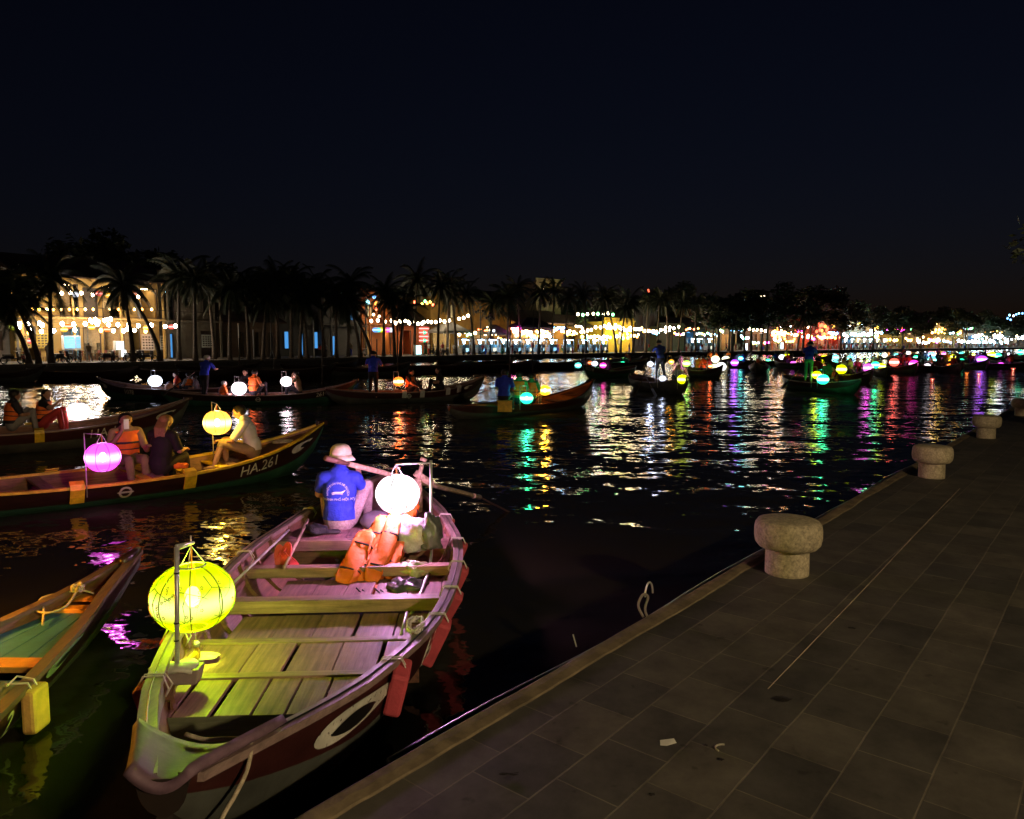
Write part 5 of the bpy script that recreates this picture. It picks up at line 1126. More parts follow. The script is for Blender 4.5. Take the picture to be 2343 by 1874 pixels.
EX = [(1945, 820, 62, 5, 'cyan'), (1978, 826, 60, 6, 'lime'), (2018, 838, 52, 7, 'yellow'), (2078, 808, 120, 4.5, 'white'), (2096, 818, 92, 5, 'green'), (2122, 838, 60, 6, 'rose'), (2160, 810, 118, 4.5, 'magenta'), (2174, 838, 58, 6, 'orange'), (2200, 826, 80, 5.5, 'green'), (2226, 812, 110, 4.5, 'yellow'), (2258, 806, 130, 4, 'rose'), (2290, 836, 66, 6.5, 'pink'), (2306, 812, 112, 4.5, 'white'), (2316, 828, 84, 5, 'amber'), (2338, 838, 70, 6, 'cyan'), (1758, 826, 76, 5, 'green'), (1738, 836, 58, 6, 'yellow'), (1815, 832, 68, 5.5, 'pink'), (1448, 826, 82, 4.5, 'rose'), (1425, 832, 70, 5, 'green')]
EX.sort()
for i, (px, py, y, rp, key) in enumerate(EX):
    a = at_y(px, 800, y); an = .5 + i * 1.9; dx, dy = 3.0 * math.cos(an), 3.0 * math.sin(an)
    B, _, _ = make_boat('small lantern boat far out, %s from the left among the extra ones' % ordn(i), (a.x + dx, y + dy), (a.x - dx, y - dy), 1.5, .45, .85, .65, 'hull', 'under_grey', 'rail', None, eye=False, n=12, deck=False, thw=(0,), group='boats far out on the river')
    kn_ = {'rose': 'pinkish white', 'lime': 'lime green'}.get(key, key)
    lant('%s lantern of the %s small lantern boat from the left' % (kn_, ordn(i)), px, py, y - .2, rp * 1.15, key, 3.4, 200, boat=B, seg=14)
    put(['sit', 'sitvest', 'sitreach'][i % 3], 'passenger in the %s small lantern boat from the left' % ordn(i), a.x + .8 * math.cos(an), y + .8 * math.sin(an), .28, an + 2, C(shirt=['redc', 'darkc', 'shirtw', 'blue'][i % 4]), 1.05)
# small floating paper lanterns
for i, (px, py, k) in enumerate(((2133, 871, 'red'), (2212, 857, 'orange'), (2240, 859, 'red'), (2318, 847, 'red'))):
    p = at_z(px, py, 0); s = p.y * 4.2 / FPX; root = thing('floating_lantern', ['red paper lantern floating under the blue-white lanterns', 'orange-white paper lantern floating left of a red one', 'red paper lantern floating below the violet lantern', 'red paper lantern floating alone near the right edge'][i], 'floating lantern', p, i, 'small paper lanterns floating on the river')
    mb = MB()
    for j in range(8):
        a = j * math.pi / 4; mb.add([(s * .35 * math.cos(a - .35), s * .35 * math.sin(a - .35), 0), (s * .35 * math.cos(a + .35), s * .35 * math.sin(a + .35), 0), (s * 1.0 * math.cos(a + .3), s * 1.0 * math.sin(a + .3), s * .9), (s * 1.2 * math.cos(a), s * 1.2 * math.sin(a), s * 1.3), (s * 1.0 * math.cos(a - .3), s * 1.0 * math.sin(a - .3), s * .9)], [(0, 1, 2, 3, 4)])
    mb.build('petals', emitter('petal_%s' % k, LC[k][0], 1.3, 'NONE'), root); mb = MB(); mb.ball((0, 0, s * .5), s * .3, 6); mb.build('candle_glow', emitter('candle', (1, .7, .4), 12), root)
# ================================================================ far bank
FQ = [Vector(p) for p in ((-75, 2, 0), (-34.2, 60, 0), (-1, 104, 0), (44, 142, 0), (95, 190, 0), (250, 330, 0))]
def far_pt(s_seg, o, z=0):        # s_seg = segment index + fraction
    i = min(int(s_seg), len(FQ) - 2); t = s_seg - i; a, b = FQ[i], FQ[i + 1]; d = (b - a).normalized(); n = Vector((-d.y, d.x, 0))
    p = a.lerp(b, t) + n * o; return Vector((p.x, p.y, z))
def far_at(px, o, z=.6):          # where the sight line of picture column px meets the line at offset o behind the quay edge
    k = (px - 1171.5) / FPX * 1.004
    for i in range(len(FQ) - 1):
        a, b = FQ[i], FQ[i + 1]; d = (b - a).normalized(); n = Vector((-d.y, d.x, 0)); A = a + n * o; Bv = b + n * o
        den = (Bv.x - A.x) - k * (Bv.y - A.y)
        if abs(den) < 1e-9: continue
        t = (k * A.y - A.x) / den
        if (-.02 if i else -1) <= t <= (1.02 if i < len(FQ) - 2 else 3) and A.y + (Bv.y - A.y) * t > 0: p = A + (Bv - A) * t; return Vector((p.x, p.y, z)), math.atan2(d.y, d.x), i + t
    raise ValueError(px)
def z_of(py, y): return at_y(1171, py, y).z
# ground behind, quay wall and lit strip on top
mb = MB(); vs = []; fs = []
for i, p in enumerate(FQ):
    j = min(i, len(FQ) - 2); d = (FQ[j + 1] - FQ[j]).normalized(); n = Vector((-d.y, d.x, 0)); vs += [(p.x, p.y, .6), ((p + n * 500).x, (p + n * 500).y, .6), (p.x, p.y, -1)]
for i in range(len(FQ) - 1): a = 3 * i; fs += [(a, a + 3, a + 4, a + 1), (a, a + 2, a + 5, a + 3)]
mb.add(vs, fs); tag(mb.build('far_quay', mat('far_paving', (.16, .14, .12), .8, 0, .35, .8)), kind='structure')
mb = MB()
for i in range(len(FQ) - 1):
    a, b = FQ[i], FQ[i + 1]; d = (b - a).normalized(); n = Vector((-d.y, d.x, 0)); mb.beam(a + n * .15 + Vector((0, 0, .56)), b + n * .15 + Vector((0, 0, .56)), .42, .22)
tag(mb.build('far_kerb', mat('far_kerb', (.22, .2, .18), .85)), kind='structure')
# far end of the river
mb = MB(); mb.box((210, 372, .3), (260, 60, 1.6), R(8)); tag(mb.build('far_shore', M['darkwood']), kind='structure')

def facade(px0, px1, label, wallc, storeys=2, sh=3.6, o=14, depth=9, cells=None, roof='flat', balcony=False, door='dark', win='dark', lit=None, awn=None, parapet=.5, roofc=None, ground='shop', upper=None, col2=None, cat='building', roomc=(1, .75, .45), rs=6):
    """house on the far quay, from picture column px0 to px1; ground/upper = list of opening kinds along the front"""
    a, ra, _ = far_at(px0, o); b, rb, _ = far_at(px1, o); d = b - a; W = d.length; ang = math.atan2(d.y, d.x)
    root = thing('house', label, cat, (a + b) / 2, ang); wm_ = mat('wall_%s' % '_'.join('%g' % c for c in wallc), wallc, .85, 0, .25, .7); H = storeys * sh
    T = .25; mb = MB(); openings = []
    rows = [ground] + [upper or ['dark', 'dark']] * (storeys - 1)
    for si, row in enumerate(rows):
        n = len(row); cw = W / n; z0 = si * sh
        for k, kind in enumerate(row):
            x0 = -W / 2 + k * cw; x1 = x0 + cw
            if kind == 'blank': mb.box(((x0 + x1) / 2, T / 2, z0 + sh / 2), (cw, T, sh)); continue
            sp = {'shop': (.86, .0, .80), 'shopblue': (.86, 0, .8), 'door': (.34, 0, .68), 'bluedoor': (.30, 0, .68), 'window': (.4, .28, .72), 'bluewin': (.42, .2, .72), 'litwin': (.42, .25, .72), 'arch': (.5, .05, .75), 'dark': (.36, .25, .7), 'opendark': (.7, 0, .75), 'gallery': (.88, .0, .82), 'galleryblue': (.5, 0, .8)}[kind]
            ow = cw * sp[0]; xa = (x0 + x1) / 2 - ow / 2; xb = xa + ow; za = z0 + sh * sp[1]; zb = z0 + sh * sp[2]
            mb.box(((x0 + xa) / 2, T / 2, z0 + sh / 2), (xa - x0, T, sh)); mb.box(((xb + x1) / 2, T / 2, z0 + sh / 2), (x1 - xb, T, sh))
            mb.box(((xa + xb) / 2, T / 2, (zb + z0 + sh) / 2), (ow, T, z0 + sh - zb))
            if za > z0 + .01: mb.box(((xa + xb) / 2, T / 2, (z0 + za) / 2), (ow, T, za - z0))
            openings.append((kind, xa, xb, za, zb, si))
    mb.box((-W / 2 + .12, depth / 2 + T, H / 2), (.24, depth - .01, H - .02)); mb.box((W / 2 - .12, depth / 2 + T, H / 2), (.24, depth - .01, H - .02)); mb.box((0, depth + T, H / 2), (W, .2, H))
    mb.build('wall', wm_, root)
    fl = MB()
    for si in range(1, storeys + 1): fl.box((0, depth / 2 + .1, si * sh - .1), (W - .5, depth - .3, .18))
    fl.build('floor_slab', wm_, root)
    inner = mat('room_wall', (.5, .38, .22), .8); trim = mat('trim_dark', (.05, .03, .02), .6)
    for kind, xa, xb, za, zb, si in openings:
        w = xb - xa; cx = (xa + xb) / 2; h = zb - za
        f = MB(); e = .07
        for bx in ((xa + e / 2, cx, 0), (xb - e / 2, cx, 0)): f.box((bx[0], .03, (za + zb) / 2), (e, .14, h - .006))
        f.box((cx, .03, zb - e / 2 - .003), (w - 2 * e, .13, e))
        fo = f.build('window_frame' if za > si * sh + .1 else 'door_frame', trim, root)
        if kind in ('shop', 'shopblue', 'gallery', 'galleryblue', 'arch'):
            r = MB(); r.box((cx, 3.2, (za + zb) / 2), (w + 1, .1, h + .6)); r.build('room_wall', inner if 'blue' not in kind else mat('room_blue', (.12, .3, .5), .8), root)
            r = MB(); r.box((cx, 1.2, zb - .02), (min(w * .6, 2.5), .2, .06)); r.build('ceiling_lamp', emitter('lamp_%s_%g' % ('_'.join('%g' % c for c in roomc), rs) if 'blue' not in kind else 'lamp_blue', roomc if 'blue' not in kind else (.25, .6, 1), rs * 9 if 'blue' not in kind else 20), root)
            rg = random.Random(int(px0 * 7 + xa * 13)); g = MB()
            for q in range(int(w * 2.2)):
                gx = rg.uniform(xa + .2, xb - .2); hh = rg.uniform(.4, 1.7); g.box((gx, rg.uniform(1.4, 2.8), za + hh / 2 + .01), (rg.uniform(.2, .6), .35, hh))
            g.build('goods', mat('goods_%d' % rg.randint(0, 3), rg.choice([(.4, .1, .05), (.3, .25, .15), (.1, .15, .25), (.5, .4, .3)]), .7, 0, .8, 3), root)
        elif kind in ('bluedoor', 'bluewin', 'litwin'):
            p = MB(); p.box((cx + w * .15, .16, (za + zb) / 2), (w * .55, .02, h - .2)); p.build('lit_pane', emitter('pane_blue', (.10, .42, .95), .8, 'NONE') if kind != 'litwin' else emitter('pane_warm', (1, .72, .3), .8, 'NONE'), fo)
            p = MB(); p.box((cx, .22, (za + zb) / 2), (w, .03, h)); p.build('shutter', trim, fo)
        else:
            p = MB(); p.box((cx, .19, (za + zb) / 2), (w - .02, .03, h - .02)); p.build('door' if za <= si * sh + .1 else 'shutter', mat('shutter_%s' % ('y' if kind == 'door' and col2 else 'd'), col2 or (.07, .05, .04), .6, 0, .3), fo)
    if balcony:
        for si in range(1, storeys):
            z = si * sh; bmb = MB(); bmb.box((0, -.75, z), (W, 1.5, .16)); bo = bmb.build('balcony', wm_, root)
            rl = MB(); rl.beam((-W / 2, -1.45, z + 1.0), (W / 2, -1.45, z + 1.0), .06, .06); rl.beam((-W / 2, -1.45, z + .2), (W / 2, -1.45, z + .2), .05, .05)
            nb = int(W / .28)
            for q in range(nb + 1): x = -W / 2 + W * q / nb; rl.beam((x, -1.45, z + .09), (x, -1.45, z + 1.0), .035, .035)
            rl.build('railing', trim, bo)
            for q in range(max(2, int(W / 4)) + 1):
                pl = MB(); x = lerp(-W / 2 + .2, W / 2 - .2, q / max(2, int(W / 4))); pl.box((x, -1.35, z / 2 - .04), (.2, .2, z - .12)); pl.build('column', wm_, root); pl = MB(); pl.box((x, -1.35, z + sh / 2 + .04), (.16, .16, sh - .14)); pl.build('column', wm_, root)
    if roof == 'flat':
        p = MB(); p.box((0, -.02, H + .1), (W + .2, .5, .22)); p.box((0, .1, H + parapet / 2 + .2), (W - .02, .2, parapet)); p.build('parapet', wm_, root)
    elif roof == 'tile':
        rc = mat('roof_tiles', (.10, .055, .04), .85, 0, .4, 3, .03, 6, (6, .5, 1)); p = MB(); e = 1.6 if not balcony else 1.9; rz = H + 2.2
        p.add([(-W / 2 - .3, -e, H - .15), (W / 2 + .3, -e, H - .15), (W / 2 + .3, depth / 2, rz), (-W / 2 - .3, depth / 2, rz), (-W / 2 - .3, depth + .6, H), (W / 2 + .3, depth + .6, H),
               (-W / 2 - .3, -e, H - .3), (W / 2 + .3, -e, H - .3), (W / 2 + .3, depth / 2, rz - .15), (-W / 2 - .3, depth / 2, rz - .15), (-W / 2 - .3, depth + .6, H - .15), (W / 2 + .3, depth + .6, H - .15)],
              [(0, 1, 2, 3), (3, 2, 5, 4), (7, 6, 9, 8), (8, 9, 10, 11), (0, 6, 7, 1), (4, 5, 11, 10), (0, 3, 9, 6), (1, 7, 8, 2), (3, 4, 10, 9), (2, 8, 11, 5)])
        p.build('roof', rc, root)
        g = MB(); g.add([(-W / 2, T, H), (-W / 2, depth, H), (-W / 2, depth / 2, rz - .2), (W / 2, T, H), (W / 2, depth, H), (W / 2, depth / 2, rz - .2)], [(0, 2, 1), (3, 4, 5)]); g.build('gable', wm_, root)
    if awn:
        aw = MB(); z = sh * .86; aw.add([(-W / 2, -.02, z), (W / 2, -.02, z), (W / 2, -2.2, z - .7), (-W / 2, -2.2, z - .7), (-W / 2, -.02, z - .04), (W / 2, -.02, z - .04), (W / 2, -2.2, z - .78), (-W / 2, -2.2, z - .78)], [(0, 3, 2, 1), (4, 5, 6, 7), (3, 7, 6, 2), (0, 4, 7, 3), (1, 2, 6, 5)])
        aw.build('awning', mat('awning_%s' % '_'.join('%g' % c for c in awn), awn, .8), root)
    return root, a, b, W
Y1 = (.44, .29, .09); Y2 = (.34, .20, .04); OR = (.5, .16, .04); WHT = (.42, .40, .36); GR = (.07, .065, .06); BR = (.16, .10, .06)
facade(-120, 40, 'grey two-storey house at the far left edge behind a leafy tree', (.2, .19, .18), 2, 3.9, 14, balcony=True, ground=['bluewin', 'dark'], upper=['dark', 'dark'])
facade(42, 372, 'yellow two-storey cafe with a long balcony and rows of bulbs', Y1, 2, 4.0, 13, balcony=True, ground=['shop', 'blank', 'shop', 'shopblue', 'shop', 'shop', 'blank'], upper=['gallery', 'blank', 'gallery', 'opendark', 'gallery', 'blank', 'gallery'], roof='tile', rs=5)
facade(374, 500, 'dim two-storey house with cyan-lit window beside the yellow cafe', (.20, .17, .12), 2, 4.0, 14, balcony=True, ground=['bluedoor', 'blank', 'opendark'], upper=['galleryblue', 'blank', 'dark'], roof='flat', parapet=1.2)
facade(502, 640, 'dark low house with yellow columns between palm trunks', BR, 1, 4.3, 15, ground=['door', 'door', 'door', 'door'], col2=(.25, .17, .05), roof='tile')
facade(642, 742, 'low white-corniced house with three cyan doorways', (.10, .095, .09), 1, 4.4, 15, ground=['bluewin', 'bluedoor', 'bluewin'], parapet=1.0)
facade(744, 828, 'dark two-storey house with one tall cyan door and a white balcony ledge', (.09, .085, .08), 2, 3.9, 14, balcony=True, ground=['bluedoor', 'blank'], upper=['dark', 'bluewin'])
facade(832, 898, 'orange two-storey shop hung with coloured banners', OR, 2, 4.2, 14, balcony=True, ground=['shop', 'blank', 'shop'], upper=['litwin', 'gallery'], roomc=(1, .8, .35))
facade(900, 985, 'low orange-red shop with a wall of red lanterns', (.6, .17, .05), 1, 4.4, 14, ground=['blank', 'shop', 'blank', 'door'], roof='tile', roomc=(1, .6, .3))
facade(988, 1082, 'yellow two-storey shophouse with lit upper wall behind palms', Y2, 2, 4.4, 14, ground=['shop', 'shop'], upper=['blank', 'litwin', 'blank'], awn=(.2, .17, .14), roomc=(1, .8, .4))
facade(1084, 1168, 'yellow house with warm lit ground floor behind the food carts', Y2, 2, 4.2, 16, ground=['shop', 'shop'], upper=['blank', 'window', 'blank'], roof='tile', awn=(.18, .14, .1))
facade(1170, 1292, 'lantern shop with purple hipped roof and many glowing lanterns', Y2, 1, 5.2, 13, ground=['shop', 'shop', 'shop'], roof='tile', awn=(.16, .06, .12), rs=9)
facade(1226, 1282, 'tall yellow church-like gable rising behind the lantern shop', (.5, .4, .22), 3, 4.4, 24, ground=['blank'], upper=['arch'], roof='flat', rs=2)
facade(1294, 1380, 'yellow garden wall house behind the carts, hung with bulbs', Y2, 1, 4.8, 16, ground=['shop', 'blank', 'blank'], roof='tile')
facade(1382, 1448, 'bright yellow house at the end of the cart row', (.62, .42, .04), 1, 5.6, 12, ground=['blank', 'litwin', 'blank'], roof='flat', roomc=(1, .85, .3))
facade(1450, 1500, 'dark two-storey house with white posts right of the bright yellow house', GR, 2, 4.2, 16, ground=['dark', 'dark'], upper=['dark', 'dark'])
facade(1502, 1562, 'dark green-walled house with pale pillar', (.10, .11, .05), 1, 5.0, 14, ground=['blank', 'door', 'blank'], col2=(.4, .4, .36))
facade(1564, 1618, 'dark shop lit by cold blue carts', GR, 1, 5, 15, ground=['shopblue', 'shopblue'], roof='tile')
facade(1620, 1668, 'two-storey white-lit cafe with orange ground floor', (.4, .25, .12), 2, 4.6, 14, balcony=True, ground=['shop', 'shop'], upper=['gallery', 'gallery'], rs=8, roomc=(1, .7, .35))
facade(1669, 1760, 'long brown low house with visitors in front', (.25, .2, .15), 1, 5, 14, ground=['shop', 'opendark', 'shop'], roof='tile', rs=3, roomc=(1, .85, .7))
facade(1762, 1850, 'wide orange-lit restaurant under a strung roof', OR, 1, 5.5, 15, ground=['shop', 'shop', 'shop'], roof='flat', rs=9)
facade(1852, 1915, 'red-lit two-storey restaurant with a roof terrace', (.5, .08, .04), 2, 4.4, 14, balcony=True, ground=['shop', 'shop'], upper=['gallery', 'gallery'], rs=9, roomc=(1, .3, .15))
facade(1918, 1995, 'white-lit two-storey shop row right of the red restaurant', WHT, 2, 4.2, 14, ground=['shop', 'shopblue', 'shop'], upper=['dark', 'litwin'], rs=10, roomc=(1, .95, .85))
facade(1997, 2062, 'low house with yellow-lit front and magenta roof lights', (.5, .4, .12), 2, 4.4, 16, ground=['shop', 'shop'], upper=['gallery', 'blank'], rs=8, roomc=(1, .85, .4), roof='tile')
facade(2064, 2125, 'dark gabled house with a dim orange front', BR, 1, 6, 16, ground=['shop', 'shop'], roof='tile', rs=5, roomc=(1, .6, .3))
facade(2127, 2195, 'two-storey house glowing amber on both floors', (.5, .32, .08), 2, 4.6, 15, balcony=True, ground=['gallery', 'gallery', 'gallery'], upper=['gallery', 'gallery', 'gallery'], rs=10, roomc=(1, .65, .2), roof='tile')
facade(2197, 2262, 'low white-lit market hall at the bend of the river', WHT, 1, 5.5, 15, ground=['shop', 'shopblue', 'shop'], rs=9, roomc=(.9, .95, 1), roof='tile')
facade(2264, 2345, 'long market hall with cold white lamps at the right edge', WHT, 1, 5.5, 15, ground=['shopblue', 'shop', 'shop'], rs=9, roomc=(.9, .95, 1), roof='tile')
for px0, px1, lab, n, o in ((1668, 1722, 'dark hotel block behind the trees with a lit roof bar', 4, 60), (1724, 1752, 'tall dark tower block with a few white windows', 5, 70), (2005, 2050, 'hill house with a magenta-lit terrace', 3, 50), (2292, 2350, 'distant white hotel with blue roof lights', 3, 60)):
    facade(px0, px1, lab, (.04, .04, .045), n, 4.2, o, ground=['blank'], upper=['dark', 'litwin', 'dark'] if n > 3 else ['dark', 'dark'], roof='flat')

# strings of bulbs: each a thing with its cable and bulbs
bulb_me = {}; rj = random.Random(5)
def bulbs(label, pts, key='warmwhite', r=.10, color=(1, .80, .50), s=60, sag=.25, drop=.12, cols=None):
    """pts: (px, py, offset) bulb by bulb"""
    if pts[0][0] > 840: r = round(r * 1.15, 3); s = max(4, round(s * .72)); pts = [(a, b + rj.gauss(0, 1.6), c) for a, b, c in pts if rj.random() > .10 or len(pts) < 5]
    P_ = []
    for px, py, o in pts:
        q, _, _ = far_at(px, o); q.z = z_of(py, q.y); P_.append(q)
    root = thing('string_lights', label, 'string lights', P_[0], 0, 'strings of bulbs along the far quay'); L0 = P_[0]
    mb = MB(); mb.tube([p - L0 + Vector((0, 0, drop + .05)) for p in P_], .012, 4); mb.build('cable', M['black'], root)
    for i, p in enumerate(P_):
        cc, nm = (color, key) if not cols else cols[i % len(cols)]
        k = (nm, round(r, 3), s)
        if k not in bulb_me: t = MB(); t.ball((0, 0, 0), r, 6, sz=1.15); o_ = t.build('bulb', emitter('glow_%s_%g' % (nm, s), cc, s), root, True); bulb_me[k] = o_.data
        else: o_ = bpy.data.objects.new('bulb', bulb_me[k]); col.objects.link(o_); o_.parent = root
        o_.location = p - L0
    return root
rg = random.Random(77)
def row(x0, x1, y0, y1, n, o, jit=1.5, sag=0):
    return [(lerp(x0, x1, i / (n - 1)) + rg.uniform(-jit, jit), lerp(y0, y1, i / (n - 1)) + sag * 4 * (i / (n - 1)) * (1 - i / (n - 1)) + rg.uniform(-1, 1), o) for i in range(n)]
WARM = ((1, .62, .22), 'warm'); WW = ((1, .74, .44), 'warmwhite'); CW = ((.72, .84, 1), 'coldwhite'); RD = ((1, .12, .05), 'red'); OG = ((1, .40, .06), 'orange'); YL = ((1, .75, .1), 'yellow'); GN = ((.2, 1, .3), 'green'); BL = ((.15, .4, 1), 'blue'); MG = ((1, .05, .7), 'magenta'); CY = ((.3, .85, 1), 'cyan')
bulbs('row of small warm bulbs along the balcony rail of the yellow cafe', [(x, 708, 11.4) for x in (72, 87, 103, 120, 135, 152, 171, 189, 207, 225, 262, 282, 300, 318, 335, 357)], r=.12, cols=[WARM, OG, YL, WARM, OG], s=26)
bulbs('upper row of bulbs under the eaves of the yellow cafe', [(58, 674, 11), (87, 675, 11), (118, 673, 11), (155, 671, 11), (175, 670, 11), (187, 675, 11), (200, 671, 11), (225, 674, 11), (259, 676, 11), (275, 671, 11), (294, 678, 11), (320, 674, 11), (328, 679, 11)], r=.16, cols=[WW, WW, YL, WW, WW, CW], s=48)
bulbs('main row of white bulbs on the ground floor of the yellow cafe', [(4, 742, 9), (56, 741, 9), (76, 741, 9), (101, 740, 9), (107, 744, 9), (153, 741, 9), (179, 742, 9), (205, 741, 9), (232, 742, 9), (258, 743, 9), (279, 743, 9), (303, 743, 9), (325, 745, 9), (355, 744, 9), (386, 747, 9), (409, 746, 9)], r=.18, s=60, color=(1, .86, .68))
bulbs('lower uneven row of bulbs over the tables of the yellow cafe', [(55, 749, 10.5), (78, 755, 10.5), (77, 761, 10.5), (105, 758, 10.5), (133, 757, 10.5), (155, 753, 10.5), (181, 755, 10.5), (240, 756, 10.5), (268, 757, 10.5), (291, 757, 10.5), (300, 753, 10.5), (316, 756, 10.5), (341, 758, 10.5)], r=.18, s=50, cols=[WW, WW, OG, WW, CW])
bulbs('short cluster of bright white bulbs above the cafe sign', [(217, 733, 8.6), (222, 736, 8.6), (229, 731, 8.6), (235, 736, 8.6), (249, 733, 8.6), (256, 731, 8.6), (263, 730, 8.6)], r=.16, s=80, color=(1, .92, .85))
bulbs('sparse string between the palms by the banner shop', row(852, 985, 735, 738, 9, 9), r=.17, s=40)
bulbs('long white string of bulbs before the orange shops', row(900, 1000, 735, 738, 11, 8) + row(1008, 1072, 738, 724, 7, 8), r=.17, s=60)
bulbs('low warm string under the tents of the yellow shophouse', row(1052, 1160, 762, 764, 10, 10), r=.2, s=30, color=(1, .7, .35))
bulbs('dense warm string under the eaves of the lantern shop', row(1175, 1310, 757, 760, 22, 10), r=.19, s=45, cols=[WW, WARM, WW, OG])
bulbs('second dense row of glowing bulbs inside the lantern shop', row(1180, 1262, 766, 768, 14, 11.5), r=.2, s=26, cols=[WARM, OG, YL])
bulbs('sloping string of bulbs above the right food carts', row(1312, 1352, 762, 756, 6, 8) + row(1360, 1392, 752, 744, 4, 8), r=.2, s=55)
bulbs('high string of bulbs before the garden trees', row(1320, 1400, 720, 719, 8, 12), r=.2, s=40, cols=[WW, GN, WW])
bulbs('long wavy string of bulbs over the cart row end', row(1385, 1460, 752, 754, 14, 9, 3), r=.2, s=50)
bulbs('string of bulbs over the dark houses, sagging at the middle', row(1405, 1500, 745, 760, 12, 8, 2), r=.19, s=45); bulbs('string of bulbs before the dark green house', row(1480, 1550, 756, 750, 8, 8, 2), r=.2, s=55)
bulbs('string of warm lamps over the lantern garden', row(1330, 1445, 772, 770, 13, 11, 3), r=.24, s=28, cols=[YL, GN, YL, WW])
bulbs('white string from the lit cafe toward the pagoda lights', row(1690, 1745, 752, 758, 7, 9), r=.24, s=50); bulbs('bulbs tracing the stacked orange pagoda roof', [(1772, 752, 10), (1776, 742, 10), (1774, 762, 10), (1778, 768, 10), (1770, 768, 10), (1783, 757, 10), (1768, 757, 10)] + row(1762, 1800, 766, 767, 8, 10), r=.26, s=22, cols=[OG, RD, WARM])
bulbs('bulbs along the wide orange restaurant', row(1765, 1850, 760, 770, 12, 10, 3), r=.26, s=50, cols=[WW, OG, CW]); bulbs('scattered high bulbs left of the red restaurant', row(1780, 1850, 745, 748, 7, 12, 4), r=.22, s=40, cols=[CW, WW])
bulbs('red lamps stacked on the front of the red restaurant', [(x + rg.uniform(-2, 2), y, 9) for y in (740, 748, 756, 764) for x in (1868, 1874, 1880, 1886)] + [(1862, 760, 9), (1895, 765, 9)], r=.32, s=7, cols=[RD, RD, OG])
bulbs('orange lamps on the roof of the red restaurant', [(1897, 737, 10), (1903, 741, 10), (1909, 738, 10), (1900, 748, 10)], r=.36, s=8, cols=[OG])
bulbs('row of orange lamps under the red restaurant balcony', row(1870, 1915, 773, 772, 9, 9), r=.28, s=26, cols=[OG, RD, WW])
bulbs('white bulbs hanging over the shops right of the red restaurant', row(1925, 2010, 766, 762, 13, 9, 3), r=.3, s=60, cols=[CW, WW, CY]); bulbs('upper white bulbs of the shop row', [(1925, 740, 12), (1958, 743, 12), (1966, 742, 12), (1972, 743, 12), (1985, 757, 12), (1979, 763, 12)], r=.32, s=45, cols=[CW, YL])
bulbs('magenta lamps on the hill terrace', [(2005, 726, 46), (2014, 720, 46), (2015, 727, 46), (2022, 724, 46), (2030, 727, 46), (2034, 722, 46), (2041, 726, 46)], r=.42, s=9, cols=[MG, MG, OG])
bulbs('yellow and amber lamps of the glowing two-storey house, upper floor', [(x + rg.uniform(-1, 1), y + rg.uniform(-2, 2), 11) for y in (753, 760) for x in range(2118, 2190, 7)], r=.32, s=22, cols=[OG, YL, WARM, OG])
bulbs('amber lamps in the ground floor of the glowing house', row(2093, 2150, 776, 777, 11, 11), r=.3, s=24, cols=[WARM])
bulbs('yellow lamps on the low house front', row(2022, 2045, 778, 778, 5, 11), r=.34, s=26, cols=[YL, OG, WW]); bulbs('scattered coloured lamps above the dark gabled house', [(2040, 752, 12), (2055, 757, 12), (2048, 765, 12), (2076, 755, 12), (2098, 758, 12), (2000, 747, 12), (1993, 752, 12)], r=.3, s=24, cols=[YL, OG, WW, GN])
bulbs('white bulbs edging the market hall roof', row(2222, 2282, 768, 766, 16, 9, 1), r=.32, s=55, cols=[CW, WW, WW]); bulbs('orange and red specks above the market hall', row(2235, 2290, 758, 762, 9, 12, 2), r=.24, s=16, cols=[OG, YL, WW])
bulbs('cold white lamps along the market hall front', row(2188, 2300, 782, 784, 18, 8, 3), r=.42, s=48, cols=[CW, CW, CY]); bulbs('last string of white bulbs at the right edge', row(2290, 2342, 775, 775, 8, 9), r=.26, s=35, cols=[CW]); bulbs('two red lamps at the right edge', [(2334, 776, 8), (2341, 778, 8)], r=.35, s=10, cols=[RD, OG])
bulbs('blue and white roof lights of the distant hotel', [(2293, 728, 57), (2297, 722, 57), (2300, 731, 57), (2306, 724, 57), (2312, 720, 57), (2318, 718, 57), (2326, 716, 57), (2334, 714, 57)], r=.5, s=10, cols=[BL, CY, BL, CW])
bulbs('roof bar lights of the dark hotel block', [(1684, 682, 58), (1698, 687, 58), (1707, 693, 58), (1710, 683, 58), (1716, 688, 58), (1719, 695, 58)], r=.3, s=8, cols=[YL, CW, BL, RD, OG, OG]); bulbs('white window lights of the tower block', [(1732, 672, 68), (1733, 680, 68), (1741, 681, 68), (1740, 687, 68), (1731, 686, 68)], r=.3, s=9, cols=[WW])
bulbs('pair of white lamps on a roof among the dark trees', [(1785, 701, 30), (1777, 708, 30)], r=.3, s=30, cols=[CW]); bulbs('single faint red lamp on a mast', [(1479, 664, 50), (1480, 665, 50)], r=.2, s=5, cols=[RD])
bulbs('green, yellow and red lights in the tree before the orange-red shop', [(952, 695, 8), (968, 693, 8), (975, 690, 8), (980, 696, 8), (987, 692, 8), (993, 696, 8)], r=.16, s=14, cols=[RD, YL, GN, OG, YL, RD])
bulbs('blue and amber lights on the balcony of the banner shop', [(845, 692, 12), (862, 684, 12), (866, 695, 12), (872, 692, 12), (860, 680, 12)], r=.26, s=9, cols=[CY, OG, WW, BL, OG]); bulbs('white lamps on the ledge of the banner shop', [(858, 720, 11), (871, 721, 11), (864, 709, 11)], r=.16, s=30, cols=[WW, WW, RD])
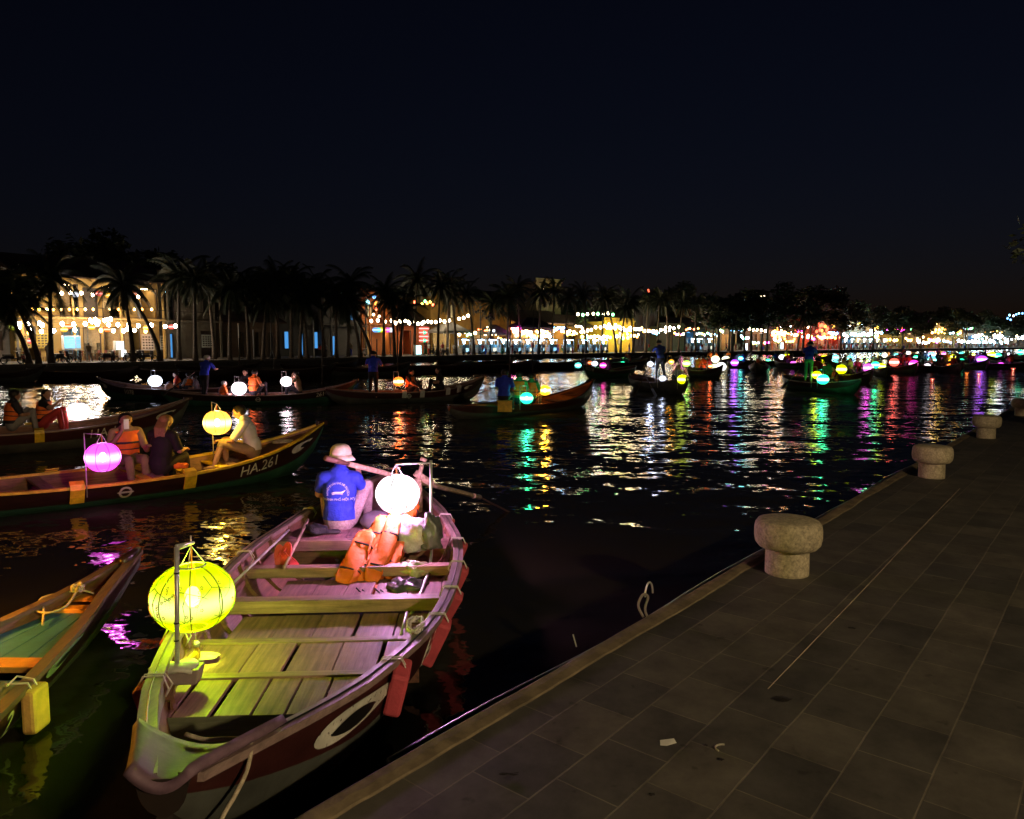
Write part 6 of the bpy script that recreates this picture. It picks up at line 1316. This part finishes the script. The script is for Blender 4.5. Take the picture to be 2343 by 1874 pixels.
# shorter strings of mixed lights strung over the street
PAL = [[WW, CW], [WARM, OG], [OG, YL], [RD, OG, WARM], [BL, CY], [CW, GN, YL], [OG, MG, WW], [CY, CW, GN], [RD, MG]]
xs_ = [x for x in range(1066, 2330, 25)]
for i, x in enumerate(xs_):
    y0 = rg.uniform(742, 776) if x < 1700 else rg.uniform(742, 784); q, _, _ = far_at(x, 8); rr_ = q.y * rg.uniform(1.5, 2.3) / FPX; n_ = rg.randint(4, 8); wd = rg.uniform(14, 34)
    bulbs('short string of mixed bulbs over the far street, %s from the left' % ordn(i), [(x + wd * k / n_ + rg.uniform(-1, 1), y0 + 14 * (k / n_) * (1 - k / n_) + rg.uniform(-1.2, 1.2), rg.uniform(6.5, 10.5)) for k in range(n_)], r=round(rr_, 2), s=rg.choice([22, 34, 48]), cols=rg.choice(PAL))
# hanging silk lanterns on the fronts
def hang(label, px, py, o, r, key, st=2.2):
    q, _, _ = far_at(px, o); q.z = z_of(py, q.y); return make_lantern(label, q, r, key, st, None, .8, .0, hook=q + Vector((0, 0, r + .3)), seg=12, group='silk lanterns hanging on the house fronts')
for i, (px, py, k) in enumerate(((41, 749, 'yellow'), (166, 747, 'orange'), (157, 754, 'amber'), (219, 749, 'amber'), (254, 754, 'orange'), (343, 750, 'amber'), (400, 748, 'red'), (187, 674, 'cool'), (240, 672, 'red'), (260, 676, 'amber'), (294, 676, 'rose'), (80, 780, 'red'), (318, 672, 'orange'))):
    hang('%s silk lantern %s of the yellow cafe, %s from the left' % ({'yellow': 'yellow', 'orange': 'orange', 'amber': 'amber', 'red': 'red', 'cool': 'blue-white', 'rose': 'pinkish white'}[k], 'under the eaves' if py < 700 else 'on the ground floor', ordn([p for p in (41, 80, 157, 166, 219, 254, 343, 400)].index(px) if py > 700 else [187, 240, 260, 294, 318].index(px))), px, py, 9.8, .30, k, 1.6)
for r_i, py in enumerate((752, 761, 770, 779)):
    for c_i, px in enumerate((966, 972, 978)): hang('red lantern, %s in the %s row of the hanging lantern wall' % (['left', 'middle', 'right'][c_i], ordn(r_i)), px, py, 11, .34, 'red' if (r_i + c_i) % 2 else 'green' if c_i == 1 else 'red', 1.5)
for i, (px, k, kn_) in enumerate(((862, 'blue', 'blue'), (868, 'cyan', 'cyan'), (875, 'yellow', 'yellow'), (882, 'red', 'red'), (889, 'pink', 'pink'), (897, 'cool', 'pale'))): hang('%s silk lantern in the banner row over the orange shop door' % kn_, px, 755, 12, .42, k, 1.3)

# carts
def cart(px, o, label, i, tint=(.38, .70, 1), st=16, sc=1.0):
    q, a, _ = far_at(px, o); root = thing('food_cart', label, 'food cart', q, a, 'lit food carts on the far quay'); root.scale = (sc,) * 3
    t = MB(); t.box((0, 0, .62), (1.7, .8, .72)); t.build('counter', mat('cart_white', (.5, .55, .6), .4, 0, .3, 3), root, bevel=.02)
    t = MB(); t.box((0, -.1, 1.2), (1.5, .5, .42)); t.build('display_case', mat('cart_glass', (.25, .5, .6), .15, 0, .5, 6), root)
    t = MB(); t.box((0, 0, 2.22), (2.1, 1.3, .07)); t.box((0, 0, 2.29), (1.5, .8, .08)); t.build('canopy', mat('cart_roof', (.04, .04, .06), .6), root)
    for sx in (-.8, .8):
        for sy in (-.36, .36): t = MB(); t.box((sx, sy, 1.59), (.05, .05, 1.2)); t.build('post', M['white'], root)
    for sx in (-.55, .55): t = MB(); t.tube([(sx, -.44, .26), (sx, -.36, .26)], .26, 12); t.build('wheel', M['black'], root)
    t = MB(); t.box((0, -.3, 2.12), (1.3, .08, .06)); t.box((-.35, -.38, 1.72), (.3, .04, .3)); t.build('light_tube', emitter('tube_%s_%g' % ('_'.join('%g' % c for c in tint), st), tint, st * 4), root)
    t = MB(); t.box((.3, -.42, .68), (.6, .03, .5)); t.build('sign_board', emitter('sign_%d' % (i % 3), [(.5, .85, 1), (.3, .7, 1), (.95, .95, .7)][i % 3], 1.3), root)
    return root
for i, px in enumerate((1062, 1098, 1125, 1152, 1180, 1208, 1234, 1262, 1300, 1334, 1358, 1378)): cart(px, 4.5 + (i % 3) * .6, 'white-blue lit food cart, %s from the left in the long cart row' % ordn(i), i)
for i, px in enumerate((1580, 1594, 1618)): cart(px, 5, 'cold blue lit cart, %s from the left before the dark shop' % ordn(i), i, (.45, .8, 1), 10, 1.15)
for i, px in enumerate((1925, 1940, 1954, 1968, 1982, 1998, 2014, 2182, 2196, 2212, 2228, 2244, 2260, 2276)): cart(px, 4.5, 'market stall with %s light, %s from the left past the red restaurant' % (['white', 'cyan', 'yellow'][i % 3], ordn(i)), i, [(1, .95, .9), (.4, .85, 1), (1, .9, .4)][i % 3], 10, 1.25)

# lit drink fridge and panels
def lit_box(px, py0, py1, o, w, color, st, name, label, cat):
    q, a, _ = far_at(px, o); z0, z1 = z_of(py1, q.y), z_of(py0, q.y); root = thing(name, label, cat, Vector((q.x, q.y, max(.6, z0))), a); h = z1 - max(.6, z0)
    t = MB(); t.box((0, .3, h / 2), (w, .5, h)); t.build('cabinet', M['white'], root, bevel=.02)
    t = MB(); t.box((0, .04, h * .52), (w * .86, .03, h * .82)); t.build('lit_front', emitter('front_%g_%g_%g_%g' % (*color, st), color, st), root)
    t = MB()
    for k in range(1, 4): t.box((0, .015, h * (.14 + .2 * k)), (w * .8, .02, .03))
    t.box((0, .012, h * .5), (.03, .02, h * .8)); t.build('shelf', M['white'], root)
lit_box(168, 768, 800, 10, 1.0, (.2, .65, 1), 2.2, 'drinks_fridge', 'blue-lit drinks fridge at the front of the yellow cafe', 'fridge')
lit_box(182, 768, 800, 10.2, .9, (.3, .7, 1), 1.2, 'drinks_fridge', 'second dimmer fridge right of the blue-lit fridge', 'fridge')
lit_box(282, 780, 802, 9, .8, (.8, 1, .95), 3.0, 'light_panel', 'greenish white glowing signboard before the shelves of the cafe', 'sign')
lit_box(290, 800, 818, 6, .45, (.9, 1, 1), 4.0, 'light_panel', 'small bright white signboard low between the motorbikes', 'sign')
lit_box(960, 789, 816, 6, 1.1, (.5, .95, 1), 3.0, 'light_panel', 'tall cyan-white glowing signboard before the orange-red shop', 'sign')
lit_box(1704, 785, 804, 8, 1.1, (.8, .9, 1), 4, 'light_panel', 'white glowing pillar sign before the long brown house', 'sign'); lit_box(1785, 783, 800, 8, 1.2, (.7, .85, 1), 5, 'light_panel', 'bluish white oval sign before the pagoda lights', 'sign')
for i, (px, y0, y1, c) in enumerate(((62, 765, 795, (.5, .36, .08)), (110, 762, 797, (.55, .4, .06)), (345, 765, 802, (.62, .52, .44)), (380, 768, 800, (.5, .5, .44)), (262, 690, 705, (.55, .4, .2)), (480, 766, 795, (.5, .55, .48)))):
    q, a, _ = far_at(px, 12.6); z0, z1 = z_of(y1, q.y), z_of(y0, q.y); root = thing('menu_board', ['yellow menu board with small pictures at the left of the cafe', 'second yellow menu board between palm trunks', 'pale menu board with rows of small pictures at the right of the cafe', 'narrow pale board at the right corner of the cafe', 'small board on the upper floor of the cafe', 'white board behind potted plants beside the cafe'][i], 'board', q - Vector((0, 0, q.z - z0)), a)
    t = MB(); t.box((0, 0, (z1 - z0) / 2), (1.3 if i != 3 else .6, .06, z1 - z0)); t.build('panel', mat('board_%d' % i, c, .7), root)
    t = MB(); rr = random.Random(i)
    for u in range(4):
        for v in range(5): t.box((-.45 + .3 * u if i != 3 else -.2 + .13 * u, -.035, (z1 - z0) * (.15 + .17 * v)), (.2 if i != 3 else .09, .012, (z1 - z0) * .10))
    t.build('pictures', mat('pictures', (.12, .09, .06), .6, 0, .9, 9), root)
# tables, chairs, umbrella-like tents
for i, px in enumerate((128, 205, 222, 240, 262)):
    q, a, _ = far_at(px, 7.5); root = thing('cafe_table', 'small wooden cafe table, %s from the left before the yellow cafe' % ordn(i), 'table', q, a)
    t = MB(); t.box((0, 0, .72), (.8, .7, .05)); t.build('tabletop', mat('table_wood', (.35, .18, .08), .5), root)
    for sx in (-.33, .33):
        for sy in (-.28, .28): t = MB(); t.box((sx, sy, .35), (.05, .05, .69)); t.build('leg', MATS['table_wood'], root)
    for s in (-1, 1):
        c = thing('cafe_chair', 'red wooden chair on the %s of the %s cafe table' % ('left' if s < 0 else 'right', ordn(i)), 'chair', q + Vector((math.cos(a), math.sin(a), 0)) * s * .85, a + (0 if s > 0 else math.pi))
        t = MB(); t.box((0, 0, .45), (.42, .42, .04)); t.build('seat', mat('chair_red', (.3, .08, .04), .5), c); t = MB(); t.box((.2, 0, .75), (.04, .42, .5)); t.build('backrest', MATS['chair_red'], c)
        for sx in (-.18, .18):
            for sy in (-.18, .18): t = MB(); t.box((sx, sy, .21), (.04, .04, .42)); t.build('leg', MATS['chair_red'], c)
def tent(px, o, w, label, c, h=2.6):
    q, a, _ = far_at(px, o); root = thing('canopy_tent', label, 'tent', q, a); t = MB(); hw = w / 2
    t.add([(-hw, -1.6, h), (hw, -1.6, h), (hw, 1.6, h), (-hw, 1.6, h), (-hw * .25, 0, h + 1.3), (hw * .25, 0, h + 1.3), (-hw, -1.6, h - .3), (hw, -1.6, h - .3), (hw, 1.6, h - .3), (-hw, 1.6, h - .3)], [(0, 1, 5, 4), (1, 2, 5), (2, 3, 4, 5), (3, 0, 4), (0, 6, 7, 1), (1, 7, 8, 2), (2, 8, 9, 3), (3, 9, 6, 0)])
    t.build('roof', mat('tent_%s' % '_'.join('%g' % k for k in c), c, .8), root)
    for sx in (-hw + .1, hw - .1):
        for sy in (-1.5, 1.5): t = MB(); t.box((sx, sy, h / 2 - .15), (.07, .07, h - .3)); t.build('post', M['steel'], root)
tent(1215, 8, 7, 'dark purple peaked tent roof before the lantern shop', (.05, .02, .05), 4.4); tent(1030, 9, 6, 'grey striped tent over the shop at the yellow shophouse', (.16, .15, .14), 3.4); tent(1128, 9, 5, 'long grey awning tent beside the lamp post', (.14, .13, .11), 3.2)

# motorbikes
def bike_template():
    root = thing('motorbike', 'x', 'motorbike', (0, -60, -30), 0, 'motorbikes parked on the far quay'); bk = M['black']
    for x in (-.62, .62):
        w = MB(); w.tube([(x + .24 * math.cos(2 * math.pi * k / 16), 0, .29 + .24 * math.sin(2 * math.pi * k / 16)) for k in range(17)], .05, 6); w.build('wheel', bk, root, True)
    b_ = MB(); b_.box((-.25, 0, .52), (.8, .26, .26), top=.8); b_.beam((.15, 0, .42), (.45, 0, .5), .24, .1); b_.beam((.48, 0, .3), (.36, 0, .98), .2, .14); b_.build('body', mat('bike_paint', (.06, .05, .06), .3, 0, .3), root, bevel=.03)
    s = MB(); s.box((-.3, 0, .72), (.75, .24, .11)); s.build('seat', bk, root, bevel=.03); h = MB(); h.tube([(.3, -.32, 1.04), (.38, -.1, 1.0), (.38, .1, 1.0), (.3, .32, 1.04)], .02, 6); h.build('handlebar', M['steel'], root)
    m_ = MB(); m_.ball((.44, 0, .86), .08, 8); m_.build('headlight', M['white'], root, True); return root
BK = bike_template()
BKL = [35, 62, 140, 150, 172, 190, 255, 262, 300, 312, 322, 333, 345, 352, 835, 990, 1000, 1012, 1020]
for i, px in enumerate(BKL):
    q, a, _ = far_at(px, 3.2 + (i % 3) * .5); c = copy_tree(BK, None, {'body': mat('bike_red', (.4, .03, .03), .3) if i in (1,) else mat('bike_white', (.4, .4, .4), .3) if i in (14, 4) else MATS['bike_paint']}); c.location = q; c.rotation_euler = (0, 0, a + (1.1 if i % 2 else .6) * (1 if i % 3 else .2)); c['label'] = '%s parked motorbike, %s from the left on the far quay' % ('red' if i == 1 else 'pale' if i in (14, 4) else 'dark', ordn(i))
for ch in list(BK.children): bpy.data.objects.remove(ch)
bpy.data.objects.remove(BK)

# pedestrians
CL = ['shirtw', 'darkc', 'redc', 'greyc', 'blue', 'tan', 'blackc', 'greenc']; CN = dict(shirtw='white', darkc='dark', redc='red', greyc='grey', blue='blue', tan='tan', blackc='black', greenc='green')
PED = [(118, 5), (210, 6), (735, 7), (748, 6), (806, 8), (975, 5), (983, 6), (1003, 4), (1014, 4), (1040, 4), (1075, 6), (1105, 3), (1112, 3), (1150, 3), (1172, 3), (1184, 2.6), (1195, 3), (1218, 3), (1240, 3), (1258, 7), (1276, 7), (1285, 8), (1309, 3), (1322, 3), (1350, 4), (1366, 3), (1374, 3), (1388, 4),
       (1438, 6), (1483, 5), (1568, 5), (1572, 4), (1603, 4), (1632, 4), (1640, 6), (1658, 6), (1664, 7), (1672, 6), (1680, 5), (1688, 6), (1696, 6), (1712, 5), (1728, 6), (1735, 5), (1742, 6), (1752, 5), (1800, 6), (1808, 5), (1818, 5), (1830, 6), (1841, 4), (1856, 5), (1862, 5), (1871, 6), (1881, 5), (1889, 5), (1900, 6), (1908, 5)]
PED += [(1918 + 5.6 * i + rg.uniform(-2, 2), rg.uniform(2.0, 4.0)) for i in range(72)]
near_t = lambda px: 'by the ' + ('yellow cafe' if px < 380 else 'cyan doorways' if px < 820 else 'orange shops' if px < 1040 else 'long cart row' if px < 1400 else 'dark houses' if px < 1560 else 'blue carts' if px < 1650 else 'long brown house' if px < 1765 else 'pagoda lights' if px < 1855 else 'red restaurant' if px < 1918 else 'white-lit stalls' if px < 2060 else 'amber house' if px < 2200 else 'market hall')
cnt = {}
for i, (px, o) in enumerate(sorted(PED)):
    q, a, _ = far_at(px, o); k = ['stand', 'walk', 'standlong', 'walk'][i % 4]; cl = CL[(i * 5 + i // 3) % 8]; nt_ = near_t(px); key = (cl, nt_); cnt[key] = cnt.get(key, 0) + 1
    lab = '%s pedestrian in %s %s' % (ordn(cnt[key] - 1), CN[cl], nt_)
    c = put(k, lab, q.x, q.y, .6, a + rg.choice([0, math.pi, 1.5, -1.5, .6]), C(shirt=cl, trousers=CL[(i * 3) % 8]), rg.uniform(.93, 1.06), 'pedestrians on the far quay')

# palms
def frond_mb(t, L, az, el, droop, rg):
    pts = []; d = Vector((math.cos(az) * math.cos(el), math.sin(az) * math.cos(el), math.sin(el))); p = Vector((0, 0, 0)); n = 12
    for i in range(n + 1):
        pts.append(p.copy()); d = (d + Vector((0, 0, -droop * (i / n + .25)))).normalized(); p = p + d * L / n
    t.tube(pts, [.035 * (1 - i / (n + 1)) + .006 for i in range(n + 1)], 4, 0, False)
    for i in range(1, n + 1):
        for q in range(3):
            f = (i - 1 + q / 3) / n; a = pts[i - 1].lerp(pts[i], q / 3); dd = (pts[i] - pts[i - 1]).normalized(); sd = dd.cross(Vector((0, 0, 1))).normalized()
            ll = L * .26 * math.sin(math.pi * min(1, .12 + f * .88)) ** .6 * rg.uniform(.8, 1.1)
            for s in (1, -1):
                tip = a + sd * s * ll * .62 + dd * ll * .45 + Vector((0, 0, -ll * .55)); w = dd * .045
                t.add([a - w, a + w, tip], [(0, 1, 2)], 0)
leafm = mat('palm_leaf', (.026, .04, .015), .55, 0, .4, 2); barkm = mat('palm_bark', (.13, .10, .075), .85, 0, .4, 6, .01, 20)
CROWN = []
for v in range(4):
    rr = random.Random(40 + v); t = MB(); nf = 26
    for k in range(nf): frond_mb(t, rr.uniform(2.8, 3.7), 2.4 * k + rr.uniform(-.2, .2), lerp(1.25, -.95, k / nf) + rr.uniform(-.1, .1), rr.uniform(.14, .22), rr)
    me = bpy.data.meshes.new('crown'); me.from_pydata(t.v, [], t.f); me.materials.append(leafm); CROWN.append(me)
def palm(px, o, h, lean, label, v, sc=1.0):
    h *= (.74 if px < 950 else .84); sc *= .80
    q, a, _ = far_at(px, o); root = thing('palm_tree', label, 'palm tree', q, v * 1.3, 'coconut palms along the far quay'); inv = Matrix.Rotation(-v * 1.3, 3, 'Z')
    d = inv @ Vector((lean, 0, 0)); pts = [Vector((d.x * (i / 9) ** 1.6, d.y * (i / 9) ** 1.6, h * i / 9)) for i in range(10)]
    t = MB(); t.tube(pts, [.21 - .012 * i + (.07 if i == 0 else 0) for i in range(10)], 10); t.build('trunk', barkm, root, True)
    c = bpy.data.objects.new('crown', CROWN[v % 4]); col.objects.link(c); c.parent = root; c.location = pts[-1]; c.scale = (sc,) * 3; c.rotation_euler = (0, 0, v * 2.1)
PL = [(73, 2.5, 7, -2.2), (95, 2.2, 6.4, -1.6), (124, 3, 9.5, .3), (310, 3, 9, -.6), (372, 2.5, 9.5, -3.2), (452, 3, 10.5, .2), (530, 3.5, 9.5, .3), (574, 3, 10, -.2), (606, 3.4, 8.5, .6), (640, 3, 11, 0), (690, 3.5, 10, .6), (706, 3, 9, -.5), (772, 2.6, 9.5, .2), (826, 2.4, 9, -1.2), (852, 3, 8, -2.6), (905, 3, 9.5, -.4), (918, 3.6, 8, .5), (1003, 3, 11, .4),
      (1045, 4, 10, -.6), (1085, 3, 10, -.9), (1122, 6, 9, .4), (1161, 3, 10, .2), (1232, 3, 11, .4), (1291, 3, 10.5, .6), (1340, 3, 11, -.5), (1408, 3, 11, -2.0), (1418, 3.5, 9, .8), (1447, 3, 10.5, -.8), (1502, 3, 11, .3), (1550, 3, 10.5, .7), (1588, 3, 11, -.2), (1628, 3, 10.5, .2), (1664, 3, 11, .5), (1820, 3, 9, 1.2)]
PL += [(415, 6, 11, .3), (495, 6.5, 11, -.5), (670, 6.5, 12, .3), (745, 6, 11.5, -.6), (800, 6.5, 12, .4), (880, 6.5, 11, .3), (950, 6.5, 12, .5), (1025, 7, 12, .3), (1190, 7, 12, -.4), (1262, 7, 12, .4), (1375, 6, 11, .4), (1475, 6, 11, .4), (1525, 6, 11.5, -.4), (1610, 6, 11, .4), (1700, 4, 10, -.5), (1738, 4, 9.5, .5)]
PL.sort()
for i, (px, o, h, ln) in enumerate(PL): palm(px, o, h, ln, '%s coconut palm from the left on the far quay, %s trunk' % (ordn(i), 'leaning' if abs(ln) > 1 else 'upright'), i, 1.12 + .12 * ((i * 7) % 3))

# broadleaf trees: behind the houses and at the left edge
def crown_me(seed, n=3600, R0=4.2, ls=.34):
    rr = random.Random(seed); t = MB(); cl = [(Vector((rr.gauss(0, .5), rr.gauss(0, .5), rr.gauss(0, .32))) * R0, rr.uniform(.25, .45) * R0) for _ in range(16)]
    for i in range(n):
        c, r = rr.choice(cl); d = Vector((rr.gauss(0, 1), rr.gauss(0, 1), rr.gauss(0, 1))).normalized(); p = c + d * r * rr.uniform(.55, 1.0)
        u = Vector((rr.gauss(0, 1), rr.gauss(0, 1), rr.gauss(0, .6))).normalized(); w = u.cross(d).normalized(); s = ls * rr.uniform(.6, 1.3)
        t.add([p - u * s, p + w * s * .5, p + u * s, p - w * s * .5], [(0, 1, 2, 3)])
    me = bpy.data.meshes.new('crown'); me.from_pydata(t.v, [], t.f); me.materials.append(mat('tree_leaf', (.05, .075, .03), .6, 0, .4, 1)); return me
CM = [crown_me(s) for s in (1, 2, 3)]
def tree(loc, h, sc, label, v, cm=None, group='dark trees behind the houses', ls=None):
    root = thing('tree', label, 'tree', loc, v * 1.1, group); t = MB(); t.tube([(0, 0, 0), (.1, .05, h * .5), (.0, 0, h * .8)], [.3, .22, .12], 8)
    for k in range(5): a = k * 1.3; t.tube([(.05, .03, h * .5), (1.2 * math.cos(a) * sc, 1.2 * math.sin(a) * sc, h * .78)], [.12, .04], 6)
    t.build('trunk', barkm, root, True); c = bpy.data.objects.new('crown', cm or CM[v % 3]); col.objects.link(c); c.parent = root; c.location = (0, 0, h); c.scale = (sc, sc, sc * .8)
    return root
TL = [(-30, 5, 6.5, .9), (150, 26, 13, 1.5), (290, 27, 14, 1.5), (420, 26, 12, 1.4), (560, 24, 11, 1.3), (660, 26, 12, 1.3), (760, 27, 11.5, 1.3), (850, 28, 11, 1.3), (960, 28, 11.5, 1.3), (1060, 30, 11, 1.2), (1130, 30, 10.5, 1.2), (1310, 20, 5.0, .9), (1330, 24, 9, 1.1), (1450, 30, 11, 1.4), (1540, 28, 12, 1.6), (1600, 26, 11, 1.5), (1690, 24, 10, 1.4), (1750, 26, 10, 1.6), (1800, 24, 9, 1.4), (1850, 30, 13, 2.0), (1880, 34, 13, 2.0),
      (1950, 30, 9, 1.6), (2020, 30, 8, 1.6), (2080, 28, 10, 2.1), (2120, 34, 11, 2.3), (2170, 34, 10, 2.2), (2215, 30, 7, 1.8), (2260, 30, 6, 1.6), (2330, 26, 9, 2.0)]
for i, (px, o, h, sc) in enumerate(TL):
    h *= .72 if px < 1200 and i else .92
    q, a, _ = far_at(px, o); tree(q, h, sc, '%s broadleaf tree from the left behind the far houses' % ordn(i) if i != 0 and i != 11 else ('leafy tree with pale-lit leaves at the far left edge' if i == 0 else 'bright green lit garden tree beside the yellow gable'), i, group=None if i in (0, 11) else 'dark trees behind the houses')
FT = [(1640, 3, 8, 1.1), (1672, 4, 7.5, 1.1), (1715, 3, 8.5, 1.2), (1750, 5, 10, 1.5), (1832, 3, 8, 1.2), (1848, 7, 12, 1.7), (1918, 3, 8.5, 1.2), (1992, 4, 8, 1.1), (2058, 3, 8, 1.3), (2100, 5, 8.5, 1.4), (2200, 4, 9, 1.4), (2232, 9, 9, 1.6), (2300, 6, 9, 1.6)]
for i, (px, o, h, sc) in enumerate(FT):
    q, a, _ = far_at(px, o); tree(q, h, sc, '%s dark leafy tree from the left standing at the water side of the far street' % ordn(i), i + 1, group='dark street trees on the far quay')
# near tree whose leaf tips enter at the right edge
CMn = crown_me(9, 5200, 2.0, .075)
tree(Vector((9.9, 10.4, .6)), 2.75, 1.0, 'leafy tree on the near promenade whose leaf tips enter at the right edge', 1, CMn, None)

# old street lamp on the far quay, white posts, mooring poles
def lamp_post(px, o, label, h=5.5):
    q, a, _ = far_at(px, o); root = thing('street_lamp', label, 'street lamp', q, a); t = MB(); t.lathe([(.22, 0), (.18, .5), (.09, .7), (.07, h), (.03, h + .2)], (0, 0, 0), 10); t.build('post', M['black'], root, True)
    for k in range(5):
        x = (k - 2) * .42; z = h - .15 * abs(k - 2) + (.35 if k == 2 else 0); t = MB(); t.tube([(0, 0, h - .4), (x, 0, z - .25)], .03, 5); t.ball((x, 0, z), .2, 8); t.build('unlit_globe', M['black'], root, True)
lamp_post(1122, 2.6, 'unlit black street lamp with five globes before the cart row'); lamp_post(1100, 6, 'slim unlit street lamp left of the five-globe lamp', 6.5); lamp_post(625, 6, 'unlit lamp with white globes among the dark palms', 6)
for i, (px, o, h) in enumerate(((552, 2.5, 3.6), (722, 2.5, 4.2), (1080, 1.5, 2.2), (585, 2, 3))):
    q, a, _ = far_at(px, o); t = MB(); t.tube([(0, 0, 0), (0, 0, h)], .07, 6); o_ = t.build('pole', M['white'], None, True); o_.location = q; tag(o_, ['white sign pole among the dark palms at left', 'white pole before the cyan doorways', 'short pale pole left of the cart row', 'thin pale pole right of the white sign pole'][i], 'pole')
for i, (px, y, h) in enumerate(((735, 42, 3.0), (908, 40, 4.5), (1165, 44, 4.0), (1218, 46, 4.3), (545, 48, 2.6), (625, 50, 2.6), (860, 46, 2.5))):
    p = at_y(px, 800, y); t = MB(); t.tube([(0, 0, -1), (.08, 0, h)], .035, 6); o_ = t.build('mooring_pole', M['darkwood'], None, True); o_.location = (p.x, y, 0); tag(o_, 'thin wooden mooring pole standing in the water, %s of seven from the left' % ordn(sorted([735, 908, 1165, 1218, 545, 625, 860]).index(px)), 'pole', 'thin mooring poles in the river')

# dark boats moored along the far quay
MBP = [((-150, 41.5), (100, 43)), ((60, 44), (320, 44.5)), ((300, 45), (560, 46)), ((530, 47), (770, 49)), ((740, 50), (940, 53)), ((900, 54), (1080, 57)), ((1050, 58), (1230, 62)), ((1200, 64), (1360, 68)), ((1330, 74), (1470, 80)), ((1450, 86), (1560, 96)), ((1600, 104), (1720, 118)), ((1760, 122), (1880, 136)), ((400, 52), (600, 55)), ((640, 56), (820, 60)), ((1000, 64), (1180, 70))]
for i, ((pa_, ya), (pb_, yb_)) in enumerate(MBP):
    a, b = at_y(pa_, 800, ya), at_y(pb_, 800, yb_); dv = Vector((b.x - a.x, yb_ - ya, 0)); c = Vector((a.x, ya, 0)) + dv / 2; L = dv.length; dv.normalize()
    mb_, _, _ = make_boat('%s dark boat from the left moored along the far quay' % ordn(sorted(range(len(MBP)), key=lambda k: MBP[k][0][0] + MBP[k][1][0]).index(i)), tuple((c + dv * L / 2)[:2]), tuple((c - dv * L / 2)[:2]), 1.8, .55, .95, .75, 'hull', 'under_grey' if i % 4 == 0 else 'hull', 'darkwood', None, eye=False, n=14, deck=False, thw=(0,), floor='darkwood', inner='darkwood', group='dark boats moored along the far quay')
# ================================================================ river
mb = MB(); mb.add([(-420, -60, 0), (700, -60, 0), (700, 900, 0), (-420, 900, 0)], [(0, 1, 2, 3)]); wtr = mb.build('river', None or bpy.data.materials.new('river_water'))
wm = wtr.data.materials[0]; wm.use_nodes = True; nt = wm.node_tree; b = nt.nodes['Principled BSDF']
b.inputs['Base Color'].default_value = (.020, .018, .010, 1); b.inputs['Roughness'].default_value = .05; b.inputs['IOR'].default_value = 1.34; b.inputs['Specular IOR Level'].default_value = .6
tc = nt.nodes.new('ShaderNodeTexCoord'); prev = None
def wave(scale, amp, sx, sy, det, rot, rough=.5):
    mp = nt.nodes.new('ShaderNodeMapping'); mp.inputs['Scale'].default_value = (sx, sy, 1); mp.inputs['Rotation'].default_value = (0, 0, rot); mp.inputs['Location'].default_value = (scale * 3, amp * 70, 0)
    nt.links.new(tc.outputs['Object'], mp.inputs[0]); nz = nt.nodes.new('ShaderNodeTexNoise'); nz.inputs['Scale'].default_value = scale; nz.inputs['Detail'].default_value = det; nz.inputs['Roughness'].default_value = rough
    nt.links.new(mp.outputs[0], nz.inputs['Vector']); s = nt.nodes.new('ShaderNodeVectorMath'); s.operation = 'MULTIPLY_ADD'; nt.links.new(nz.outputs['Color'], s.inputs[0])
    s.inputs[1].default_value = (amp, amp, 0); s.inputs[2].default_value = (-amp / 2, -amp / 2, 0); return s.outputs[0]
outs = [wave(.7, .26, .6, 1.8, 3, .1), wave(2.8, .25, .8, 1.3, 2, -.2), wave(8.5, .30, .75, 1.2, 3, .5, .6)]
a = nt.nodes.new('ShaderNodeVectorMath'); a.operation = 'ADD'; nt.links.new(outs[0], a.inputs[0]); nt.links.new(outs[1], a.inputs[1])
a2 = nt.nodes.new('ShaderNodeVectorMath'); a2.operation = 'ADD'; nt.links.new(a.outputs[0], a2.inputs[0]); nt.links.new(outs[2], a2.inputs[1])
a3 = nt.nodes.new('ShaderNodeVectorMath'); a3.operation = 'ADD'; nt.links.new(a2.outputs[0], a3.inputs[0]); a3.inputs[1].default_value = (0, 0, 1)
a4 = nt.nodes.new('ShaderNodeVectorMath'); a4.operation = 'NORMALIZE'; nt.links.new(a3.outputs[0], a4.inputs[0]); nt.links.new(a4.outputs[0], b.inputs['Normal'])
tag(wtr, kind='structure')
for r in list(SEAT.values()):                   # the pattern figures are only copied from, never shown
    for ch in list(r.children): bpy.data.objects.remove(ch)
    bpy.data.objects.remove(r)
